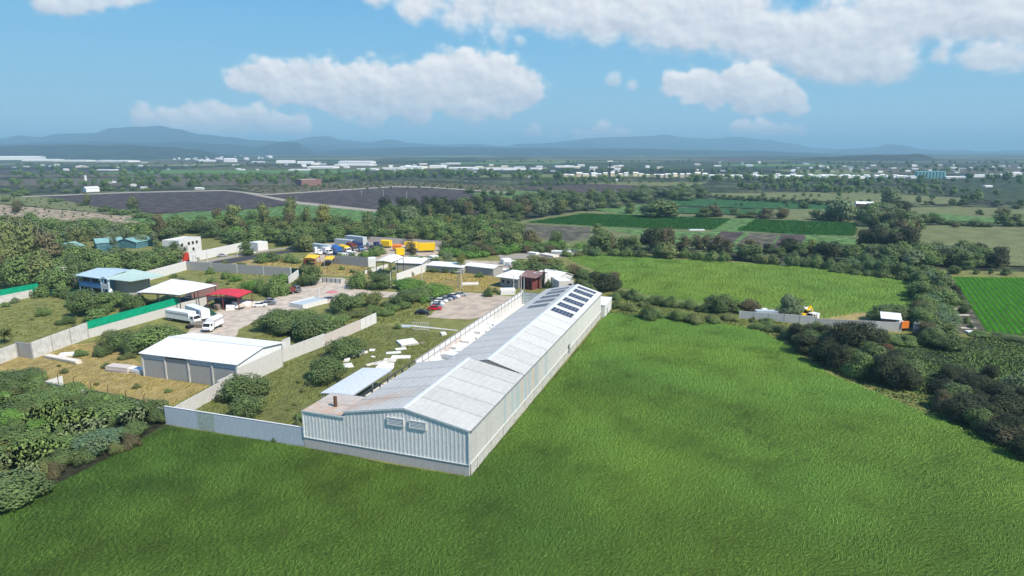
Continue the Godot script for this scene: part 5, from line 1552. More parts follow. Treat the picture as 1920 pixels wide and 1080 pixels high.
	var g2 := wall("green_screen", "green screen above the far left wall", "screen", Vector3(-166.16, 0, -189.61), Vector3(-159.1, 0, -210.09), 4.4, 4.2, M["green_screen"], 4.5, 0.1)
	g2.position.y = 0.0
	wall("green_screen", "dark green screen turning away behind the shrubs", "screen", Vector3(-158.24, 0, -208.89), Vector3(-140.58, 0, -208.09), 2.4, 2.4, M["green_dark"], 4.5, 0.1)
	# the shed with the white roof
	var p := Vector3(-79.51, 0, -131.49)
	var q := Vector3(-62.23, 0, -126.03)
	var a0 := turn_of(p, q)
	var s := thing("shed", "open fronted shed with a bright white roof and block infill", "shed", p, a0)
	var w := p.distance_to(q)
	var ax := Basis(Vector3.UP, a0)
	var far_right: Vector3 = ax.inverse() * (Vector3(-51.79, 5.8, -137.72) - p)
	var ridge_left: Vector3 = ax.inverse() * (Vector3(-75.37, 6.9, -136.14) - p)
	var depth := -far_right.z
	var ew := maxf(w, far_right.x)
	var roof := begin()
	var zr := -depth * 0.55
	var e := 0.5
	var sh := far_right.x - ew
	hexa(roof, [Vector3(-e, 5.2, e), Vector3(ew + e, 5.2, e), Vector3(ew + e, 6.5, zr), Vector3(-e, 6.5, zr), Vector3(-e, 5.32, e), Vector3(ew + e, 5.32, e), Vector3(ew + e, 6.62, zr), Vector3(-e, 6.62, zr)])
	part("roof", roof, M["white_sheet"], s)
	roof = begin()
	hexa(roof, [Vector3(-e, 6.5, zr), Vector3(ew + e, 6.5, zr), Vector3(ew + e, 5.5, -depth - e), Vector3(-e, 5.5, -depth - e), Vector3(-e, 6.62, zr), Vector3(ew + e, 6.62, zr), Vector3(ew + e, 5.62, -depth - e), Vector3(-e, 5.62, -depth - e)])
	part("roof", roof, M["white_sheet"], s)
	roof = begin()
	beam(roof, Vector3(-e, 6.66, zr), Vector3(ew + e, 6.66, zr), 0.5, 0.08)
	part("ridge_cap", roof, M["ridge_metal"], s)
	for k in 4:
		roof = begin()
		var x := ew * (0.2 + 0.2 * k)
		beam(roof, Vector3(x, 6.60, zr - 1.0), Vector3(x, 5.9, zr - (depth + zr) * 0.7), 0.1, 0.05)
		part("roof_seam", roof, M["ridge_metal"], s)
	for k in 4:
		var x0 := ew * k / 4.0
		var x1 := ew * (k + 1) / 4.0
		var st := begin()
		box(st, Vector3((x0 + x1) * 0.5, 2.0 + (0.3 if k == 1 else 0.0), 0), Vector3(x1 - x0 - 0.3, 4.2 + (0.6 if k == 1 else 0.0), 0.2))
		part("block_panel", st, M["block_grey"], s)
		if k != 1:
			st = begin()
			box(st, Vector3((x0 + x1) * 0.5, 4.66, 0.02), Vector3(x1 - x0 - 0.3, 1.1, 0.12))
			part("metal_panel", st, M["blue_wall"], s)
	for k in 5:
		var st := begin()
		box(st, Vector3(ew * k / 4.0, 2.5, 0.06), Vector3(0.36, 5.3, 0.4))
		part("pillar", st, M["concrete"], s)
	for x in [0.0, ew]:
		var st := begin()
		var k := [Vector3(x, 0, 0), Vector3(x, 0, -depth), Vector3(x, 5.5, -depth), Vector3(x, 6.5, zr), Vector3(x, 5.2, 0)]
		quad(st, k[0], k[1], Vector3(x, 4.3, -depth), Vector3(x, 4.3, 0))
		part("side_wall", st, M["block_wall"], s)
		st = begin()
		quad(st, Vector3(x, 4.3, 0), Vector3(x, 4.3, -depth), k[2], k[4])
		tri(st, k[4], k[2], k[3])
		part("gable_sheet", st, M["white_sheet"], s)
	var bk := begin()
	box(bk, Vector3(ew * 0.5, 2.7, -depth), Vector3(ew, 5.4, 0.2))
	part("back_wall", bk, M["block_wall"], s)
	# timber and beams on the dry grass
	slab_pile("long pale beams in a low stack on the dry grass", "", Vector3(-104.43, 0, -141.88), turn_of(Vector3(-109.53, 0, -143.83), Vector3(-98.71, 0, -139.24)), Vector3(Vector3(-109.53, 0, -143.83).distance_to(Vector3(-98.71, 0, -139.24)), 0.8, 1.4), 3, M["marble_warm"], "beam_stack", "beam stack")
	slab_pile("stack of pinkish boards left of the white shed", "", Vector3(-86.87, 0, -134.91), turn_of(Vector3(-89.78, 0, -135.61), Vector3(-83.98, 0, -134.21)), Vector3(6.0, 1.2, 2.4), 4, M["block_pink"], "board_stack", "board stack")
	slab_pile("white sheets and black pipes leaning by the white shed corner", "", Vector3(-82.48, 0, -133.87), turn_of(Vector3(-85.21, 0, -134.91), Vector3(-80.26, 0, -132.84)), Vector3(4.4, 1.0, 2.0), 3, M["marble"], "sheet_stack", "sheet stack")
	slab_pile("small white slab in the dry grass behind the beams", "", Vector3(-105.73, 0, -145.83), 0.3, Vector3(4.0, 0.5, 2.2), 2, M["marble"], "stone_slab", "stone slab")


func upper_left_yards() -> void:
	var st: SurfaceTool
	# lorries on the left yard
	truck("box_truck", "white box truck with grey stripes facing right by the wall", Vector3(-98.69, 0, -178.64), Vector3(-88.05, 0, -173.45), M["paint_white"], M["paint_white"], 3.3, 2.5, true, true, false, M["paint_grey"])
	truck("box_trailer", "white box trailer parked behind the striped truck", Vector3(-94.92, 0, -182.88), Vector3(-87.13, 0, -176.3), M["paint_white"], M["paint_white"], 3.5, 2.5, false)
	truck("delivery_truck", "white rounded truck facing the camera on the gravel", Vector3(-81.16, 0, -171.79), Vector3(-81.81, 0, -164.9), M["paint_white"], M["paint_white"], 3.4, 2.4, true, true, true, M["paint_grey"])
	# canopies
	var c := canopy("canopy", "large white canopy beside the blue house", [Vector3(-112.89, 6, -187.79), Vector3(-98.23, 6, -184.18), Vector3(-93.36, 6, -197.83), Vector3(-112.29, 6.2, -207.05)], M["white_sheet"], M["dark_steel"], 0.2)
	sheet("yard", "dark sheet painting in the shade under the large white canopy", PackedVector2Array([Vector2(-109.88, -194.02), Vector2(-99.03, -187.32), Vector2(-96.81, -206.52), Vector2(-109.96, -214.61)]), 0.06, M["asphalt"], 0.4)  # dark colour laid down to paint the shade below this roof
	sheet("yard", "dark sheet painting in the shade under the red canopy", PackedVector2Array([Vector2(-92.66, -190.61), Vector2(-82.67, -190.61), Vector2(-83.95, -203.44), Vector2(-94.72, -204.97)]), 0.06, M["asphalt"], 0.4)  # shade below the red roof, put in as a dark sheet
	st = begin()
	box(st, Vector3(-102.69, 0, -208.89) - c.position + Vector3(0, 2.0, 0), Vector3(9.0, 4.0, 0.3), turn_of(Vector3(-108.19, 0, -208.09), Vector3(-102.63, 0, -214.61)))
	part("back_wall", st, M["brick_pink"], c)
	canopy("canopy", "red sheet canopy over the scrap yard", [Vector3(-93.37, 4.6, -190.32), Vector3(-83, 4.2, -189.16), Vector3(-81.68, 4.4, -196.48), Vector3(-92.45, 4.8, -197.79)], M["red_sheet"], M["red_brick"], 0.5)
	# scrap under and in front of the red canopy
	rng.seed = 12
	var junk := [["dark scrap heap under the red canopy, left", Vector3(-91.14, 0, -196.83), Vector3(5, 2, 3), 2, "dark_steel"], ["dark scrap heap under the red canopy, right", Vector3(-89.33, 0, -199.72), Vector3(5, 2.2, 3), 2, "dark_steel"], ["white cab shell lying before the red canopy", Vector3(-86.44, 0, -190.61), Vector3(2.6, 1.4, 2.2), 2, "paint_white"], ["white panel leaning before the red canopy", Vector3(-85.83, 0, -192.64), Vector3(2.2, 1.8, 1), 2, "paint_white"], ["row of pale scrap by the red canopy, left end", Vector3(-84.74, 0, -194.02), Vector3(3, 1, 2), 2, "marble_warm"], ["row of pale scrap by the red canopy, middle", Vector3(-83.81, 0, -195.42), Vector3(3.4, 1.1, 2), 2, "marble"], ["row of pale scrap by the red canopy, right end", Vector3(-82.7, 0, -196.83), Vector3(3, 0.9, 2), 2, "marble_warm"], ["pale drums heaped between the two lorries", Vector3(-87.02, 0, -170.69), Vector3(4.2, 1, 2), 2, "timber"], ["second heap of pale drums by the white truck", Vector3(-86.62, 0, -172.34), Vector3(3.2, 1.1, 1.8), 2, "timber"], ["dark tyres heaped beside the drums", Vector3(-88.23, 0, -170.15), Vector3(3, 0.8, 1.6), 2, "rubber"], ["small white cart behind the box trailer", Vector3(-89.99, 0, -184.13), Vector3(2.6, 0.9, 1.6), 2, "paint_white"], ["rusty stump heap at the canopy post", Vector3(-90.21, 0, -190.61), Vector3(1.6, 1.6, 1.6), 2, "timber"]]
	for d in junk:
		slab_pile(d[0], "scrap by the red canopy", d[1], rng.randf() * 3.0, d[2], d[3], M[d[4]], "scrap_heap", "scrap")
	var m := thing("netting_heap", "green netting draped in a heap by the red canopy", "netting", Vector3(-89.99, 0, -184.13))
	st = begin()
	for i in 8:
		var a := TAU * i / 8.0
		var b := TAU * (i + 1) / 8.0
		tri(st, Vector3(cos(b) * 2.6, -0.05, sin(b) * 1.6), Vector3(cos(a) * 2.6, -0.05, sin(a) * 1.6), Vector3(-0.6, 2.6, 0))
	part("net", st, M["green_dark"], m)
	# wrecked cars
	car("stripped white car body beside the gravel track, front one of the wrecks", Vector3(-78.58, 0, -194.02), 0.2, M["paint_white"], "wrecked cars by the track")
	car("grey stripped car behind the white wreck", Vector3(-76.7, 0, -196.12), 0.5, M["paint_grey"], "wrecked cars by the track")
	car("silver wreck at the back of the three wrecks", Vector3(-77.35, 0, -199.72), -0.2, M["paint_silver"], "wrecked cars by the track")
	truck("old_lorry", "old dark red flat lorry beside the bend of the track", Vector3(-75.66, 0, -211.31), Vector3(-72.75, 0, -214.61), M["red_brick"], M["paint_grey"], 2.2, 2.2)
	# blue two storey house
	var p := Vector3(-146.97, 0, -214.61)
	var q := Vector3(-135.02, 0, -208.89)
	var h := thing("house", "blue two storey house with pale blue roofs", "house", p, turn_of(p, q))
	var w := p.distance_to(q)
	st = begin()
	box(st, Vector3(w * 0.5, 3.1, -5), Vector3(w, 6.4, 10))
	part("wall", st, M["house_blue"], h)
	st = begin()
	box(st, Vector3(w * 0.5, 4.7, 0.03), Vector3(w - 0.6, 1.3, 0.1))
	part("window_band", st, M["dark_glass"], h)
	st = begin()
	box(st, Vector3(w * 0.5, 1.3, 0.03), Vector3(w - 0.6, 1.8, 0.1))
	part("window_band", st, M["dark_glass"], h)
	st = begin()
	box(st, Vector3(w * 0.5, 3.2, 0.6), Vector3(w, 1.2, 1.2))
	part("balcony", st, M["house_blue"], h)
	for k in 3:
		st = begin()
		box(st, Vector3(w * k / 2.0, 3.0, 1.1), Vector3(0.22, 6.1, 0.22))
		part("pillar", st, M["house_blue"], h)
	st = begin()
	hexa(st, [Vector3(-1, 6.1, 1.8), Vector3(w + 0.5, 6.1, 1.8), Vector3(w + 0.5, 7.3, -6), Vector3(-1, 7.3, -6), Vector3(-1, 6.25, 1.8), Vector3(w + 0.5, 6.25, 1.8), Vector3(w + 0.5, 7.45, -6), Vector3(-1, 7.45, -6)])
	part("roof", st, M["roof_blue"], h)
	st = begin()
	hexa(st, [Vector3(-1, 7.3, -6), Vector3(w + 0.5, 7.3, -6), Vector3(w + 0.5, 6.1, -13), Vector3(-1, 6.1, -13), Vector3(-1, 7.45, -6), Vector3(w + 0.5, 7.45, -6), Vector3(w + 0.5, 6.25, -13), Vector3(-1, 6.25, -13)])
	part("roof", st, M["roof_blue"], h)
	# the wing with the gabled porch
	st = begin()
	box(st, Vector3(w + 3.6, 2.8, -6.4), Vector3(6.6, 5.6, 8))
	part("wing", st, M["block_grey"], h)
	st = begin()
	hexa(st, [Vector3(w + 0.4, 6.05, 1.2), Vector3(w + 10.5, 5.6, -1.0), Vector3(w + 12.5, 5.8, -12.0), Vector3(w - 1, 7.3, -10), Vector3(w + 0.4, 6.22, 1.2), Vector3(w + 10.5, 5.78, -1.0), Vector3(w + 12.5, 5.98, -12.0), Vector3(w - 1, 7.48, -10)])
	part("wing_roof", st, M["roof_mint"], h)
	for x in [w + 0.3, w + 3.9]:
		st = begin()
		box(st, Vector3(x, 3.0, 2.0), Vector3(0.5, 6.2, 0.5))
		part("porch_pillar", st, M["roof_blue"], h)
	st = begin()
	beam(st, Vector3(w - 0.4, 5.7, 2.1), Vector3(w + 2.2, 7.1, 2.1), 0.5, 0.35)
	beam(st, Vector3(w + 2.2, 7.1, 2.1), Vector3(w + 4.6, 6.2, 2.1), 0.5, 0.35)
	part("porch_gable", st, M["roof_blue"], h)
	st = begin()
	box(st, Vector3(w + 2.1, 3.9, 2.15), Vector3(3.0, 1.7, 0.12))
	var sign := part("sign_board", st, M["white_paint"], h)
	for d in [[-0.9, 0.2, 0.35, 0.7], [-0.3, 0.15, 0.3, 0.6], [0.3, 0.2, 0.4, 0.7], [0.9, 0.15, 0.3, 0.6]]:
		st = begin()
		box(st, Vector3(w + 2.1 + d[0], 3.75 + d[1], 2.22), Vector3(d[2], 0.09, 0.03), 0.0)
		box(st, Vector3(w + 2.1 + d[0], 3.75 + d[1] - 0.28, 2.22), Vector3(0.1, d[3] * 0.7, 0.03), 0.0)
		part("mark", st, M["paint_grey"], sign)
	st = begin()
	beam(st, Vector3(w + 3.4, 3.0, 1.5), Vector3(w + 8.0, 0.2, 3.4), 1.1, 0.2)
	part("stair", st, M["white_paint"], h)
	# walls round the grassy lot
	wall("boundary_wall", "white wall from the blue house to the grey wall", "wall", Vector3(-137.48, 0, -227.02), Vector3(-132.56, 0, -256.43), 3.6, 3.6, M["white_paint"], 4.5, 0.2)
	wall("boundary_wall", "long grey wall with white posts across the grassy lot", "wall", Vector3(-132.56, 0, -256.43), Vector3(-85.08, 0, -241.92), 3.6, 3.6, M["block_grey"], 11.5, 0.22, M["white_paint"])
	wall("green_screen", "dark green gate screen at the end of the grey wall", "gate", Vector3(-85.23, 0, -242.98), Vector3(-80.97, 0, -241.92), 3.2, 3.2, M["green_dark"], 3.0, 0.1, M["dark_steel"])
	wall("boundary_wall", "white wall along the street", "wall", Vector3(-139.93, 0, -274.05), Vector3(-130.54, 0, -306.99), 4.0, 4.0, M["white_paint"], 5.0, 0.25)
	wall("boundary_wall", "short white wall left of the red gate", "wall", Vector3(-145.04, 0, -272.72), Vector3(-143.17, 0, -274.05), 3.8, 3.8, M["white_paint"], 5.0, 0.25)
	wall("gate", "red metal gate in the white street wall", "gate", Vector3(-143.51, 0, -274.73), Vector3(-141.83, 0, -277.45), 4.0, 4.0, M["red_gate"], 2.4, 0.15)
	block_house("storage_box", "white box of a building at the end of the street wall", Vector3(-122.4, 0, -305.33), Vector3(-119.39, 0, -310.37), 6.0, 4.0, M["white_paint"], M["white_sheet"], 0.0)
	var v := block_house("house", "white two storey villa behind the street wall", Vector3(-152.74, 0, -291.12), Vector3(-149.4, 0, -305.33), 9.0, 6.5, M["white_paint"], M["concrete"], 0.6)
	var vw := Vector3(-153.02, 0, -292.64).distance_to(Vector3(-149.67, 0, -306.99))
	for d in [[0.12, 4.9], [0.12, 1.9], [0.42, 5.0], [0.60, 5.0], [0.78, 5.0], [0.6, 2.0]]:
		window(v, Vector3(vw * d[0], d[1], 0.03), 1.5, 1.5, M["white_paint"], M["dark_glass"])
	# teal sheds among the trees
	gable_shed("shed", "long teal roofed shed among the left trees", "", Vector3(-203.25, 0, -310.37), Vector3(-194.32, 0, -317.34), 12.0, 3.0, 4.6, M["blue_tarp"], M["teal_net"])
	gable_shed("shed", "teal roofed shed at the left end, half hidden by trees", "", Vector3(-207.81, 0, -292.64), Vector3(-204.64, 0, -303.68), 12.0, 3.0, 4.6, M["blue_tarp"], M["teal_net"])
	gable_shed("shed", "teal roofed shed beside the white villa", "", Vector3(-185.89, 0, -313.82), Vector3(-183.28, 0, -326.49), 12.0, 3.0, 4.6, M["blue_tarp"], M["teal_net"])
	wall("tarp_screen", "blue tarpaulin screen hung below the teal sheds", "screen", Vector3(-183.1, 0, -282.34), Vector3(-176.23, 0, -285.21), 6.0, 6.0, M["blue_tarp"], 6.0, 0.1)
	block_house("hut", "small white hut among the trees at the upper left", Vector3(-285.55, 0, -376.16), Vector3(-279.67, 0, -373.7), 6.0, 3.6, M["white_paint"], M["far_grey"], 0.0)
	# low white walled tank and the red parasol by the track
	var tk := block_house("tank", "low white walled tank beside the gravel track", Vector3(-64.18, 0, -190.61), Vector3(-59, 0, -198.99), 6.0, 1.1, M["white_paint"], M["trailer_grey"], 0.3)
	tk.set_meta("category", "tank")
	var pr := thing("parasol", "faded red parasol by the low white tank", "parasol", Vector3(-59.11, 0, -204.97))
	st = begin()
	tube(st, Vector3(0, -0.05, 0), Vector3(0, 2.6, 0), 0.05, 0.04, 6)
	part("pole", st, M["steel"], pr)
	st = begin()
	tube(st, Vector3(0, 2.2, 0), Vector3(0, 2.75, 0), 2.0, 0.05, 10, false)
	part("canopy", st, M["tarp_pink"], pr)
	pole("lamp_post", "thin white post standing on the low white tank's far side", Vector3(-62.04, 0, -201.19), 4.5, 0, "", M["white_paint"])
	wall("gate", "white metal sliding gate at the end of the gravel track", "gate", Vector3(-70.02, 0, -231.78), Vector3(-63.01, 0, -229.85), 1.6, 1.6, M["far_grey"], 2.0, 0.08, M["dark_steel"])
	wall("boundary_wall", "curved white wall stub by the round bush", "wall", Vector3(-81.47, 0, -228.9), Vector3(-81.86, 0, -240.87), 2.6, 3.0, M["white_paint"], 3.0, 0.25)
	for d in [
		["concrete utility pole at the far left by the green wall", Vector3(-174.35, 0, -221.54), 6.36, 1],
		["tall utility pole above the green screen at the left", Vector3(-166.71, 0, -229.85), 7.19, 1],
		["utility pole with a transformer right of the tall one", Vector3(-163.13, 0, -228.9), 6.36, 2],
		["utility pole among the left trees", Vector3(-191.54, 0, -276.76), 5.25, 1],
		["wooden pole on the dry lot, left one", Vector3(-42.72, 0, -220.65), 5.95, 0],
		["pole before the broken white wall", Vector3(-33.07, 0, -229.85), 6.19, 0],
		["left one of two poles by the tall yellow tree", Vector3(-19.08, 0, -221.54), 6.17, 1],
		["right one of two poles by the tall yellow tree", Vector3(-17.88, 0, -220.65), 7.1, 1],
		["thin lamp post beside the old house", Vector3(0.55, 0, -214.61), 6.17, 0],
		["second thin lamp post before the brick porch", Vector3(3.14, 0, -216.31), 5.65, 0],
		["street lamp by the red gate", Vector3(-137.15, 0, -274.05), 6.14, 0],
		["street lamp left of the grey wall post", Vector3(-130.21, 0, -270.08), 6.06, 0],
		["street lamp further along the white wall", Vector3(-125.84, 0, -289.62), 3.99, 0],
		["street lamp under the street tree", Vector3(-121.66, 0, -295.71), 4.07, 0],
		["pole in the wood behind the lorry park", Vector3(-68.64, 0, -364.16), 6.22, 1],
		["leftmost power pole in the ploughed field", Vector3(-161.05, 0, -690.81), 4.66, 1],
		["middle power pole in the ploughed field", Vector3(-134.5, 0, -674.87), 6.83, 1],
		["right power pole in the ploughed field", Vector3(-100.79, 0, -617.77), 8.35, 1],
		["pole with a cross in the trees above the street", Vector3(-126.13, 0, -346.43), 2.96, 1],
		["thin white post on the dark trees behind the solar roof", Vector3(28.73, 0, -217.16), 1.7, 0],
	]:
		pole("utility_pole" if d[3] > 0 else "lamp_post", d[0], d[1], d[2], d[3], "poles along the tracks and walls", M["concrete"])
	# parked cars
	for d in [
		["black car parked nearest in the row on the dirt lot", Vector3(-26.7, 0, -184.76), -0.12, "paint_black", false],
		["red car parked behind the black car", Vector3(-23.5, 0, -189.95), -0.08, "paint_red", false],
		["silver car parked right behind the red car", Vector3(-23.23, 0, -193.33), -0.2, "paint_silver", false],
		["white car in the row behind the silver one", Vector3(-23.38, 0, -196.12), -0.25, "paint_white", false],
		["dark grey car at the left of the parked row", Vector3(-25.42, 0, -200.45), -0.1, "paint_grey", true],
		["white estate car beside the dark grey car", Vector3(-22.59, 0, -199.72), -0.3, "paint_white", true],
		["grey car in the middle of the far parked cars", Vector3(-21.35, 0, -202.69), -0.3, "paint_silver", false],
		["navy car in the parked row, third from its far end", Vector3(-20.45, 0, -204.2), -0.3, "paint_navy", false],
		["white car second from the far end of the parked row", Vector3(-19.26, 0, -206.52), -0.4, "paint_white", false],
		["grey car at the far right end of the parked row", Vector3(-17.15, 0, -208.89), 0.05, "paint_silver", false],
	]:
		car(d[0], d[1], d[2], M[d[3]], "cars parked on the dirt lot", d[4])
	car("silver car driving on the asphalt street by the white wall", Vector3(-132.68, 0, -289.62), 0.3, M["paint_silver"], "")
	car("white van-like car under the street tree", Vector3(-122.78, 0, -297.27), 0.5, M["paint_white"], "", true)


func truck_yard() -> void:
	for d in [
		["trailer", "pale blue trailer at the left of the lorry park", Vector3(-95.67, 0, -303.68), Vector3(-85.45, 0, -297.27), "trailer_grey", "paint_white", 4.2, 2.6, false, true, false],
		["trailer", "pale blue trailer in the middle of the lorry park", Vector3(-88.3, 0, -319.13), Vector3(-78.69, 0, -313.82), "trailer_grey", "paint_white", 4.2, 2.6, false, true, false],
		["trailer", "tallest pale blue trailer at the back of the lorry park", Vector3(-84.51, 0, -326.49), Vector3(-73.8, 0, -319.13), "trailer_grey", "paint_white", 5, 2.8, false, true, false],
		["lorry", "white lorry cab nearest the yellow canopy", Vector3(-91.78, 0, -294.17), Vector3(-88.75, 0, -295.71), "paint_white", "paint_white", 3.6, 2.6, true, true, false],
		["lorry", "second white lorry beside the blue bus", Vector3(-88.45, 0, -297.27), Vector3(-84.09, 0, -294.17), "paint_white", "paint_white", 3.4, 2.6, true, true, false],
		["lorry", "bright blue lorry with a sloping front", Vector3(-84.56, 0, -300.45), Vector3(-78.58, 0, -291.12), "paint_blue", "paint_blue", 4, 2.8, true, true, true],
		["lorry", "yellow and white lorry between the two blue ones", Vector3(-82.28, 0, -305.33), Vector3(-76.82, 0, -298.85), "paint_yellow", "paint_white", 3.4, 2.7, true, true, true],
		["lorry", "brown and grey lorry beside the navy lorry", Vector3(-79.68, 0, -310.37), Vector3(-74.31, 0, -302.06), "red_brick", "paint_grey", 3.8, 2.7, true, true, true],
		["lorry", "navy blue lorry in the middle of the park", Vector3(-77.9, 0, -313.82), Vector3(-71.88, 0, -303.68), "paint_navy", "paint_blue", 4.2, 2.7, true, true, true],
		["lorry", "grey lorry by the pale trailers", Vector3(-70.54, 0, -310.37), Vector3(-67.04, 0, -308.67), "paint_silver", "paint_grey", 3.6, 2.6, true, true, false],
		["lorry", "dark navy lorry left of the yellow tank", Vector3(-67.5, 0, -312.08), Vector3(-63.74, 0, -310.37), "paint_navy", "paint_navy", 3.6, 2.6, true, true, false],
		["tanker", "yellow tanker at the back of the lorry park", Vector3(-64.86, 0, -317.34), Vector3(-60.26, 0, -315.57), "paint_yellow", "paint_yellow", 4, 2.8, false, true, true],
		["tanker", "orange and white tanker half hidden by bare shrubs", Vector3(-57.39, 0, -306.99), Vector3(-50.91, 0, -305.33), "paint_orange", "paint_white", 3.2, 2.6, true, true, true],
		["tanker", "yellow trailer behind the bare shrubs", Vector3(-51.97, 0, -308.67), Vector3(-46.01, 0, -306.99), "paint_yellow", "paint_yellow", 4.2, 2.8, false, true, false],
		["tanker", "long bright yellow trailer at the right of the lorry park", Vector3(-44.79, 0, -302.06), Vector3(-36.84, 0, -303.68), "paint_yellow", "paint_yellow", 4.4, 2.9, false, true, false],
		["tanker", "small yellow trailer nearest the white shelter", Vector3(-53, 0, -288.13), Vector3(-49.36, 0, -289.62), "paint_yellow", "paint_yellow", 4, 2.8, false, true, false],
		["van", "white van low in front of the blue lorries", Vector3(-77.25, 0, -282.34), Vector3(-74.15, 0, -285.21), "paint_white", "paint_white", 2.8, 2.4, true, true, false],
		["van", "second white van beside the bright shrubs", Vector3(-73.55, 0, -286.66), Vector3(-71.35, 0, -289.62), "paint_white", "paint_white", 2.6, 2.4, true, true, false],
	]:
		truck(d[0], d[1], d[2], d[3], M[d[4]], M[d[5]], d[6], d[7], d[8], d[9], d[10], null, "vehicles in the lorry park")
	canopy("canopy", "yellow canopy with red sides in front of the lorry park", [Vector3(-87.02, 3.4, -265.01), Vector3(-82.37, 3.4, -263.67), Vector3(-82.19, 3.6, -270.69), Vector3(-88.32, 3.6, -273.53)], M["paint_yellow"], M["red_gate"], 0.3)
	canopy("canopy", "smaller yellow canopy right of the red sided one", [Vector3(-78.52, 3, -263.37), Vector3(-75.18, 3, -263.37), Vector3(-75.71, 3.2, -270.31), Vector3(-79.99, 3.2, -271.71)], M["paint_yellow"], M["steel"], 0.2)
	wall("boundary_wall", "grey wall in front of the lorry park", "wall", Vector3(-80.7, 0, -272.72), Vector3(-59.78, 0, -262.47), 3.4, 4.2, M["block_grey"], 5.0, 0.25)
	var e := block_house("hut", "white gatehouse at the end of the grey wall", Vector3(-59.78, 0, -262.47), Vector3(-56.7, 0, -263.71), 4.0, 3.6, M["white_paint"], M["white_sheet"], 0.0)
	wall("boundary_wall", "pale wall behind the lorry park", "wall", Vector3(-76.21, 0, -336.17), Vector3(-35.43, 0, -319.13), 3.0, 3.0, M["block_pink"], 6.0, 0.25)
	canopy("canopy", "white roofed open shelter beside the gatehouse", [Vector3(-52.39, 6, -242.17), Vector3(-46.02, 6, -239.8), Vector3(-42.78, 6.4, -249.72), Vector3(-49.46, 6.6, -255.05)], M["white_sheet"], M["dark_steel"], 0.5)
	gable_shed("shed", "low long building with a flat white roof by the shelter", "", Vector3(-47.38, 0, -256.43), Vector3(-36.62, 0, -254.09), 14.0, 3.0, 3.5, M["block_grey"], M["white_sheet"])
	gable_shed("shed", "low white roof in the middle of the long roofs", "", Vector3(-33.89, 0, -252.94), Vector3(-19.31, 0, -247.31), 9.0, 2.6, 3.2, M["block_grey"], M["white_sheet"])
	gable_shed("shed", "low grey building with a white roof edge by the paved yard", "", Vector3(-18.21, 0, -249.53), Vector3(-7.22, 0, -242.98), 7.0, 3.0, 3.6, M["block_grey"], M["white_sheet"])
	wall("boundary_wall", "white broken wall slanting down from the long roofs", "wall", Vector3(-42.78, 0, -232.76), Vector3(-34.03, 0, -254.09), 3.0, 3.2, M["white_paint"], 4.0, 0.22)
	wall("boundary_wall", "low pale wall running to the white shelter", "wall", Vector3(-57.93, 0, -247.31), Vector3(-51.78, 0, -262.47), 1.4, 1.4, M["white_paint"], 4.0, 0.22)
	# heaps of broken white stone near the reed clump
	rng.seed = 9
	for d in [["broad white heap left of the reed clump", Vector3(29.42, 0, -303.68), Vector3(9, 1.4, 4), "marble"], ["white heap in the middle of the rubble ground", Vector3(23.17, 0, -298.85), Vector3(9, 1.2, 4), "marble"], ["low warm heap at the left of the rubble ground", Vector3(17.19, 0, -291.12), Vector3(9, 0.8, 4), "marble_warm"], ["small white heap by the bushes", Vector3(10.02, 0, -297.27), Vector3(5, 0.8, 3), "marble"], ["white tipped load at the edge of the paved yard", Vector3(-0.45, 0, -266.22), Vector3(6, 2, 3), "marble"], ["second white load on the edge of the paved yard", Vector3(-2.75, 0, -271.39), Vector3(4, 2.2, 3), "marble"], ["white panels lying by the old house roof", Vector3(-4.31, 0, -254.09), Vector3(9, 0.8, 4), "marble"], ["white sheets under the grey shrub", Vector3(-31.69, 0, -267.5), Vector3(6, 2, 3), "marble"], ["long white sheets by the grey shrub", Vector3(-27.43, 0, -261.24), Vector3(10, 0.8, 3), "marble"], ["white load beside the grey shrub, highest", Vector3(-34.61, 0, -276.76), Vector3(4, 2.6, 3), "marble"]]:
		slab_pile(d[0], "broken white stone by the reeds", d[1], rng.randf() * 3.0, d[2], 2 + rng.randi() % 2, M[d[3]], "stone_heap", "stone heap")


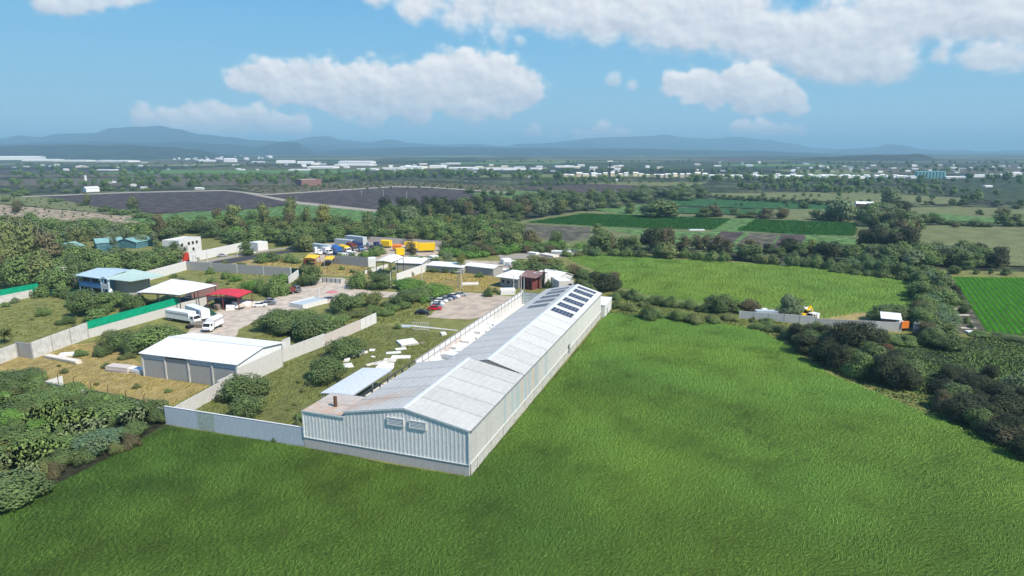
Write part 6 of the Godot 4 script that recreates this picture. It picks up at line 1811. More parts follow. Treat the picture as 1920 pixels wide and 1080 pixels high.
func old_house() -> void:
	var st: SurfaceTool
	var p := Vector3(-4.2, 0, -224.25)
	var q := Vector3(6.67, 0, -217.16)
	var h := thing("house", "old low house with white roofs and a red brick porch", "house", p, turn_of(p, q))
	var w := p.distance_to(q)
	st = begin()
	box(st, Vector3(w * 0.3, 1.8, -4), Vector3(w * 0.6, 3.8, 8))
	part("wall", st, M["block_grey"], h)
	st = begin()
	box(st, Vector3(w * 0.8, 2.0, -5), Vector3(w * 0.4, 4.2, 8))
	part("brick_wing", st, M["red_brick"], h)
	st = begin()
	hexa(st, [Vector3(-1.4, 3.6, 1.4), Vector3(w * 0.62, 3.6, 1.4), Vector3(w * 0.62, 4.6, -8.6), Vector3(-0.4, 4.6, -8.6), Vector3(-1.4, 3.75, 1.4), Vector3(w * 0.62, 3.75, 1.4), Vector3(w * 0.62, 4.75, -8.6), Vector3(-0.4, 4.75, -8.6)])
	part("roof", st, M["white_sheet"], h)
	st = begin()
	hexa(st, [Vector3(w * 0.58, 4.25, -0.6), Vector3(w + 1.2, 4.25, -0.6), Vector3(w + 1.2, 4.9, -9.6), Vector3(w * 0.4, 4.9, -9.6), Vector3(w * 0.58, 4.4, -0.6), Vector3(w + 1.2, 4.4, -0.6), Vector3(w + 1.2, 5.05, -9.6), Vector3(w * 0.4, 5.05, -9.6)])
	part("porch_roof", st, M["brick_pink"], h)
	for k in 4:
		st = begin()
		box(st, Vector3(w * (0.62 + 0.12 * k), 2.0, -0.8), Vector3(0.4, 4.2, 0.4))
		part("pillar", st, M["white_paint"] if k == 1 else M["red_brick"], h)
	for k in 3:
		window(h, Vector3(w * (0.1 + 0.17 * k), 2.0, 0.03), 1.2, 1.3, M["white_paint"], M["dark_glass"])
	for k in 2:
		window(h, Vector3(w * (0.68 + 0.18 * k), 1.9, -0.95), 1.8, 2.6, M["red_brick"], M["dark_glass"])
	block_house("house", "rough white house with blotched plaster behind the cypress", Vector3(7.45, 0, -224.25), Vector3(11.33, 0, -221.54), 9.0, 4.6, M["white_paint"], M["far_white"], 0.4)
	gable_shed("house", "white gabled outbuilding right of the cypress", "", Vector3(12.04, 0, -227.96), Vector3(16.37, 0, -223.34), 8.0, 3.2, 4.6, M["white_paint"], M["far_white"])
	var r := block_house("house", "small pale house with a dark window behind the solar roof", Vector3(16.19, 0, -215.46), Vector3(21.31, 0, -217.16), 6.0, 3.4, M["concrete"], M["far_white"], 0.3)
	window(r, Vector3(4.2, 2.0, 0.03), 1.4, 1.3, M["concrete"], M["dark_glass"])
	wall("boundary_wall", "low pink brick wall under the pink shrub", "wall", Vector3(12.46, 0, -208.09), Vector3(16.67, 0, -212.12), 1.6, 1.6, M["brick_pink"], 3.0, 0.25)
	slab_pile("white stack of boxes on the grass in front of the old house", "", Vector3(-1.45, 0, -212.12), 0.1, Vector3(5.0, 1.9, 2.6), 4, M["marble"], "box_stack", "box stack")
	slab_pile("pale slab frame lying on the dry lot by the poles", "", Vector3(-15.14, 0, -227.96), 0.1, Vector3(6.0, 0.4, 4.0), 1, M["marble_warm"], "stone_slab", "stone slab")


func right_side() -> void:
	var st: SurfaceTool
	wall("boundary_wall", "pale grey block wall below the lone round tree", "wall", Vector3(66, 0, -179.83), Vector3(84.83, 0, -172.34), 2.2, 2.6, M["block_wall"], 4.5, 0.22, M["concrete"])
	wall("boundary_wall", "grey wall half hidden behind the dark thicket", "wall", Vector3(84.83, 0, -172.34), Vector3(100.56, 0, -168.54), 2.0, 2.2, M["block_grey"], 5.0, 0.22)
	wall("boundary_wall", "pale wall below the red roofed booth", "wall", Vector3(98.52, 0, -167.49), Vector3(104.83, 0, -165.93), 2.4, 2.6, M["block_wall"], 4.5, 0.22)
	# digger behind the wall
	var t := thing("excavator", "yellow digger behind the pale block wall", "excavator", Vector3(83.95, 0, -178.05), 0.5)
	st = begin()
	box(st, Vector3(0, 0.45, 0), Vector3(3.4, 0.9, 2.2))
	part("track", st, M["rubber"], t)
	st = begin()
	loft(st, [[-1.8, 1.0, 0.9, 0.95, 2.1], [0.4, 1.05, 0.95, 0.95, 2.2], [1.2, 1.0, 0.8, 0.95, 1.6]])
	part("body", st, M["paint_yellow"], t)
	st = begin()
	box(st, Vector3(0.5, 2.4, 0.45), Vector3(1.3, 1.6, 1.1), 0.0, 0.85)
	var cabin := part("cabin", st, M["paint_yellow"], t)
	st = begin()
	box(st, Vector3(0.5, 2.55, 0.45), Vector3(1.34, 0.8, 1.14), 0.0, 0.92)
	part("window", st, M["dark_glass"], cabin)
	st = begin()
	beam(st, Vector3(1.0, 1.8, -0.5), Vector3(3.2, 3.6, -0.5), 0.4, 0.5)
	beam(st, Vector3(3.2, 3.6, -0.5), Vector3(4.6, 1.2, -0.5), 0.3, 0.4)
	part("boom", st, M["paint_yellow"], t)
	st = begin()
	box(st, Vector3(4.6, 0.8, -0.5), Vector3(0.9, 0.9, 1.0), 0.0, 0.7)
	part("bucket", st, M["dark_steel"], t)
	truck("old_lorry", "small white lorry beside the yellow digger", Vector3(87.21, 0, -177.46), Vector3(84.28, 0, -175.72), M["paint_white"], M["marble_warm"], 2.4, 2.0)
	for d in [["long pale blue sheets stacked behind the right hand wall", Vector3(73.52, 0, -179.24), -0.12, Vector3(6.49, 2.6, 2), 4, "trailer_grey"], ["white sheets on the left of the pale blue stack", Vector3(74.15, 0, -185.39), -0.12, Vector3(3.83, 1.6, 2), 3, "marble"], ["white sheet stack on the right of the pale blue stack", Vector3(77.78, 0, -179.83), -0.12, Vector3(3.1, 2, 2), 3, "marble"], ["white blocks under the round tree", Vector3(80.69, 0, -176.88), -0.12, Vector3(2.75, 1.4, 2.2), 2, "marble"], ["white slab on the brown grass behind the digger", Vector3(90.1, 0, -189.28), -0.12, Vector3(2.28, 0.8, 3), 1, "marble"]]:
		slab_pile(d[0], "pale sheets stacked behind the wall", d[1], d[2], d[3], d[4], M[d[5]], "sheet_stack", "sheet stack")
	# booth with a pale red roof, and a lorry
	var b := block_house("booth", "small booth with a tilted white roof behind the wall", Vector3(101.15, 0, -169.08), Vector3(103.46, 0, -168.01), 3.0, 2.9, M["brick_pink"], M["white_sheet"], 0.0)
	st = begin()
	hexa(st, [Vector3(-0.4, 2.9, 0.5), Vector3(4.6, 2.9, 0.5), Vector3(4.6, 3.9, -3.4), Vector3(-0.4, 3.9, -3.4), Vector3(-0.4, 3.02, 0.5), Vector3(4.6, 3.02, 0.5), Vector3(4.6, 4.02, -3.4), Vector3(-0.4, 4.02, -3.4)])
	part("roof_sheet", st, M["white_sheet"], b)
	truck("orange_lorry", "white lorry with an orange back behind the wall", Vector3(105.7, 0, -165.93), Vector3(105.08, 0, -168.54), M["paint_orange"], M["paint_white"], 2.8, 2.3)
	block_house("hut", "small grey white hut right of the orange lorry", Vector3(107.85, 0, -165.93), Vector3(109.19, 0, -164.39), 3.0, 2.4, M["far_grey"], M["white_sheet"], 0.0)
	slab_pile("small white slab at the foot of the garden path", "", Vector3(123.07, 0, -164.9), 0.0, Vector3(3.0, 0.5, 1.6), 1, M["marble"], "stone_slab", "stone slab")
	# bars of pale edging across the garden path
	var words := ["lowest", "second", "third", "fourth", "fifth", "sixth", "seventh", "eighth", "ninth", "tenth"]
	for i in 10:
		var q := Vector3(124.98, 0, -169.08).lerp(Vector3(161.6, 0, -232.76), i / 9.0)
		slab_pile("pale edging bar across the garden path, %s from the bottom" % words[i], "edging bars on the garden path", q, -0.1, Vector3(4.0, 0.25, 0.7), 1, M["marble_warm"], "edging_bar", "edging bar")
	slab_pile("white row cover at the corner of the left crop", "", Vector3(111.8, 0, -386.34), 0.02, Vector3(9.5, 0.7, 2.2), 1, M["paint_white"], "row_cover", "row cover")
	# farm buildings of the middle distance
	gable_shed("barn", "white roofed brick barn in the pasture on the right", "", Vector3(285.39, 0, -532.88), Vector3(296.88, 0, -528.03), 10.0, 4.0, 5.4, M["brick_pink"], M["far_white"])
	gable_shed("barn", "small blue white shed left of the white roofed barn", "", Vector3(281.29, 0, -537.82), Vector3(284.51, 0, -532.88), 7.0, 2.6, 3.4, M["far_grey"], M["roof_blue"])
	block_house("ruin", "pinkish brick house with a flat pale roof on the scrubby ground", Vector3(-280.45, 0, -863.57), Vector3(-261.7, 0, -889.66), 14.0, 8.0, M["brick_pink"], M["far_white"], 0.5)
	gable_shed("barn", "long white farm shed beyond the left ploughed field", "", Vector3(-489.91, 0, -743.4), Vector3(-480.57, 0, -752.94), 14.0, 4.0, 5.5, M["far_white"], M["far_white"])
	block_house("water_tower", "small white tower among the far left trees", Vector3(-655.67, 0, -994.67), Vector3(-654.03, 0, -994.67), 3.0, 9.0, M["far_white"], M["far_white"], 0.0)


# ---------------------------------------------------------------- plants and grass
func ordinal(i: int, n: int) -> String:
	var ones := ["", "first", "second", "third", "fourth", "fifth", "sixth", "seventh", "eighth", "ninth", "tenth", "eleventh", "twelfth", "thirteenth", "fourteenth", "fifteenth", "sixteenth", "seventeenth", "eighteenth", "nineteenth"]
	var tens := ["", "", "twenty", "thirty", "forty", "fifty", "sixty", "seventy", "eighty", "ninety"]
	var from_left := i < (n + 1) / 2
	var k := i + 1 if from_left else n - i
	var w: String = ones[k] if k < 20 else (tens[k / 10] + "-" + ones[k % 10] if k % 10 else tens[k / 10].trim_suffix("y") + "ieth")
	return w + (" from the left" if from_left else " from the right")


func plants(called: Array, kind: String, tint: String, label: String, group: String, d: Array) -> void:
	# x, z, width, height of each, from left to right
	var n := d.size() / 4
	for i in n:
		plant(called[0], kind, tint, called[1], label + (", " + ordinal(i, n) if n > 1 else ""), group, Vector3(d[i * 4], 0, d[i * 4 + 1]), d[i * 4 + 2], d[i * 4 + 3])


func wood_rest(kind: String, tint: String, label: String, d: Array) -> void:
	var where := []
	var shade := []
	for i in d.size() / 4:
		where.append(Transform3D(Basis(Vector3.UP, rng.randf() * TAU).scaled(Vector3(d[i * 4 + 2], d[i * 4 + 3], d[i * 4 + 2])), Vector3(d[i * 4], 0, d[i * 4 + 1])))
		var g := 0.8 + 0.2 * rng.randf()
		shade.append(Color(g, g, g))
	scatter("woods" if kind == "round" else "undergrowth", label, crown_mesh("rest_" + kind, 940, kind, 1500, 0.042), M["leaf_" + tint], where, shade)


func vegetation() -> void:
	var NAMES := {"round": ["tree", "tree"], "flat": ["thorn_tree", "tree"], "tall": ["tall_tree", "tree"], "bush": ["shrub", "shrub"], "reed": ["reed_clump", "reeds"], "pear": ["prickly_pear", "cactus"], "palm": ["palm_tree", "palm"], "bare": ["bare_tree", "tree"], "cypress": ["cypress_tree", "tree"]}
	var d: Array
	plants(NAMES["pear"], "pear", "mid", "mid green prickly pear in the lower left scrub", "thorny scrub at the lower left", [-93.4,-109.8,5.9,4.1, -80.4,-99.2,5.4,3, -73.8,-90.9,4.8,4.1, -84.4,-105.6,4.2,3, -72,-90.1,4.1,2.6, -82.3,-104.8,4,4.5, -81.9,-107.8,3.3,2.3, -82.9,-109.7,3.8,3.5, -75.1,-102.9,5.4,4.5, -77,-107.8,4.4,1.9])
	plants(NAMES["pear"], "pear", "grey", "grey green prickly pear in the lower left scrub", "thorny scrub at the lower left", [-76.1,-90.1,4.9,3, -99.3,-121.3,3.6,2.4, -71.5,-84.7,4.1,3.4, -72,-93.6,3.7,2.8, -71.8,-100.3,5,4.1, -67,-95,3.4,3.2, -66.2,-104.5,3.6,4.1])
	plants(NAMES["pear"], "pear", "olive", "olive green prickly pear in the lower left scrub", "thorny scrub at the lower left", [-81,-95.4,4.3,2.4, -77.6,-104.5,4.7,2.2])
	plants(NAMES["flat"], "flat", "mid", "mid green spreading thorn tree in the lower left scrub", "thorny scrub at the lower left", [-106.4,-122.4,5.4,3.2, -91.1,-104.9,5.7,3.3, -84.4,-99.2,6.3,3, -91.8,-114.8,5.9,3.3, -77.6,-96.1,5.6,4.4, -87.4,-110,4.7,3.1, -99.3,-126.7,4.9,3.1, -88.9,-116.6,9.3,3.2, -78.9,-103.3,5.1,3.1, -85.8,-113.6,5.9,4.1, -73,-96.3,7,3.5, -86.6,-119.3,5.9,3.5, -69.8,-97.6,4.1,3.6, -78.6,-112.9,4.7,4.1, -74.7,-111.8,5.5,4.6, -72.2,-107.8,11.6,3.9])
	plants(NAMES["flat"], "flat", "dark", "dark green spreading thorn tree in the lower left scrub", "thorny scrub at the lower left", [-102.8,-118.7,5.2,4.3, -85,-96.3,4.8,3.1, -90.5,-107.8,7.7,3.9, -101.1,-121.8,5.8,4.3, -69.8,-81,9.7,4.1, -82.5,-98.1,6,4, -102.7,-126.7,10,3.5, -90.7,-111.1,5.3,4.6, -69.1,-90.8,4.5,3.8, -79.9,-106.9,4.9,3.7, -82.6,-112.9,4.9,3.7, -78,-109.8,5.9,3.8, -71.1,-103.3,3.9,3.5, -64.6,-101.3,5.5,3, -66.8,-110.2,6.9,4, -63.6,-107.8,3.9,3])
	plants(NAMES["bush"], "bush", "brown", "brownish shrub in the lower left scrub", "thorny scrub at the lower left", [-68.7,-87.7,4.1,2.9, -62.5,-97.7,3.7,3.2])
	plants(NAMES["flat"], "flat", "blue", "blue green spreading thorn tree in the lower left scrub", "thorny scrub at the lower left", [-67.9,-95.8,6.9,3.8, -67.9,-99.2,6.3,3])
	plants(NAMES["bush"], "bush", "olive", "olive green shrub in the lower left scrub", "thorny scrub at the lower left", [-100.7,-115.3,5.9,3.7, -88.3,-100.5,3.7,3.9, -76.8,-87.1,5,3.5, -74.7,-84.6,4.4,3.6, -99,-118.1,4.8,3.1, -85.5,-107.4,5.7,4, -70.9,-88,5.3,3.4, -92.2,-119.4,3.5,4.3, -64.2,-95.4,2.9,2.4])
	plants(NAMES["bush"], "bush", "dark", "dark green shrub in the lower left scrub", "thorny scrub at the lower left", [-67.7,-92.2,4.3,2.8])
	plants(NAMES["bush"], "bush", "bright", "bright green shrub in the lower left scrub", "thorny scrub at the lower left", [-92.3,-122.1,3.1,3.1])
	plants(NAMES["bush"], "bush", "mid", "mid green shrub in the lower left scrub", "thorny scrub at the lower left", [-81,-92.5,4.4,3.5, -85.4,-102,5.3,3.5, -96.3,-122.1,6,3.7, -75.5,-99.6,4.2,4.1, -76.7,-106.3,4.8,3.4])
	plants(NAMES["flat"], "flat", "bright", "bright green spreading thorn tree in the lower left scrub", "thorny scrub at the lower left", [-97.6,-114.6,5,3.4, -87.5,-104.4,5.2,4.4, -81.6,-101.7,4.9,3.7])
	plants(NAMES["flat"], "flat", "dark", "dark green spreading thorn tree in the middle yard", "shrubs of the yard beside the warehouse", [-52.8,-118.5,9.4,5.8, -48.3,-109.7,6.5,5, -39.5,-128.5,9.1,6.2, -39.5,-145,9.4,5.4])
	plants(NAMES["bush"], "bush", "bright", "bright green shrub in the middle yard", "shrubs of the yard beside the warehouse", [-37.1,-107.8,2.1,2])
	plants(NAMES["bush"], "bush", "mid", "mid green shrub in the middle yard", "shrubs of the yard beside the warehouse", [-42.1,-112.7,0.9,0.8, -38.8,-108.8,1.7,1.8, -31.4,-169.1,2.5,1.9])
	plants(NAMES["bush"], "bush", "grey", "grey green shrub in the middle yard", "shrubs of the yard beside the warehouse", [-38.3,-106,1.1,2.2])
	plants(NAMES["bush"], "bush", "olive", "olive green shrub in the middle yard", "shrubs of the yard beside the warehouse", [-41.6,-115.2,1,0.8, -44.9,-127.3,1.3,0.9, -42.5,-122.1,1.1,1.1])
	plants(NAMES["bush"], "bush", "dark", "dark green shrub in the middle yard", "shrubs of the yard beside the warehouse", [-34,-120.1,1.8,1.6])
	plants(NAMES["bush"], "bush", "dark", "dark green shrub by the blue wall", "small weeds at the foot of the blue wall", [-47.5,-103,1.1,1.4, -39.9,-99.4,0.9,1])
	plants(NAMES["bush"], "bush", "mid", "mid green shrub by the blue wall", "small weeds at the foot of the blue wall", [-43.7,-101.3,0.6,0.8])
	plants(NAMES["flat"], "flat", "dark", "dark green spreading thorn tree by the gravel track", "bushes beside the gravel track", [-63.9,-168,12.2,6.4, -59.6,-163.9,8.5,4.4, -51.6,-160,11.7,6.9, -49.8,-186.7,10.3,6.8, -34.1,-199,10.9,5.3])
	plants(NAMES["flat"], "flat", "mid", "mid green spreading thorn tree by the gravel track", "bushes beside the gravel track", [-60.1,-174,9.9,5, -49,-169.1,9.4,4.6, -29.7,-204.2,9.8,4.8])
	plants(NAMES["bush"], "bush", "mid", "mid green shrub by the gravel track", "bushes beside the gravel track", [-92.8,-227,4.9,3.5, -85.8,-214.6,6.9,5.7, -79.8,-209.7,9.4,9.2, -53.4,-175.7,5.2,3.9, -69.5,-256.4,3,2, -55.3,-221.5,8.7,7.8, -36.3,-189.3,5,2.9, -33.8,-192,5.6,3, -32.9,-227,3.9,2, -34.5,-254.1,4.8,2.8, -21.2,-249.5,7.2,3.3, -12.3,-240.9,4.2,2.4, -1.8,-216.3,3.1,1.9])
	plants(NAMES["reed"], "reed", "olive", "olive green reed clump by the gravel track", "bushes beside the gravel track", [-49,-174.6,5.1,3.1, -47.9,-179.2,6.6,3.2, -44.9,-182.9,6.7,3.6, -41.4,-178,5.7,2.8])
	plants(NAMES["reed"], "reed", "mid", "mid green reed clump by the gravel track", "bushes beside the gravel track", [-41.7,-186.7,6,3.3, -38,-184.1,5.9,2.9])
	plants(NAMES["flat"], "flat", "olive", "olive green spreading thorn tree by the gravel track", "bushes beside the gravel track", [-45.6,-195.4,8.4,5.2])
	plants(NAMES["flat"], "flat", "bright", "bright green spreading thorn tree by the gravel track", "bushes beside the gravel track", [-36.6,-219.8,12,4.5, -25.8,-208.1,11.7,5.2])
	plants(NAMES["bush"], "bush", "dark", "dark green shrub by the gravel track", "bushes beside the gravel track", [-56.1,-205,2.4,1.6, -40.1,-194.7,3.7,2.2, -31,-251.8,5.4,2.8, -26.6,-250.7,4.7,2.7, -8.2,-208.1,3.9,4.1])
	plants(NAMES["bush"], "bush", "olive", "olive green shrub by the gravel track", "bushes beside the gravel track", [-76.7,-225.2,4.2,3.5, -63.5,-249.5,3.2,2.2, -57.2,-249.5,4,2.7, -36.9,-200.5,4.4,2.7, -39.2,-243,3.5,2.7, -5.5,-214.6,2.5,1.9])
	plants(NAMES["bush"], "bush", "bright", "bright green shrub by the gravel track", "bushes beside the gravel track", [-91.7,-218,7,5.3, -84.5,-230.8,6.7,4.6, -27.5,-200.5,5.3,3.1])
	plants(NAMES["round"], "round", "dark", "dark green rounded tree by the gravel track", "bushes beside the gravel track", [-72.9,-227,10.4,7.8, -46.7,-220.6,9.4,6.6])
	plants(NAMES["bush"], "bush", "mid", "mid green shrub by the grassy canopy lot", "shrubs of the grassy lot by the canopies", [-128.4,-215.5,3.8,2.8, -129.9,-240.9,3.5,2.4, -119.1,-248.4,4.3,3.3, -110.6,-230.8,4.7,2.8, -108.5,-237.8,4.1,4.7, -108.9,-274.1,7.9,4.8, -97.8,-275.4,7.1,4.8, -92.9,-271.4,5.1,4.1, -75.6,-279.5,6.8,4.3, -63.8,-291.1,8.3,5.7])
	plants(NAMES["bush"], "bush", "bright", "bright green shrub by the grassy canopy lot", "shrubs of the grassy lot by the canopies", [-103,-233.7,4.7,3.8, -109.3,-279.5,4.4,4.3, -67.4,-285.2,5.3,4.3])
	plants(NAMES["bush"], "bush", "grey", "grey green shrub by the grassy canopy lot", "shrubs of the grassy lot by the canopies", [-136.6,-248.4,3.2,2.7])
	plants(NAMES["bush"], "bush", "olive", "olive green shrub by the grassy canopy lot", "shrubs of the grassy lot by the canopies", [-122.8,-268.8,4.6,2.3, -102.9,-227,1.5,1.7, -114.4,-266.2,5,2.3, -91.9,-212.9,3.4,2.3])
	plants(NAMES["bush"], "bush", "dark", "dark green shrub by the grassy canopy lot", "shrubs of the grassy lot by the canopies", [-133.4,-217.2,3.2,2.4, -123.8,-234.7,3.1,1.8, -94.3,-208.1,2.7,2.1, -104.6,-278.1,8,5.4, -88.9,-276.8,6,3.6, -70.7,-280.9,6.1,4.3])
	plants(NAMES["round"], "round", "dark", "dark green rounded tree in the green screened yard", "trees inside the green screened yard", [-125.9,-182.9,9.4,8.1])
	plants(NAMES["round"], "round", "mid", "mid green rounded tree in the green screened yard", "trees inside the green screened yard", [-134.9,-194,8.3,5.5, -123.6,-186.7,8.7,6.8, -122.9,-192.6,8.3,5.2])
	plants(NAMES["flat"], "flat", "dark", "dark green spreading thorn tree in the green screened yard", "trees inside the green screened yard", [-114.6,-188.6,7.8,6.6])
	plants(NAMES["bush"], "bush", "mid", "mid green shrub in the green screened yard", "trees inside the green screened yard", [-158.2,-194,3.1,1.9, -156.9,-207.3,6.6,5.5, -138.4,-182.9,4,3.9, -149.8,-207.3,6,5.9, -113,-190.6,6.4,3.8, -109.5,-193.3,6.5,3.8])
	plants(NAMES["bush"], "bush", "dark", "dark green shrub in the green screened yard", "trees inside the green screened yard", [-125.4,-174,5.6,2.7, -146.3,-205,3.9,4.1, -120.7,-188,1.6,1.9])
	plants(NAMES["bush"], "bush", "grey", "grey green shrub in the green screened yard", "trees inside the green screened yard", [-158.8,-199,3.2,2.4])
	plants(NAMES["bush"], "bush", "olive", "olive green shrub in the green screened yard", "trees inside the green screened yard", [-138.1,-178,1.3,1, -121.3,-171.2,1.5,1])
	plants(NAMES["palm"], "palm", "olive", "palm tree in the green screened yard", "trees inside the green screened yard", [-128.5,-155.7,4.1,4.2])
	plants(NAMES["flat"], "flat", "olive", "olive green spreading thorn tree before the green screen", "trees before the green screened wall", [-100.8,-153.5,5.9,4.9])
	plants(NAMES["flat"], "flat", "dark", "dark green spreading thorn tree before the green screen", "trees before the green screened wall", [-95.1,-150,7.3,6, -90,-147.5,6.9,5, -84.3,-152.6,7.4,5.4])
	plants(NAMES["bush"], "bush", "dark", "dark green shrub before the green screen", "trees before the green screened wall", [-97.7,-145.4,4.3,3.9, -91,-136.7,2.6,1.5])
	plants(NAMES["flat"], "flat", "mid", "mid green spreading thorn tree before the green screen", "trees before the green screened wall", [-86,-149.6,12.2,7.7])
	plants(NAMES["bush"], "bush", "mid", "mid green shrub before the green screen", "trees before the green screened wall", [-105.8,-133.2,1.6,1.5, -102.8,-145.4,3.9,2, -89.7,-147.5,4.4,3.3, -69.5,-122.1,1.7,1])
	plants(NAMES["bush"], "bush", "olive", "olive green shrub before the green screen", "trees before the green screened wall", [-102.3,-137.4,1,0.9, -98.2,-133.2,2,1.4, -86.4,-126,1.1,1, -90.2,-143.4,4.3,1.9, -77,-124.2,1.9,1.3])
	plants(NAMES["tall"], "tall", "olive", "olive green tall slender tree in the left hand wood", "trees of the left hand wood", [-243.4,-301.4,11.8,9.9, -246.9,-307,12.9,16.6, -209.8,-263.7,12.5,18.9, -232.2,-298.2,10.3,11.4, -196.5,-257.6,13.1,19.3, -213.6,-281.3,13.7,9.7, -221.1,-305.6,10.1,10.5])
	plants(NAMES["tall"], "tall", "brown", "brownish tall slender tree in the left hand wood", "trees of the left hand wood", [-186.3,-254.1,12.1,15.9, -190.1,-344.3,7.5,14.4])
	plants(NAMES["tall"], "tall", "bright", "bright green tall slender tree in the left hand wood", "trees of the left hand wood", [-236.7,-300.4,12.7,10.7])
	plants(NAMES["round"], "round", "dark", "dark green rounded tree in the left hand wood", "trees of the left hand wood", [-297.6,-369.1,14.7,8.4, -270,-337.6,13.7,10.3, -171.6,-235.7,9.9,6.3, -181.6,-256.6,11.2,6.7, -239.1,-346,14.5,10.8, -168.6,-243,9.3,7.7, -156.1,-226.9,10.4,9, -178.2,-269,11.2,6.3, -227,-358.5,12.2,9.2, -167.6,-268.9,9.1,8.7, -159.1,-262.2,10.2,6.6, -151.8,-253.1,11.3,8.6, -155.5,-282.1,9.9,7.1, -191.9,-366.5,12.3,11.9])
	plants(NAMES["round"], "round", "grey", "grey green rounded tree in the left hand wood", "trees of the left hand wood", [-151.1,-221.5,9.4,5.9])
	plants(NAMES["bare"], "bare", "grey", "grey green sparse bare tree in the left hand wood", "trees of the left hand wood", [-233.4,-339.7,11.9,9.8, -149.2,-217.2,8.2,6.1, -209.8,-328.7,11.8,8.8])
	plants(NAMES["palm"], "palm", "mid", "palm tree in the left hand wood", "trees of the left hand wood", [-152.6,-294.2,4.5,5])
	plants(NAMES["round"], "round", "mid", "mid green rounded tree in the left hand wood", "trees of the left hand wood", [-242,-290.6,13.6,9.8, -308.6,-388.1,14.5,9.3, -174.3,-220.3,10.5,12.8, -200.9,-255.7,12,10.7, -259.2,-336.1,11.9,9.9, -184.5,-244.1,9.6,10.9, -164,-222.1,10.4,6.8, -176.8,-241.1,10.2,5.8, -211.4,-292.4,11,13.4, -166.6,-230.4,10.7,7.9, -157.8,-217.8,9.8,7.9, -186.8,-260,10.8,11.8, -198,-278.8,10.8,7.6, -177.6,-249.1,9.5,6.7, -247.9,-353.8,12.2,9.7, -183.5,-262.9,11.4,7.4, -184.7,-270.6,11.4,8.2, -246,-365,11.8,9.9, -160.4,-234.4,8.2,7.9, -168.8,-253.6,9.6,9, -172.5,-261.4,9.4,8.5, -231.3,-357.8,12.1,9.6, -151.4,-231.4,8.2,8.6, -221,-345.3,10.4,10.8, -159.7,-246.6,11,8.6, -153.5,-242.6,8.2,7, -159,-253.8,11.2,8.2, -207.5,-347.1,11.8,9.9, -146.4,-248.5,10.5,6.4, -198.1,-346.3,13,10.8, -151,-264.2,10.3,6.6])
	plants(NAMES["round"], "round", "olive", "olive green rounded tree in the left hand wood", "trees of the left hand wood", [-207.9,-252.6,11,9.4, -233.2,-285.3,9.7,9, -219.9,-269.1,14,9, -180.3,-226.1,9.7,9.9, -300.7,-384.8,12.4,10.2, -196.7,-248.4,10.4,13, -227.6,-291.4,10.5,10.5, -291.5,-377.7,13.9,10.5, -170.2,-226.6,12.7,10.7, -202,-271.2,9,11.9, -174.3,-233,9.9,13.1, -190.4,-265.7,11.4,6.3, -221.8,-324.1,10.8,9.5, -208.5,-354,12.8,9.4, -146,-271,10.8,6.8])
	plants(NAMES["round"], "round", "brown", "brownish rounded tree in the left hand wood", "trees of the left hand wood", [-191.5,-232.3,9.1,10.7, -224.4,-277.1,11.4,10.8, -219.3,-291.2,11.8,12.9])
	plants(NAMES["round"], "round", "blue", "blue green rounded tree in the left hand wood", "trees of the left hand wood", [-192.3,-273.5,9.9,9, -165.3,-259.4,8.8,8.7])
	plants(NAMES["tall"], "tall", "olive", "olive green tall slender tree in the wood behind the street", "trees of the wood behind the street", [-159.6,-366.5,12.3,17.5, -147.3,-381.2,10.8,16.4, -133.1,-386.3,11,20.8])
	plants(NAMES["tall"], "tall", "yellow", "yellowish tall slender tree in the wood behind the street", "trees of the wood behind the street", [-112.3,-381.2,12.1,16.4])
	plants(NAMES["round"], "round", "mid", "mid green rounded tree in the wood behind the street", "trees of the wood behind the street", [-128.2,-320.1,11,8.3, -123.9,-335.8,11.9,8.2, -110.6,-336.3,11,8.9, -93.9,-337.6,12.5,8.9])
	plants(NAMES["round"], "round", "olive", "olive green rounded tree in the wood behind the street", "trees of the wood behind the street", [-166.8,-366,12.8,10, -99.1,-302.9,9.6,8.7])
	plants(NAMES["round"], "round", "dark", "dark green rounded tree in the wood behind the street", "trees of the wood behind the street", [-167.8,-353.5,12.6,9.4, -135.1,-314.3,9.4,9.7, -113.9,-322.2,10,9.7, -103.7,-313.2,12.9,8.6])
	plants(NAMES["round"], "round", "deep", "blackish green rounded tree in the central wood", "trees of the central wood", [-68.4,-420.3,12.6,12.9, -71,-460.7,13,14.1, -45,-426.8,14.7,13.2])
	plants(NAMES["palm"], "palm", "mid", "palm tree in the central wood", "trees of the central wood", [-78,-334.2,7.9,6.7])
	plants(NAMES["round"], "round", "brown", "brownish rounded tree in the central wood", "trees of the central wood", [9.4,-320.9,11.9,8.4])
	plants(NAMES["tall"], "tall", "dark", "dark green tall slender tree in the central wood", "trees of the central wood", [-82.3,-366.5,11.1,13, -72.5,-352.9,10.7,12])
	plants(NAMES["round"], "round", "dark", "dark green rounded tree in the central wood", "trees of the central wood", [-79.6,-405.7,13,13.1, -72.9,-412.7,12.3,12.5, -0.3,-322.4,11.8,8.7])
	plants(NAMES["round"], "round", "grey", "grey green rounded tree in the central wood", "trees of the central wood", [-64.5,-405.4,14.5,14, 21.4,-466.5,15.2,12.3])
	plants(NAMES["round"], "round", "mid", "mid green rounded tree in the central wood", "trees of the central wood", [-55.6,-340.4,12.3,9.9, -41.7,-358,11.8,9.8, -31.4,-337.8,11.4,9.7, -9.3,-308,12.4,7])
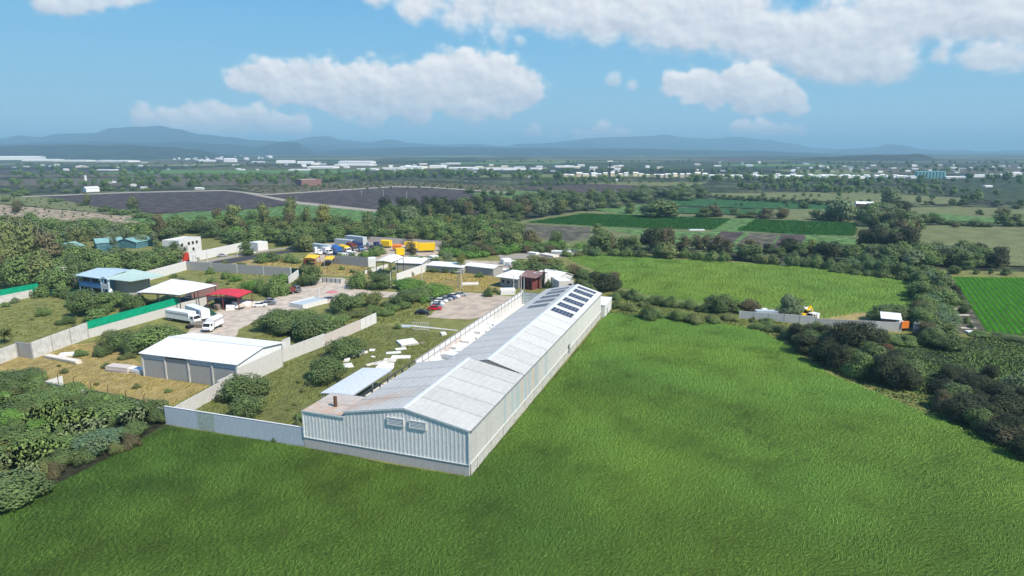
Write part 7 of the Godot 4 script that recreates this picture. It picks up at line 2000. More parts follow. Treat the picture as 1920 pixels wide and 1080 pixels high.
	plants(NAMES["bush"], "bush", "bright", "bright green shrub in the central wood", "trees of the central wood", [-45.2,-381.2,12.6,9.7, -30.4,-299.1,7.6,4.6, -25.4,-290.8,9.7,4.3, -24.5,-343.2,11.6,7.2, -19.4,-286.5,9.4,4.8, -17.4,-297.4,7.1,4.7, -21.4,-407.9,12.3,9.6, -13.5,-289,7.8,4.7, -13,-346.7,12.3,9.5, -4.3,-295.9,9.4,4, -3.4,-308.1,7.1,5.6, 0.3,-298.9,9.6,5.7, 6.8,-308,9.7,5.5, 8.1,-316.7,7.3,5.7, 9.9,-337.8,10,8.1, 13.6,-319.3,7.2,4.9, 18.3,-316.2,9.4,5.7, 24.4,-314.4,7.8,5.1, 31.5,-304.2,9.5,3.5, 34.1,-312.1,8.9,5.1])
	plants(NAMES["round"], "round", "olive", "olive green rounded tree in the central wood", "trees of the central wood", [-17,-316.6,11.7,9.7, 0.9,-308.9,9.2,9.5])
	plants(NAMES["bush"], "bush", "mid", "mid green shrub in the central wood", "trees of the central wood", [-30.5,-292.2,9,4.2, -25.7,-296.4,8.2,3.9, -22.5,-302,7.5,4.8, -5.6,-301.2,8.2,5.5, 2,-305.7,9.2,6, 3.6,-314.5,7.3,3.9, 11.5,-312.8,8.2,4.2, 12.8,-302.2,9.3,4, 24.6,-304.5,9.9,5.8])
	plants(NAMES["bush"], "bush", "dark", "dark green shrub behind the warehouse", "trees behind the warehouse", [-32.7,-266.2,7.7,6.4, 12.8,-221.5,2.9,3.9, 33,-192,4.8,3, 36.2,-206.5,5.4,4.1, 39.5,-205,6,4.1, 40.6,-179.8,7.4,5.2, 45.7,-197.5,6.6,4.4, 49.6,-194,5.7,4.3, 58.2,-188,5.5,2.9])
	plants(NAMES["bush"], "bush", "bright", "bright green shrub behind the warehouse", "trees behind the warehouse", [-65.6,-288.1,5.4,4.4, -38.3,-266.2,5.7,5.2])
	plants(NAMES["bush"], "bush", "mid", "mid green shrub behind the warehouse", "trees behind the warehouse", [-62.6,-297.3,7.2,5.2, -43.3,-276.8,5.6,4.8, 24.6,-291.1,7.1,3.8, 33.1,-203.4,5.3,3.1, 42.1,-200.5,5.8,3.5, 47.6,-178,7.3,4, 54.4,-192,7,3.4, 57.2,-174.6,4.6,2.3])
	plants(NAMES["round"], "round", "mid", "mid green rounded tree behind the warehouse", "trees behind the warehouse", [3.2,-249.5,9.7,5.8, 18.4,-240.9,9.8,5.6])
	plants(NAMES["round"], "round", "dark", "dark green rounded tree behind the warehouse", "trees behind the warehouse", [10.2,-240.9,11.5,5.6, 26.9,-225.2,10.4,6, 24.9,-208.1,7.8,4.9])
	plants(NAMES["round"], "round", "deep", "blackish green rounded tree behind the warehouse", "trees behind the warehouse", [30.2,-214.6,11.4,7.4, 34.4,-218,8.2,5.8])
	plants(NAMES["bush"], "bush", "pink", "pink flowering shrub behind the warehouse", "trees behind the warehouse", [13.7,-208.1,2.7,2.8, 14.9,-210.5,4,3.2])
	plants(NAMES["bush"], "bush", "olive", "olive green shrub behind the warehouse", "trees behind the warehouse", [30.7,-291.1,5.4,3.2, 35.8,-189.3,5,2.9, 40.8,-194,4.2,2.6, 51.4,-175.2,6.4,3.5, 56.4,-176.9,5.7,2.8, 62.2,-178,6.5,2.8])
	plants(NAMES["reed"], "reed", "reed", "pale green reed clump behind the warehouse", "trees behind the warehouse", [34.1,-292.6,6.3,4.5, 38.1,-291.1,8.3,5.7])
	plants(NAMES["round"], "round", "dark", "dark green rounded tree on the bank between the two meadows", "trees and shrubs between the two meadows", [62.6,-186.7,9.3,5.9, 106.9,-175.7,12.1,5.3, 112,-178,7.7,4.2])
	plants(NAMES["round"], "round", "brown", "brownish rounded tree on the bank between the two meadows", "trees and shrubs between the two meadows", [71.4,-186.7,8.3,4.1])
	plants(NAMES["round"], "round", "grey", "grey green rounded tree on the bank between the two meadows", "trees and shrubs between the two meadows", [80.6,-179.2,9,7.7])
	plants(NAMES["bush"], "bush", "bright", "bright green shrub on the bank between the two meadows", "trees and shrubs between the two meadows", [113.3,-174.6,4.6,4.7])
	plants(NAMES["bush"], "bush", "mid", "mid green shrub on the bank between the two meadows", "trees and shrubs between the two meadows", [67.2,-169.1,5,2.3, 72.3,-174.6,5.1,1.9, 78.5,-168,4.9,2.2, 112.7,-165.9,4.9,2.6])
	plants(NAMES["bush"], "bush", "olive", "olive green shrub on the bank between the two meadows", "trees and shrubs between the two meadows", [68.5,-175.7,2.6,2, 72.8,-164.9,4.9,2.9])
	plants(NAMES["bush"], "bush", "dark", "dark green shrub on the bank between the two meadows", "trees and shrubs between the two meadows", [70.1,-167,5.4,2.6, 72.1,-160,5.2,3.6])
	plants(NAMES["round"], "round", "dark", "dark green rounded tree in the upper meadow hedge", "hedge above the upper meadow", [42.2,-303.7,11.8,11.3, 57.6,-303.7,10.2,8, 105.8,-279.5,12.3,7.8, 141,-288.1,9.7,7.6, 149.9,-279.5,10.4,7.4])
	plants(NAMES["round"], "round", "deep", "blackish green rounded tree in the upper meadow hedge", "hedge above the upper meadow", [68.4,-310.4,12,12, 131.1,-300.4,11.1,7.5, 141.9,-282.3,14.3,8.3])
	plants(NAMES["round"], "round", "brown", "brownish rounded tree in the upper meadow hedge", "hedge above the upper meadow", [76.6,-313.8,10.6,11.7])
	plants(NAMES["round"], "round", "olive", "olive green rounded tree in the upper meadow hedge", "hedge above the upper meadow", [69.3,-285.2,11.6,7.5])
	plants(NAMES["bush"], "bush", "mid", "mid green shrub in the upper meadow hedge", "hedge above the upper meadow", [47.1,-291.1,7.1,5.7, 52.5,-289.6,7.1,5.7, 78.2,-285.2,7,5.6, 83,-280.9,7.3,6.1, 87.7,-276.8,7.2,6, 93.5,-276.8,6.8,6])
	plants(NAMES["bush"], "bush", "dark", "dark green shrub in the upper meadow hedge", "hedge above the upper meadow", [58.4,-288.1,7,5.6, 129.7,-250.7,6.5,3.3, 134.3,-247.3,6.4,3.2, 138.8,-244,6.3,3.7, 142.2,-240.9,7,4.2, 146.3,-235.7,6.8,4.6])
	plants(NAMES["bush"], "bush", "olive", "olive green shrub in the upper meadow hedge", "hedge above the upper meadow", [107.9,-271.4,6.6,6.5, 111.4,-268.8,5.8,5.9])
	plants(NAMES["reed"], "reed", "reed", "pale green reed clump in the upper meadow hedge", "hedge above the upper meadow", [117.7,-265,8.4,8.1, 122.8,-263.7,7.6,6.9, 129.3,-256.4,7.4,5.6, 141.9,-266.2,7.7,5.2, 138.9,-254.1,8.1,7.2, 147.3,-263.7,8.3,6.3, 143.1,-251.8,8,7.7, 152.7,-261.2,8.3,6.3, 146.5,-248.4,7.9,8.1, 150.5,-246.2,7.8,8.1, 154,-245.1,7.1,8])
	plants(NAMES["reed"], "reed", "mid", "mid green reed clump in the upper meadow hedge", "hedge above the upper meadow", [126.1,-261.2,7.5,6.3, 133.6,-254.1,7.3,5.5])
	plants(NAMES["bush"], "bush", "deep", "blackish green shrub in the upper meadow hedge", "hedge above the upper meadow", [149.7,-254.1,3.7,3.3])
	plants(NAMES["round"], "round", "deep", "blackish green rounded tree in the dark right hand clump", "trees of the dark clump on the right", [177.2,-317.7,12.1,10.4, 177.9,-309.4,11.9,11.8, 232.8,-395.5,13.5,10.1, 179.5,-300.1,13.2,11, 198.2,-320.7,12.8,10.5, 192.9,-310.7,11.1,11.9, 180.9,-267.8,11,7.6, 206.8,-281.5,9.6,7.7, 203.3,-263.9,10.1,6.7, 209.6,-271.7,8.5,8])
	plants(NAMES["round"], "round", "mid", "mid green rounded tree in the dark right hand clump", "trees of the dark clump on the right", [173.4,-281.2,8.6,8.4, 220.4,-356.1,10.6,10.5, 175.2,-263.8,11.9,7.8])
	plants(NAMES["round"], "round", "brown", "brownish rounded tree in the dark right hand clump", "trees of the dark clump on the right", [212.1,-346.4,11.8,11.4])
	plants(NAMES["round"], "round", "dark", "dark green rounded tree in the dark right hand clump", "trees of the dark clump on the right", [231.6,-411.4,13.1,11.5, 162.2,-272.5,11,8.3, 210.2,-353.8,10,10.7, 167.9,-278.4,10.3,7.8, 192.1,-319.6,10.8,9.9, 205.8,-337.3,13.7,8.1, 170.3,-272.8,11.3,6.8, 242,-384.3,13.2,9.9, 185.1,-287,11.4,7.4, 188.9,-270.5,10.4,7.7, 187.7,-263.6,11.6,7.2, 201.5,-283.6,10.9,8.5, 197.2,-271.3,11.4,5.6, 202,-277.9,9.9,7.7])
	plants(NAMES["round"], "round", "grey", "grey green rounded tree in the dark right hand clump", "trees of the dark clump on the right", [168.6,-265.2,11,6.7, 191.2,-282.5,11.6,6.7, 193.8,-277.4,11.4,7.4])
	plants(NAMES["bush"], "bush", "dark", "dark green shrub beside the garden path", "tree strip beside the garden path", [166.7,-243,2.5,2.7, 160.3,-230.8,2.7,3, 125.7,-169.1,2,1.9, 126.9,-160,7.1,1.4, 130.3,-158,7,1.4])
	plants(NAMES["bush"], "bush", "mid", "mid green shrub beside the garden path", "tree strip beside the garden path", [128.4,-174.6,2.6,2.3, 124.2,-161.9,7.2,1.4])
	plants(NAMES["bush"], "bush", "deep", "blackish green shrub beside the garden path", "tree strip beside the garden path", [126.1,-165.9,0.7,1.1])
	plants(NAMES["round"], "round", "dark", "dark green rounded tree beside the garden path", "tree strip beside the garden path", [114.2,-172,7.6,5.7, 117.1,-176.2,8.3,5.5, 131.9,-199.2,8.5,6.6, 112.2,-161.8,9.2,4.9, 146.4,-212.9,8.1,6.7])
	plants(NAMES["reed"], "reed", "reed", "pale green reed clump beside the garden path", "tree strip beside the garden path", [127.9,-193.1,7.2,4.6, 160.2,-240.1,6.9,5, 105.4,-154.2,7.1,6.7, 153.4,-224.6,7.6,6.3, 143.3,-208.1,7.6,5.2, 125.2,-179.7,8.5,5, 121.8,-173.6,7.6,6.3])
	plants(NAMES["round"], "round", "blue", "blue green rounded tree beside the garden path", "tree strip beside the garden path", [149.6,-228.6,9.2,5.4, 127,-188,8.3,5.2, 135,-195.4,7.6,4.8, 117.6,-168.2,9.3,4.9])
	plants(NAMES["round"], "round", "mid", "mid green rounded tree beside the garden path", "tree strip beside the garden path", [134.9,-205.5,8.9,5.8, 122.7,-185.3,9,5.9, 112.2,-167.7,8.1,6, 131.7,-189.6,9.3,7])
	plants(NAMES["round"], "round", "brown", "brownish rounded tree beside the garden path", "tree strip beside the garden path", [119.8,-181.4,7.1,5.1, 107.8,-160.2,6.6,4.9, 139.2,-202.9,8.5,4.8])
	plants(NAMES["round"], "round", "deep", "shade-darkened green rounded tree in the dark right thicket", "dark thicket at the right edge of the meadow", [73.2,-156.7,7.5,5, 70.6,-147.8,7.5,5.2, 71.4,-139.8,6.3,5.7, 78.7,-154.7,6.2,5.4, 79.3,-149.9,8.3,5.1, 77.2,-145,8.9,8.2, 72.6,-135.6,6,6.3, 80.2,-143.4,11.3,9.7, 83.9,-141.4,7.6,4.6, 86.1,-145,7.6,7, 79.5,-129.7,6.9,5.8, 78,-126.3,7.4,6.4, 84.7,-138,6.4,4.3, 84,-131.7,7.9,5.8, 80.5,-123.9,6.3,5.4, 91.1,-126,5.5,3.7, 94,-128.2,7.5,3.7, 81.9,-108.4,7.3,4.5, 85.2,-111.4,7.2,4, 94.5,-123.1,6.1,4, 92,-119.3,6.9,4.5, 85.2,-107.4,5.4,4.2, 81.9,-101,6.3,3.5, 88.1,-108.8,6.7,4.7, 93.1,-115.5,7.5,4.8, 96.4,-117.6,5.8,4, 91.8,-111,6.2,4.3, 85.1,-100.9,6.5,4.3, 89.9,-105.8,5.4,4, 81.4,-93.8,5,4.2, 97.7,-113.9,5.5,4.3, 89,-100.9,5.7,3.2])  # cloud shade over the thicket is painted into the leaf colour
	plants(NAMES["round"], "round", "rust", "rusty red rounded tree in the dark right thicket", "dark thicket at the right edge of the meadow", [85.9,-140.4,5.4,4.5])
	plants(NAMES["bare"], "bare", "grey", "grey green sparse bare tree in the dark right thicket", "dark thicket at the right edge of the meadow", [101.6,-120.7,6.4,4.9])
	plants(NAMES["bush"], "bush", "deep", "shade-darkened green shrub in the dark right thicket", "dark thicket at the right edge of the meadow", [73,-144.7,6.5,4.4, 75.5,-142.2,7.9,4.3, 87,-121.6,6.5,4.4, 91.2,-122.8,7.1,3.3, 89,-113.8,7,4.5, 103.2,-131.2,3.5,4.2, 86.8,-103.9,5.8,3.2, 94.8,-112.3,5.7,3.6, 93,-107.7,6.1,4.6, 92.5,-103.9,6.3,3.9])
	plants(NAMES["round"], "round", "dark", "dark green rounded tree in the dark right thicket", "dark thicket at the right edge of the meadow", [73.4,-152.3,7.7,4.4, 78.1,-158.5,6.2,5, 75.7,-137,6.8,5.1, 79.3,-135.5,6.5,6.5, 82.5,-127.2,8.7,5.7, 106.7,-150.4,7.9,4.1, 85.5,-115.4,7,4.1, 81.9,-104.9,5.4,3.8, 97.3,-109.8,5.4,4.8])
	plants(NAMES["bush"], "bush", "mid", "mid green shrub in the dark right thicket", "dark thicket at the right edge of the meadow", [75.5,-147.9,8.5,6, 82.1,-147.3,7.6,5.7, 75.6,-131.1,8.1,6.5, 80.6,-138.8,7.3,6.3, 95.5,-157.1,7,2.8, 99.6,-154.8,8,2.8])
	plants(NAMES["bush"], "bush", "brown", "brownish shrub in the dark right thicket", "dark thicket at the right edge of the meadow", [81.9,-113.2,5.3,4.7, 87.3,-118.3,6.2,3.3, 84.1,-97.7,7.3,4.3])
	plants(NAMES["round"], "round", "grey", "grey green rounded tree among the middle distance fields", "field trees of the middle distance", [223.7,-436.3,22.6,16.7, 328,-558.5,19.5,16.2])
	plants(NAMES["round"], "round", "dark", "dark green rounded tree among the middle distance fields", "field trees of the middle distance", [99.8,-460.7,19.2,10.6, 106.3,-464.4,29.4,13.5])
	plants(NAMES["bush"], "bush", "dark", "dark green shrub among the middle distance fields", "field trees of the middle distance", [-374.4,-558.5,7.1,4.8, -321.8,-509.5,15.8,5.5, -458.8,-783.1,11,5, 287.1,-414.3,17.6,4.5, 296.7,-408.4,17.4,5.3])
	plants(NAMES["bush"], "bush", "brown", "brownish shrub among the middle distance fields", "field trees of the middle distance", [279.2,-402.6,4.6,3.5])
	plants(NAMES["bush"], "bush", "mid", "mid green shrub among the middle distance fields", "field trees of the middle distance", [-583.2,-743.4,11.5,7.9, -519,-674.9,14.2,5.8, -537.9,-707.5,16.9,7.5, -428.5,-604.9,14.5,5.2, -506.9,-734.1,8.2,3.9, -484.8,-772.8,21.7,5.8, -293.9,-483.9,15.1,6.2, -459.7,-762.7,8.6,5.7, -291,-496.4,9.8,5.3, -266.7,-460.7,13,5.9, -431.3,-762.7,12.8,4.9, -249.3,-446.4,11.4,5.8])
	wood_rest("round", "mid", "far mid green trees grown together in the woods and hedges", [-81.1,-115.7,3.8,3.4, -45.2,-335.8,9.7,9.9, 202.8,-270.9,9,7, -285.6,-357.9,12.8,8.4, -239.1,-373.9,13.5,8.7, -267.6,-361.2,10.2,10.7, -201.2,-350.4,12.5,8.3, -278.4,-366.4,14.2,8, -106.8,-125.7,4.2,3.5, -119,-177.5,8.3,3.4, -142.2,-263.4,8.7,6.7, 137.5,-211.1,8.5,4.5, -290.2,-365.6,12.7,8.5, -198,-363.6,11.2,9.4, -159.5,-273.5,10.8,5.6, -172.9,-369.6,12.2,8.9, 156.7,-232.2,9,4.9, -145.1,-256.3,8.4,6.4, -9,-374.5,12.7,8.6, 150.2,-235.4,8.1,5.5, -297.4,-395.2,10.9,10.9, 179.1,-276.9,8.2,7.1, -59.3,-377.6,12.9,8.3, 142.5,-217.8,6.7,5.5, -24.1,-324.8,13,6.1, -141.4,-327.5,10.8,7.4, -37.3,-365.1,12.9,7.7, -83.6,-345.1,11.1,7.9, 178.1,-286.6,10.5,5.7, -51.1,-387.2,11.8,9, -14.2,-334.8,9.5,8.4, 241.6,-431.4,11.4,11.4, -66.7,-366,10.2,9, -188.6,-376,12.5,7.8, -137.9,-342.8,10.1,8, -152.1,-275.6,9,5.9, -72.7,-359.1,12.9,6.8, -36.3,-331.8,10.7,7, -64.5,-336.6,10.2,7.5, -147.5,-335,12.6,6, -45.2,-403.9,12.1,8.9, -5.8,-349.5,12.3,6.6, -26.7,-400.2,12.7,8.3, 53,-307,8.8,7.1, -234.6,-365.2,11.9,7.3, 105.8,-288.1,8.8,6.3, -117.1,-329.4,9.2,7.7, -260.2,-375.3,12.7,7, -241.3,-356.3,11.9,6.7, 3,-375.1,13,6.9, -1.4,-337.7,10,7.2, -223,-354.1,10.2,7.6, -173.7,-363,9.4,8.7, -17.1,-372.7,10.3,8.3, -70.4,-341.5,10.6,6.8, -258.4,-385.8,11.6,7.9, -281,-389.7,11.4,7.9, -148.1,-387.8,9.5,9.4, -248.9,-381.9,10.4,8.3, -9.2,-384.3,12,7.3, 265.7,-470.4,12.6,10.2, -115.8,-359.6,9.3,8.2, 273.6,-473,12.3,10.4, -10.2,-424.6,13,7.9, -100.1,-355,10.9,6.5, -127.4,-378.3,10.6,7.5, -16.6,-365.3,10,7.1, 163.7,-294.2,8.4,5.5, -2.4,-391.1,12.7,6.3, -35,-409.4,9.8,8.8, 235.4,-423.7,10.2,8.7, -23,-390.3,11.1,6.8, 26.6,-240.9,7.4,3.8, -133.3,-372,9.8,6.5, -34.7,-394.1,10.6,6.4, 185.8,-256.4,5.7,4, 50.4,-376.2,6.9,5.8, -428.6,-558.5,11.1,5.1, -475.1,-604.9,11,4.6, -593.2,-783.1,6.5,4.8])
	wood_rest("round", "dark", "far dark green trees grown together in the woods and hedges", [145.9,-225.1,7.2,6.1, -65.7,-430.2,14.9,10.2, -51,-368.1,12.9,8.7, 154.7,-236.7,7.9,5.9, -23.5,-376,11.4,10, 3.2,-329.8,10,8.8, -56.2,-437.8,12.6,12.1, -182.1,-372.9,12.6,8.8, -183.2,-339.9,12.5,7.4, -7.1,-501.2,14.9,13.3, -9.6,-316,10.1,8, -23.1,-350.6,9.8,9.8, -281.4,-374.1,10.3,10.6, 313.8,-408.4,13.6,9.4, 59.8,-188,6.5,4.5, 193.5,-288.4,9.1,7.2, -74.3,-439.4,14.2,10.4, -109.1,-329.1,9.7,8.7, -85.8,-355,10,9.7, -29.7,-387.7,12.7,8.9, -167.8,-389.7,11.6,9.8, -76.8,-346.5,12.4,7.3, -77.8,-475.9,12.5,13.4, -159.3,-397.1,11.3,10.4, 164.7,-286.8,9.8,6.4, 175.7,-271.3,8.7,6.3, 66.6,-186.7,6.4,4.1, 253.3,-453.5,12.5,11.7, -107.3,-389.6,11.3,9.6, 187.7,-292.7,10.6,5.9, 188.2,-276.9,10.1,5.5, -5.5,-367.4,12.7,7.5, 242.3,-391.8,10.2,10.5, -101.3,-332.8,9.9,7.9, -151.7,-285.2,7.2,8, -143.6,-355.5,11.9,7.4, -84.4,-450.8,12.3,11.3, 259.7,-415.8,12.7,9.3, -18.1,-449.4,12.6,10.9, -58,-361.9,10.6,8.5, 168.2,-291,10.2,5.8, -140.7,-384.8,11,9.2, 180.3,-293.3,10.3,5.8, -5.7,-414.5,12.5,9.3, 3.6,-469.4,14.2,10.4, 4,-505.6,14.8,11.4, -106.3,-381.8,12.3,7.8, 194.8,-265,8.1,5.8, -53.6,-489.4,12.2,12.8, 22.1,-320.9,8.1,8.4, 133.9,-294.2,8.9,6.4, -130.7,-404.5,12.6,8.4, -29.1,-525.6,14.3,12.3, 259.7,-429.2,12.3,9.6, -53.7,-476.1,11.1,13, -23.3,-334.8,10.5,6.9, -148.7,-372.6,12.7,7, 8,-516.6,17,9.8, -13.3,-417.2,12.6,8.7, -155.7,-346.4,11.4,6.6, -35.9,-348.9,10.5,7.2, -33.2,-488.2,14.3,10.1, 253.2,-460.7,13,9.9, -254,-365.4,10.6,7.7, -138.7,-360.8,9.7,8.1, -46.3,-393.5,12.4,7.5, 322.3,-408.4,12.3,8.2, 17.5,-515.5,14.3,11, -69.9,-380.6,10,8.7, 227,-404.1,10.3,9.1, 221.8,-446.4,12.7,8.9, -123.5,-294.2,8.4,5.9, 66.2,-285.2,8.2,5.8, -39.9,-499,11.9,11.7, -106.8,-370,11.5,6.8, -10.5,-403.7,10.1,9.1, -16,-382.4,9.2,8.9, 45.1,-564.5,16.2,10.9, -128.5,-344.2,9.1,7.3, -16.5,-478.3,11.8,10.7, -30,-365.5,10.5,7, -209.5,-361.7,10.3,7, -117.3,-337.7,10.1,6.2, -170.5,-420.3,10.5,9, -36.6,-509.8,11.5,11.9, -19.1,-292.2,8.9,5.2, 282.9,-483.8,13.8,8.9, -26,-307.6,8.6,5.9, 21.4,-539.5,13.9,10.9, 73.4,-536.8,13.4,11, -192.7,-396.7,9.4,8.6, -180.5,-390.9,11,7.1, 18.8,-526.6,15.3,9.1, 37.4,-499.7,12.6,9.9, -196,-336.9,9.2,6.2, -315.8,-396.4,10.5,7.4, -101.8,-393.5,9.2,8.3, -171.4,-395.6,10.6,7.3, -120.8,-388.8,9.2,8, -76.7,-367.2,10.3,6.4, 212.1,-446.4,12.7,7.5, 58.4,-560,13.2,11.2, 17.6,-559.8,12.5,11.6, -186.4,-385.7,10.3,6.7, 56,-605,13.5,11.9, -94.9,-379.5,10.5,6.2, 84.2,-588.7,16,9.5, 286.2,-476.4,10.1,10, -63.3,-384.3,9.7,6.7, 3.2,-428.6,11,7.3, 139.2,-464.4,13.1,7.1, 29.3,-594.4,12.4,12.2, 92.6,-626.7,14.2,11.8, 135.2,-185.4,4.5,3.5, -10.6,-301.6,8.9,4.5, 270.1,-420.3,10.5,7.1, 101.2,-597.7,15.1,9.8, 166.7,-629.5,14.4,11.4, 41.5,-534.9,12.5,9.3, 140.6,-673,17.5,10.2, 276.4,-420.3,9.1,7.7, 245.6,-460.7,10,8.5, 132,-685.1,17.7,10.3, 115.4,-607.6,13.4,10.7, 73.1,-616.8,15.7,9.4, -1.5,-404.2,10.6,6, -22.6,-415.2,10.9,6.1, 122.8,-291.1,7.4,4.5, 191.6,-652.6,14.1,11.3, 90.5,-492.1,9.8,9, -32.3,-306.1,7.8,4.4, 173.4,-460.7,15.3,4.9, 149.3,-672.6,13.6,11.7, 141.3,-696.7,13.8,11.8, 190.6,-725.5,14.6,11.9, 142.3,-197.5,4.4,3.1, 173.8,-247.3,5.9,3.5, 114.3,-667,15.3,9.2, -18.8,-308.6,7.2,4.3, 13.9,-308.2,7.9,3.8, 153.8,-616.3,13.4,8.4, 164.4,-656.5,13.9,8.6, -140.5,-279.5,5.2,3.9, 215.1,-748.7,15.8,8.6, 166.5,-479.9,10.4,5.1, 166.5,-460.7,13,3.5, 192.7,-245.1,4.2,3.1, -1.1,-690.8,14.8,6.3, 241.6,-532.9,9.7,5.7, 282.1,-420.3,7.7,4.5, 395.2,-563.9,10.3,6, -47.9,-725,15.6,5.5, 442.5,-558.5,8.3,6, 233.2,-609.4,10.1,5.6, -20.6,-690.8,10.3,6.3, 270.6,-575.6,8.1,5.3, 226.1,-610.7,8.6,5.6, 349.8,-479.9,6.4,4.4, 393.4,-575.1,7.6,5.3, 266,-579.1,6.7,5.7, 30.9,-667.2,9.9,5.1, 218.9,-625,10.4,4.3, 21.8,-659.6,12,4, 247.5,-597.5,7.9,5, 208.1,-633.2,8.4,5.3, 256,-586.1,6.3,5.8, 277.4,-563.9,6.5,5.2, -487.5,-725,7.2,7.7, 202.6,-637.3,7.9,5.3, 249.9,-586.7,8.8,4, 261,-580.8,7.7,4.4, 272.1,-566.7,7.5,4.3, 414.4,-528,7,4, 182.6,-247.3,2.9,2.1, 242.3,-599.3,7,5, 238.8,-606.8,7.5,4.6, 212.8,-628.4,7.8,4.8, 220.8,-615.8,7.1,4.7, -31,-707.5,8.2,5.4, 45.9,-772.8,8.9,5.9, 188.5,-247.3,2.1,2.7, -547.3,-772.8,7.7,5.9, -442,-815.7,6.7,5, -11.4,-690.8,5.7,4.2])
	wood_rest("round", "olive", "far olive green trees grown together in the woods and hedges", [-218.7,-354.3,11.4,9.1, -59.6,-351.1,12.4,8.3, -86.4,-353.4,10.5,9.7, -43.7,-369.4,12.9,8.5, -123.8,-386.3,7.8,14.9, 8.8,-261.2,8.8,5.7, 1.7,-349.2,12,7.2, -195.7,-358.9,9.6,9.4, -116.2,-366.9,11.5,8.2, -81.6,-360,10,8.7, -45.5,-344.3,9.8,8.1, 17.4,-256.4,8.7,5.2, -128.5,-359.9,9.3,9.1, -215.5,-364.6,12.6,6.8, -77.8,-375,9.5,9.5, -140.6,-376.2,9.3,9.7, -116.9,-399.8,11.2,9, -16,-398,11.4,8.6, -42.9,-196.8,5.7,4.3, -323.4,-407.6,13.8,7.3, 37.1,-482.7,12.1,11.5, -156.6,-402,11.1,8.7, -191.9,-348.3,10,7.1, -244.6,-349.2,10.2,6.6, -57.5,-391.3,10.6,7.9, -94,-362.7,10.9,6.5, -154.8,-392.8,10.8,7.6, 15.8,-570.2,14,11.6, -51.7,-398.2,9.7,8.2, -223.4,-342.4,9.4,6, -112.9,-376,10.8,6, -305.9,-518.6,10.3,11.1, -33.7,-328.4,8.3,5.1, 77.6,-632.5,12.1,11.9, -371.9,-563.9,8.4,10.3, -584.1,-804.5,5.3,7.3, -571.9,-815.7,5.4,7.4])
	wood_rest("round", "deep", "far blackish green trees grown together in the woods and hedges", [-93.9,-475.9,12.7,14.6, -82.4,-475.9,11.9,14.6, -64.4,-483.9,12.1,14.1, -51.5,-483.9,12.1,14.1, -66.9,-452.9,13.5,10.7, -14.2,-495.7,11.9,13.8, -30.1,-515,14.8,11.5, -89.5,-456.4,11.6,11.2, 14.3,-529.6,14.1,12.3, -59.3,-492.1,10.6,13.6, 6.6,-497.1,11.7,12.3, 287.9,-493.5,12.6,11.1, -23.6,-540.7,13.7,12.2, -43.6,-475.9,10.3,12.4, -32.7,-492.1,10.6,11.3, 295.4,-482.2,10.1,10.5, 121.5,-300.4,8.1,4.7, 147.7,-208.1,4.6,3.9, 11.1,-219.8,1.5,7.9])
	wood_rest("round", "grey", "far grey green trees grown together in the woods and hedges", [-213,-343.2,9.6,9.8, 202.5,-348.9,10.5,9.1, -211.9,-334.2,11.2,7.7, -195.5,-282.3,8.1,7.5, 160.6,-282.7,8.9,6.7, 13,-549.4,16.7,12.6, 261.6,-448,13.1,10.6, 52.2,-512.4,14.1,12.6, -229.9,-329,9.9,7, -45.4,-447.9,11.8,10.4, 268.9,-457.5,12.3,10.3, 61.4,-514.1,16.6,9.4, 249.8,-400.1,10,9.4, 264.4,-463.7,13.9,9, 242.1,-422.5,10.4,9.7, 86.3,-542.2,16.3,9.7, 39.7,-587.5,16.7,11, 87.6,-568.2,13.2,12.4, 29.6,-513.1,13.9,9.5, -179.5,-376.2,8.8,8.1, -27.3,-268.8,6.8,5.4, -187.5,-320.9,8.1,6.5, -202.6,-334.2,6.7,8.3, 48.4,-620.9,15.6,11.9, 5.5,-554.9,13.5,10.8, 62.6,-583,15.4,10.1, 27,-624.9,14.2,12.5, 6.1,-528.9,12.4,10.1, 242.9,-443.3,10.9,8, 170.3,-683.4,16.3,11.8, 42.4,-638.8,16.6,10.2, 37.1,-612,14.5,10.7, -192.6,-307,4.1,9.5, 133.3,-651.4,17,9.9, 124.1,-603.9,14.7,9.8, -180.8,-320.9,4.9,8.4, 156.2,-665.9,17.2,9.8, 131.2,-627.8,14.6,10, 98.8,-649.8,16.9,9.2, 168.2,-616.6,16.2,8.6, 199.9,-694.5,17.8,9.4, 80.7,-625.3,14.4,9.4, 180.5,-655.9,13.6,10.8, 12.8,-604.1,12.5,9.8, 152.7,-699.7,17.3,9.2, 127.5,-673.6,16.7,8.8, 185.6,-672,16.5,8.8, 180,-703.3,16,9.9, 210.1,-738.7,14.5,11.5, 141.9,-661.9,15,8.8, 183.1,-734.8,17,8.3, 421.6,-558.5,10.2,6, 374.2,-592.6,5.9,7.2])
	wood_rest("round", "bright", "far bright green trees grown together in the woods and hedges", [-148.3,-344.5,12,7.8, -138.3,-392.9,11.7,8.7, -176.2,-386.4,9.4,9.7, -154.6,-378.9,9.1,7.9, -152.2,-414.3,9.7,6.4])
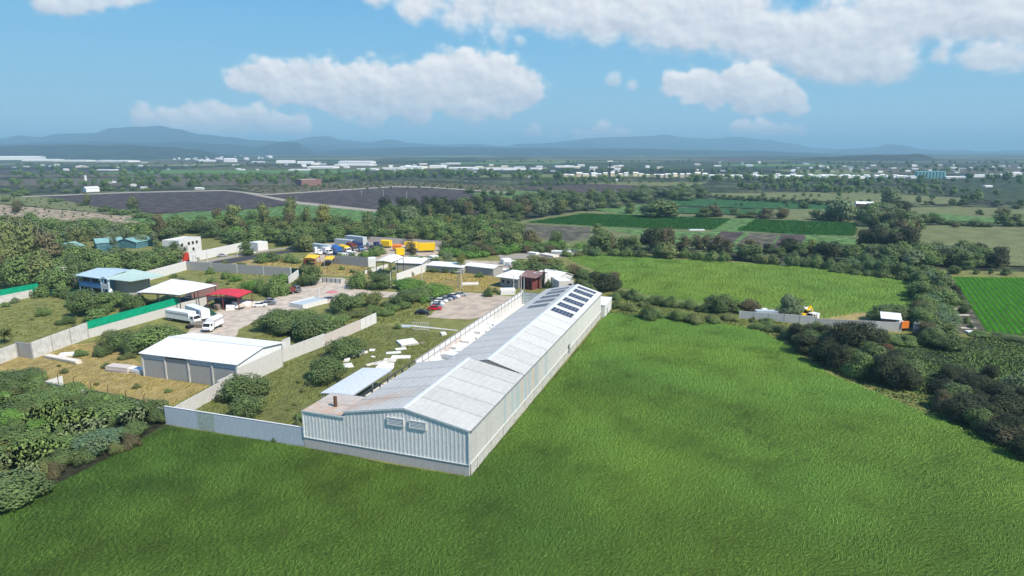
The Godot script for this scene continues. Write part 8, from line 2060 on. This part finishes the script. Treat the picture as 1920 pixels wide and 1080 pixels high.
	wood_rest("round", "brown", "far brownish trees grown together in the woods and hedges", [227,-362.7,10.3,10, 47,-307,7.8,9.5, 99.5,-307,8.8,8.1, -9.7,-358.1,12.9,7.3, -6.9,-328.9,11.7,6.7, -31.4,-458.4,11.6,12.8, 146.2,-468.2,17.9,8.6, 9.5,-488.1,13.8,12.1, -2.7,-485.1,12.5,12.9, -182.5,-397.1,8,13.4, 254.9,-446.4,14.9,8.9, -66.8,-353.9,10.6,7.8, 90.1,-310.4,8.4,7.7, -149.4,-352.9,8.9,9.3, 84.1,-310.4,8.9,7.2, 116.3,-310.4,12,5.3, 23.5,-240.9,7.4,5.3, -52.1,-329.4,10.5,6.5, -133,-381.2,7.7,11.7, 95.4,-310.4,7.8,7.7, 101.8,-300.4,8.1,7, -10.2,-517.8,11.7,13.3, 279.5,-476.5,13.8,9.4, 247.3,-436.3,10.2,10.5, 118,-475.9,11.9,9.5, -16,-302.6,8.7,5.3, 13.4,-263.7,7.6,4.5, 37.6,-232.8,6.7,4, -11.5,-294.8,9.4,4.4, -47.1,-294.2,6.4,6.4, 191.2,-453.5,11.3,8.3, 180.2,-453.5,12.1,7.6, -382.2,-496.4,9.1,9.9, 6.7,-301.7,8.7,3.7, 364.4,-475.9,11.9,5.8, 18.4,-304.1,7.9,3.6, 349,-575.1,11.4,3.5, 374.3,-575.1,7.6,3.5, 301.1,-402.6,4.7,2.5])
	wood_rest("round", "blue", "far blue green trees grown together in the woods and hedges", [148.4,-218.8,7.1,5.2])
	wood_rest("round", "yellow", "far yellowish trees grown together in the woods and hedges", [-20.1,-251.8,5.1,7.9, -37.2,-376.2,8.2,10.4, 138.9,-294.2,5.5,7.8, 9.1,-548,7.3,8.4])
	wood_rest("round", "dry", "far dry tan trees grown together in the woods and hedges", [-55.6,-433,4.3,11.3])


func spread(poly: PackedVector2Array, gap: float, size: float, vary: float, out: Array, tint: Array, n: FastNoiseLite, lean := 0.0, skip: Array = []) -> void:
	# tufts over a patch of ground, about one in every gap x gap metres
	var lo := poly[0]
	var hi := poly[0]
	for p in poly:
		lo = lo.min(p)
		hi = hi.max(p)
	var x := lo.x
	while x < hi.x:
		var z := lo.y
		while z < hi.y:
			var p := Vector2(x + rng.randf() * gap, z + rng.randf() * gap)
			z += gap
			if not in_poly(p, poly):
				continue
			var hit := false
			for s in skip:
				if in_poly(p, s):
					hit = true
					break
			if hit:
				continue
			var v := n.get_noise_2d(p.x, p.y)
			var w := n.get_noise_2d(p.x * 0.23 + 500.0, p.y * 0.23)
			var k := size * (1.0 + vary * v * 1.6) * (0.75 + 0.5 * rng.randf())
			var turn := lean + v * 1.6 + (rng.randf() - 0.5) * 1.6
			out.append(Transform3D(Basis(Vector3.UP, turn).scaled(Vector3(size * 1.1, k, size * 1.1)), Vector3(p.x, 0.0, p.y)))
			var g := clampf(0.86 + 0.12 * v + 0.05 * w + (rng.randf() - 0.5) * 0.10, 0.45, 1.0)
			tint.append(Color(clampf(g * (0.94 + 0.12 * w), 0.0, 1.0), g, g * (0.92 - 0.1 * w)))
		x += gap


func grasses() -> void:
	rng.seed = 99
	var n := FastNoiseLite.new()
	n.seed = 17
	n.frequency = 0.075
	n.fractal_octaves = 4
	var fine := tuft_mesh("fine", 58, 0.75, 0.40, 0.019, 0.45)
	var wide := tuft_mesh("wide", 60, 1.6, 0.5, 0.07, 0.4)
	var low := tuft_mesh("low", 40, 1.0, 0.34, 0.06, 0.3)
	var a := []
	var t := []
	spread(PackedVector2Array([Vector2(-77.02, -58.13), Vector2(-69.13, -78.02), Vector2(-65.05, -89.44), Vector2(-61.39, -105.57), Vector2(-43.18, -100.05), Vector2(-34, -96.9), Vector2(-21.72, -92.16), Vector2(-6.36, -87.18), Vector2(5.28, -119.29), Vector2(83.36, -68.95), Vector2(55.66, -47.03), Vector2(-34.56, -45.44)]), 0.46, 0.74, 0.4, a, t, n, 0.6)
	# sheen painted into the tint: grass darker by the camera, lighter up the field
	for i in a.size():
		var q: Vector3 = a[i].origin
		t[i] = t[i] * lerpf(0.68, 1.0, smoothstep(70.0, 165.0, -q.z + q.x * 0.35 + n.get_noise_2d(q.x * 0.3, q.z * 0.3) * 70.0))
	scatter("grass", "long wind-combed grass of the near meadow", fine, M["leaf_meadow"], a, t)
	a = []
	t = []
	spread(PackedVector2Array([Vector2(5.28, -119.29), Vector2(28.7, -185.39), Vector2(45.36, -181.65), Vector2(64.7, -170.15), Vector2(68.79, -158.52), Vector2(68.35, -145.02), Vector2(69.34, -131.49), Vector2(73.67, -120.7), Vector2(76.93, -110.69), Vector2(79.87, -102.32), Vector2(80.51, -88.46), Vector2(83.36, -68.95)]), 0.62, 0.85, 0.35, a, t, n, 0.6)
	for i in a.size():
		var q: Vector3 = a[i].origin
		t[i] = t[i] * lerpf(0.68, 1.0, smoothstep(70.0, 165.0, -q.z + q.x * 0.35 + n.get_noise_2d(q.x * 0.3, q.z * 0.3) * 70.0))  # the same painted sheen, carried on right of the warehouse
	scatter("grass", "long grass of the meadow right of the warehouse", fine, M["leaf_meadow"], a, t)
	a = []
	t = []
	spread(PackedVector2Array([Vector2(25.52, -285.21), Vector2(42.82, -298.85), Vector2(69.14, -282.34), Vector2(100.51, -270.08), Vector2(130.39, -256.43), Vector2(144.45, -242.98), Vector2(149.16, -237.76), Vector2(131.55, -204.97), Vector2(117.19, -180.44), Vector2(109.86, -187.97), Vector2(102.39, -186.03), Vector2(90.35, -179.24), Vector2(88.4, -190.61), Vector2(73.75, -195.42), Vector2(58.39, -200.45), Vector2(45.31, -212.12), Vector2(36.88, -227.96), Vector2(33.18, -257.62)]), 1.15, 1.4, 0.3, a, t, n, 0.6)
	scatter("grass", "short grass of the upper meadow", fine, M["leaf_lush"], a, t)
	# rough grass of the yards
	a = []
	t = []
	spread(PackedVector2Array([Vector2(-63.15, -112.67), Vector2(-60.29, -125.42), Vector2(-54.36, -146.64), Vector2(-38.7, -172.34), Vector2(-24.7, -168.01), Vector2(-15.35, -160.92), Vector2(-31.89, -120.13), Vector2(-36.36, -105.57)]), 1.3, 0.55, 0.7, a, t, n)
	spread(PackedVector2Array([Vector2(-61.39, -178.05), Vector2(-43.29, -194.02), Vector2(-30.36, -208.89), Vector2(-19.29, -204.97), Vector2(-26.09, -178.05), Vector2(-38.46, -171.24)]), 1.6, 0.9, 0.7, a, t, n)
	spread(PackedVector2Array([Vector2(-127.02, -249.53), Vector2(-103.4, -254.09), Vector2(-73.67, -240.87), Vector2(-74.13, -217.16), Vector2(-84.19, -204.97), Vector2(-102.01, -221.54)]), 2.2, 0.6, 0.7, a, t, n)
	spread(PackedVector2Array([Vector2(-157.16, -190.61), Vector2(-145.59, -204.97), Vector2(-113.11, -172.34), Vector2(-119.47, -152.58), Vector2(-125.73, -150.41)]), 1.8, 0.6, 0.7, a, t, n)
	spread(PackedVector2Array([Vector2(-70.94, -157.11), Vector2(-63.56, -166.96), Vector2(-49.11, -157.11), Vector2(-55.58, -148.29), Vector2(-65.48, -150.41)]), 1.5, 0.7, 0.7, a, t, n)
	spread(PackedVector2Array([Vector2(32.74, -212.95), Vector2(50.46, -196.12), Vector2(69.71, -184.13), Vector2(78.34, -174.58), Vector2(73.67, -157.11), Vector2(69.37, -159.95), Vector2(64.7, -170.15), Vector2(45.36, -181.65), Vector2(28.89, -186.67)]), 1.3, 1.0, 0.7, a, t, n)
	scatter("grass", "rough olive grass of the yards and banks", low, M["leaf_rough"], a, t)
	a = []
	t = []
	spread(PackedVector2Array([Vector2(70.94, -157.11), Vector2(96.8, -164.39), Vector2(130.97, -157.11), Vector2(89.61, -95.4), Vector2(79.6, -93.57), Vector2(77.39, -111.43), Vector2(70.16, -133.18)]), 1.6, 1.2, 0.8, a, t, n)
	scatter("grass", "dark rough grass of the hollow behind the thicket", low, M["leaf_mid"], a, t)
	a = []
	t = []
	spread(PackedVector2Array([Vector2(-129.37, -136.68), Vector2(-124.73, -149.13), Vector2(-114.86, -151.71), Vector2(-102.83, -155.73), Vector2(-80.45, -133.18), Vector2(-71.62, -129.19), Vector2(-61.95, -125.42), Vector2(-65.42, -114.71), Vector2(-74.99, -119.29), Vector2(-98, -127.91), Vector2(-112.8, -133.87)]), 1.2, 0.5, 0.6, a, t, n)
	spread(PackedVector2Array([Vector2(-120.63, -254.09), Vector2(-95.37, -282.34), Vector2(-59.73, -261.24), Vector2(-53.65, -242.98), Vector2(-75.88, -248.42), Vector2(-104.31, -256.43)]), 1.8, 0.9, 0.7, a, t, n)
	spread(PackedVector2Array([Vector2(-38.09, -235.74), Vector2(-34.62, -255.26), Vector2(-4.14, -244.05), Vector2(-2.24, -218.89), Vector2(-18.39, -215.46)]), 1.6, 0.9, 0.7, a, t, n)
	scatter("grass", "dry yellow grass of the yards", low, M["leaf_hay"], a, t)
	# striped crop
	a = []
	t = []
	var o := Vector3(168.13, 0, -239.82)
	var e := Vector3(128.19, 0, -166.44)
	var dir := (e - o).normalized()
	var right := Vector3(-dir.z, 0, dir.x)
	if right.x < 0.0:
		right = -right
	var quad_poly := PackedVector2Array([Vector2(168.83, -240.87), Vector2(220.3, -237.76), Vector2(158.26, -157.11), Vector2(135.1, -162.39), Vector2(128.19, -166.44)])
	for r in 90:
		var l := -160.0
		while l < 160.0:
			var p := o + right * (r * 1.6 + 0.8) + dir * l
			l += 0.62
			if not in_poly(Vector2(p.x, p.z), quad_poly):
				continue
			var s := 0.66 + 0.12 * rng.randf()
			a.append(Transform3D(Basis(Vector3.UP, rng.randf() * TAU).scaled(Vector3(s, s * 1.6, s)), p + Vector3(0, 0.05, 0) + right * (rng.randf() - 0.5) * 0.2))
			var g := 0.75 + 0.25 * rng.randf()
			t.append(Color(g, g, g))
	scatter("crop_rows", "bright green crop in straight rows at the right edge", fine, M["leaf_crop"], a, t)
	# dark green crops of the market garden
	a = []
	t = []
	for poly in [PackedVector2Array([Vector2(11.47, -429.78), Vector2(54.8, -487.98), Vector2(109.14, -468.2), Vector2(152.22, -449.94), Vector2(122.46, -391.63), Vector2(80.19, -399.83), Vector2(52.2, -411.31)]), PackedVector2Array([Vector2(137.65, -386.34), Vector2(170.41, -446.45), Vector2(196.45, -436.3), Vector2(227.55, -423.44), Vector2(194.62, -364.16), Vector2(166.8, -368.87)])]:
		spread(poly, 1.9, 1.5, 0.5, a, t, n)
	scatter("crop_rows", "tall dark green crop of the market garden", wide, M["leaf_maize"], a, t)
	# tussocks and small shrubs nobody could count on the dry ground far off
	a = []
	t = []
	spread(PackedVector2Array([Vector2(-354.71, -827.16), Vector2(-267.89, -903.3), Vector2(-205.96, -962.25), Vector2(-75.56, -917.35), Vector2(3.46, -838.95), Vector2(9.44, -762.73), Vector2(-112.26, -851.09), Vector2(-156.59, -863.57), Vector2(-275.52, -725.01)]), 13.0, 3.0, 0.5, a, t, n)
	spread(PackedVector2Array([Vector2(-605.36, -690.81), Vector2(-535.79, -674.87), Vector2(-464.45, -645.08), Vector2(-354.71, -547.97), Vector2(-257.26, -468.2), Vector2(-261.94, -436.3), Vector2(-383.33, -479.88), Vector2(-452.7, -513.98)]), 14.0, 1.8, 0.5, a, t, n)
	scatter("undergrowth", "low scrub dotted over the dry ground behind the ploughed fields", crown_mesh("far_bush", 901, "bush", 260, 0.09), M["leaf_olive"], a, t)
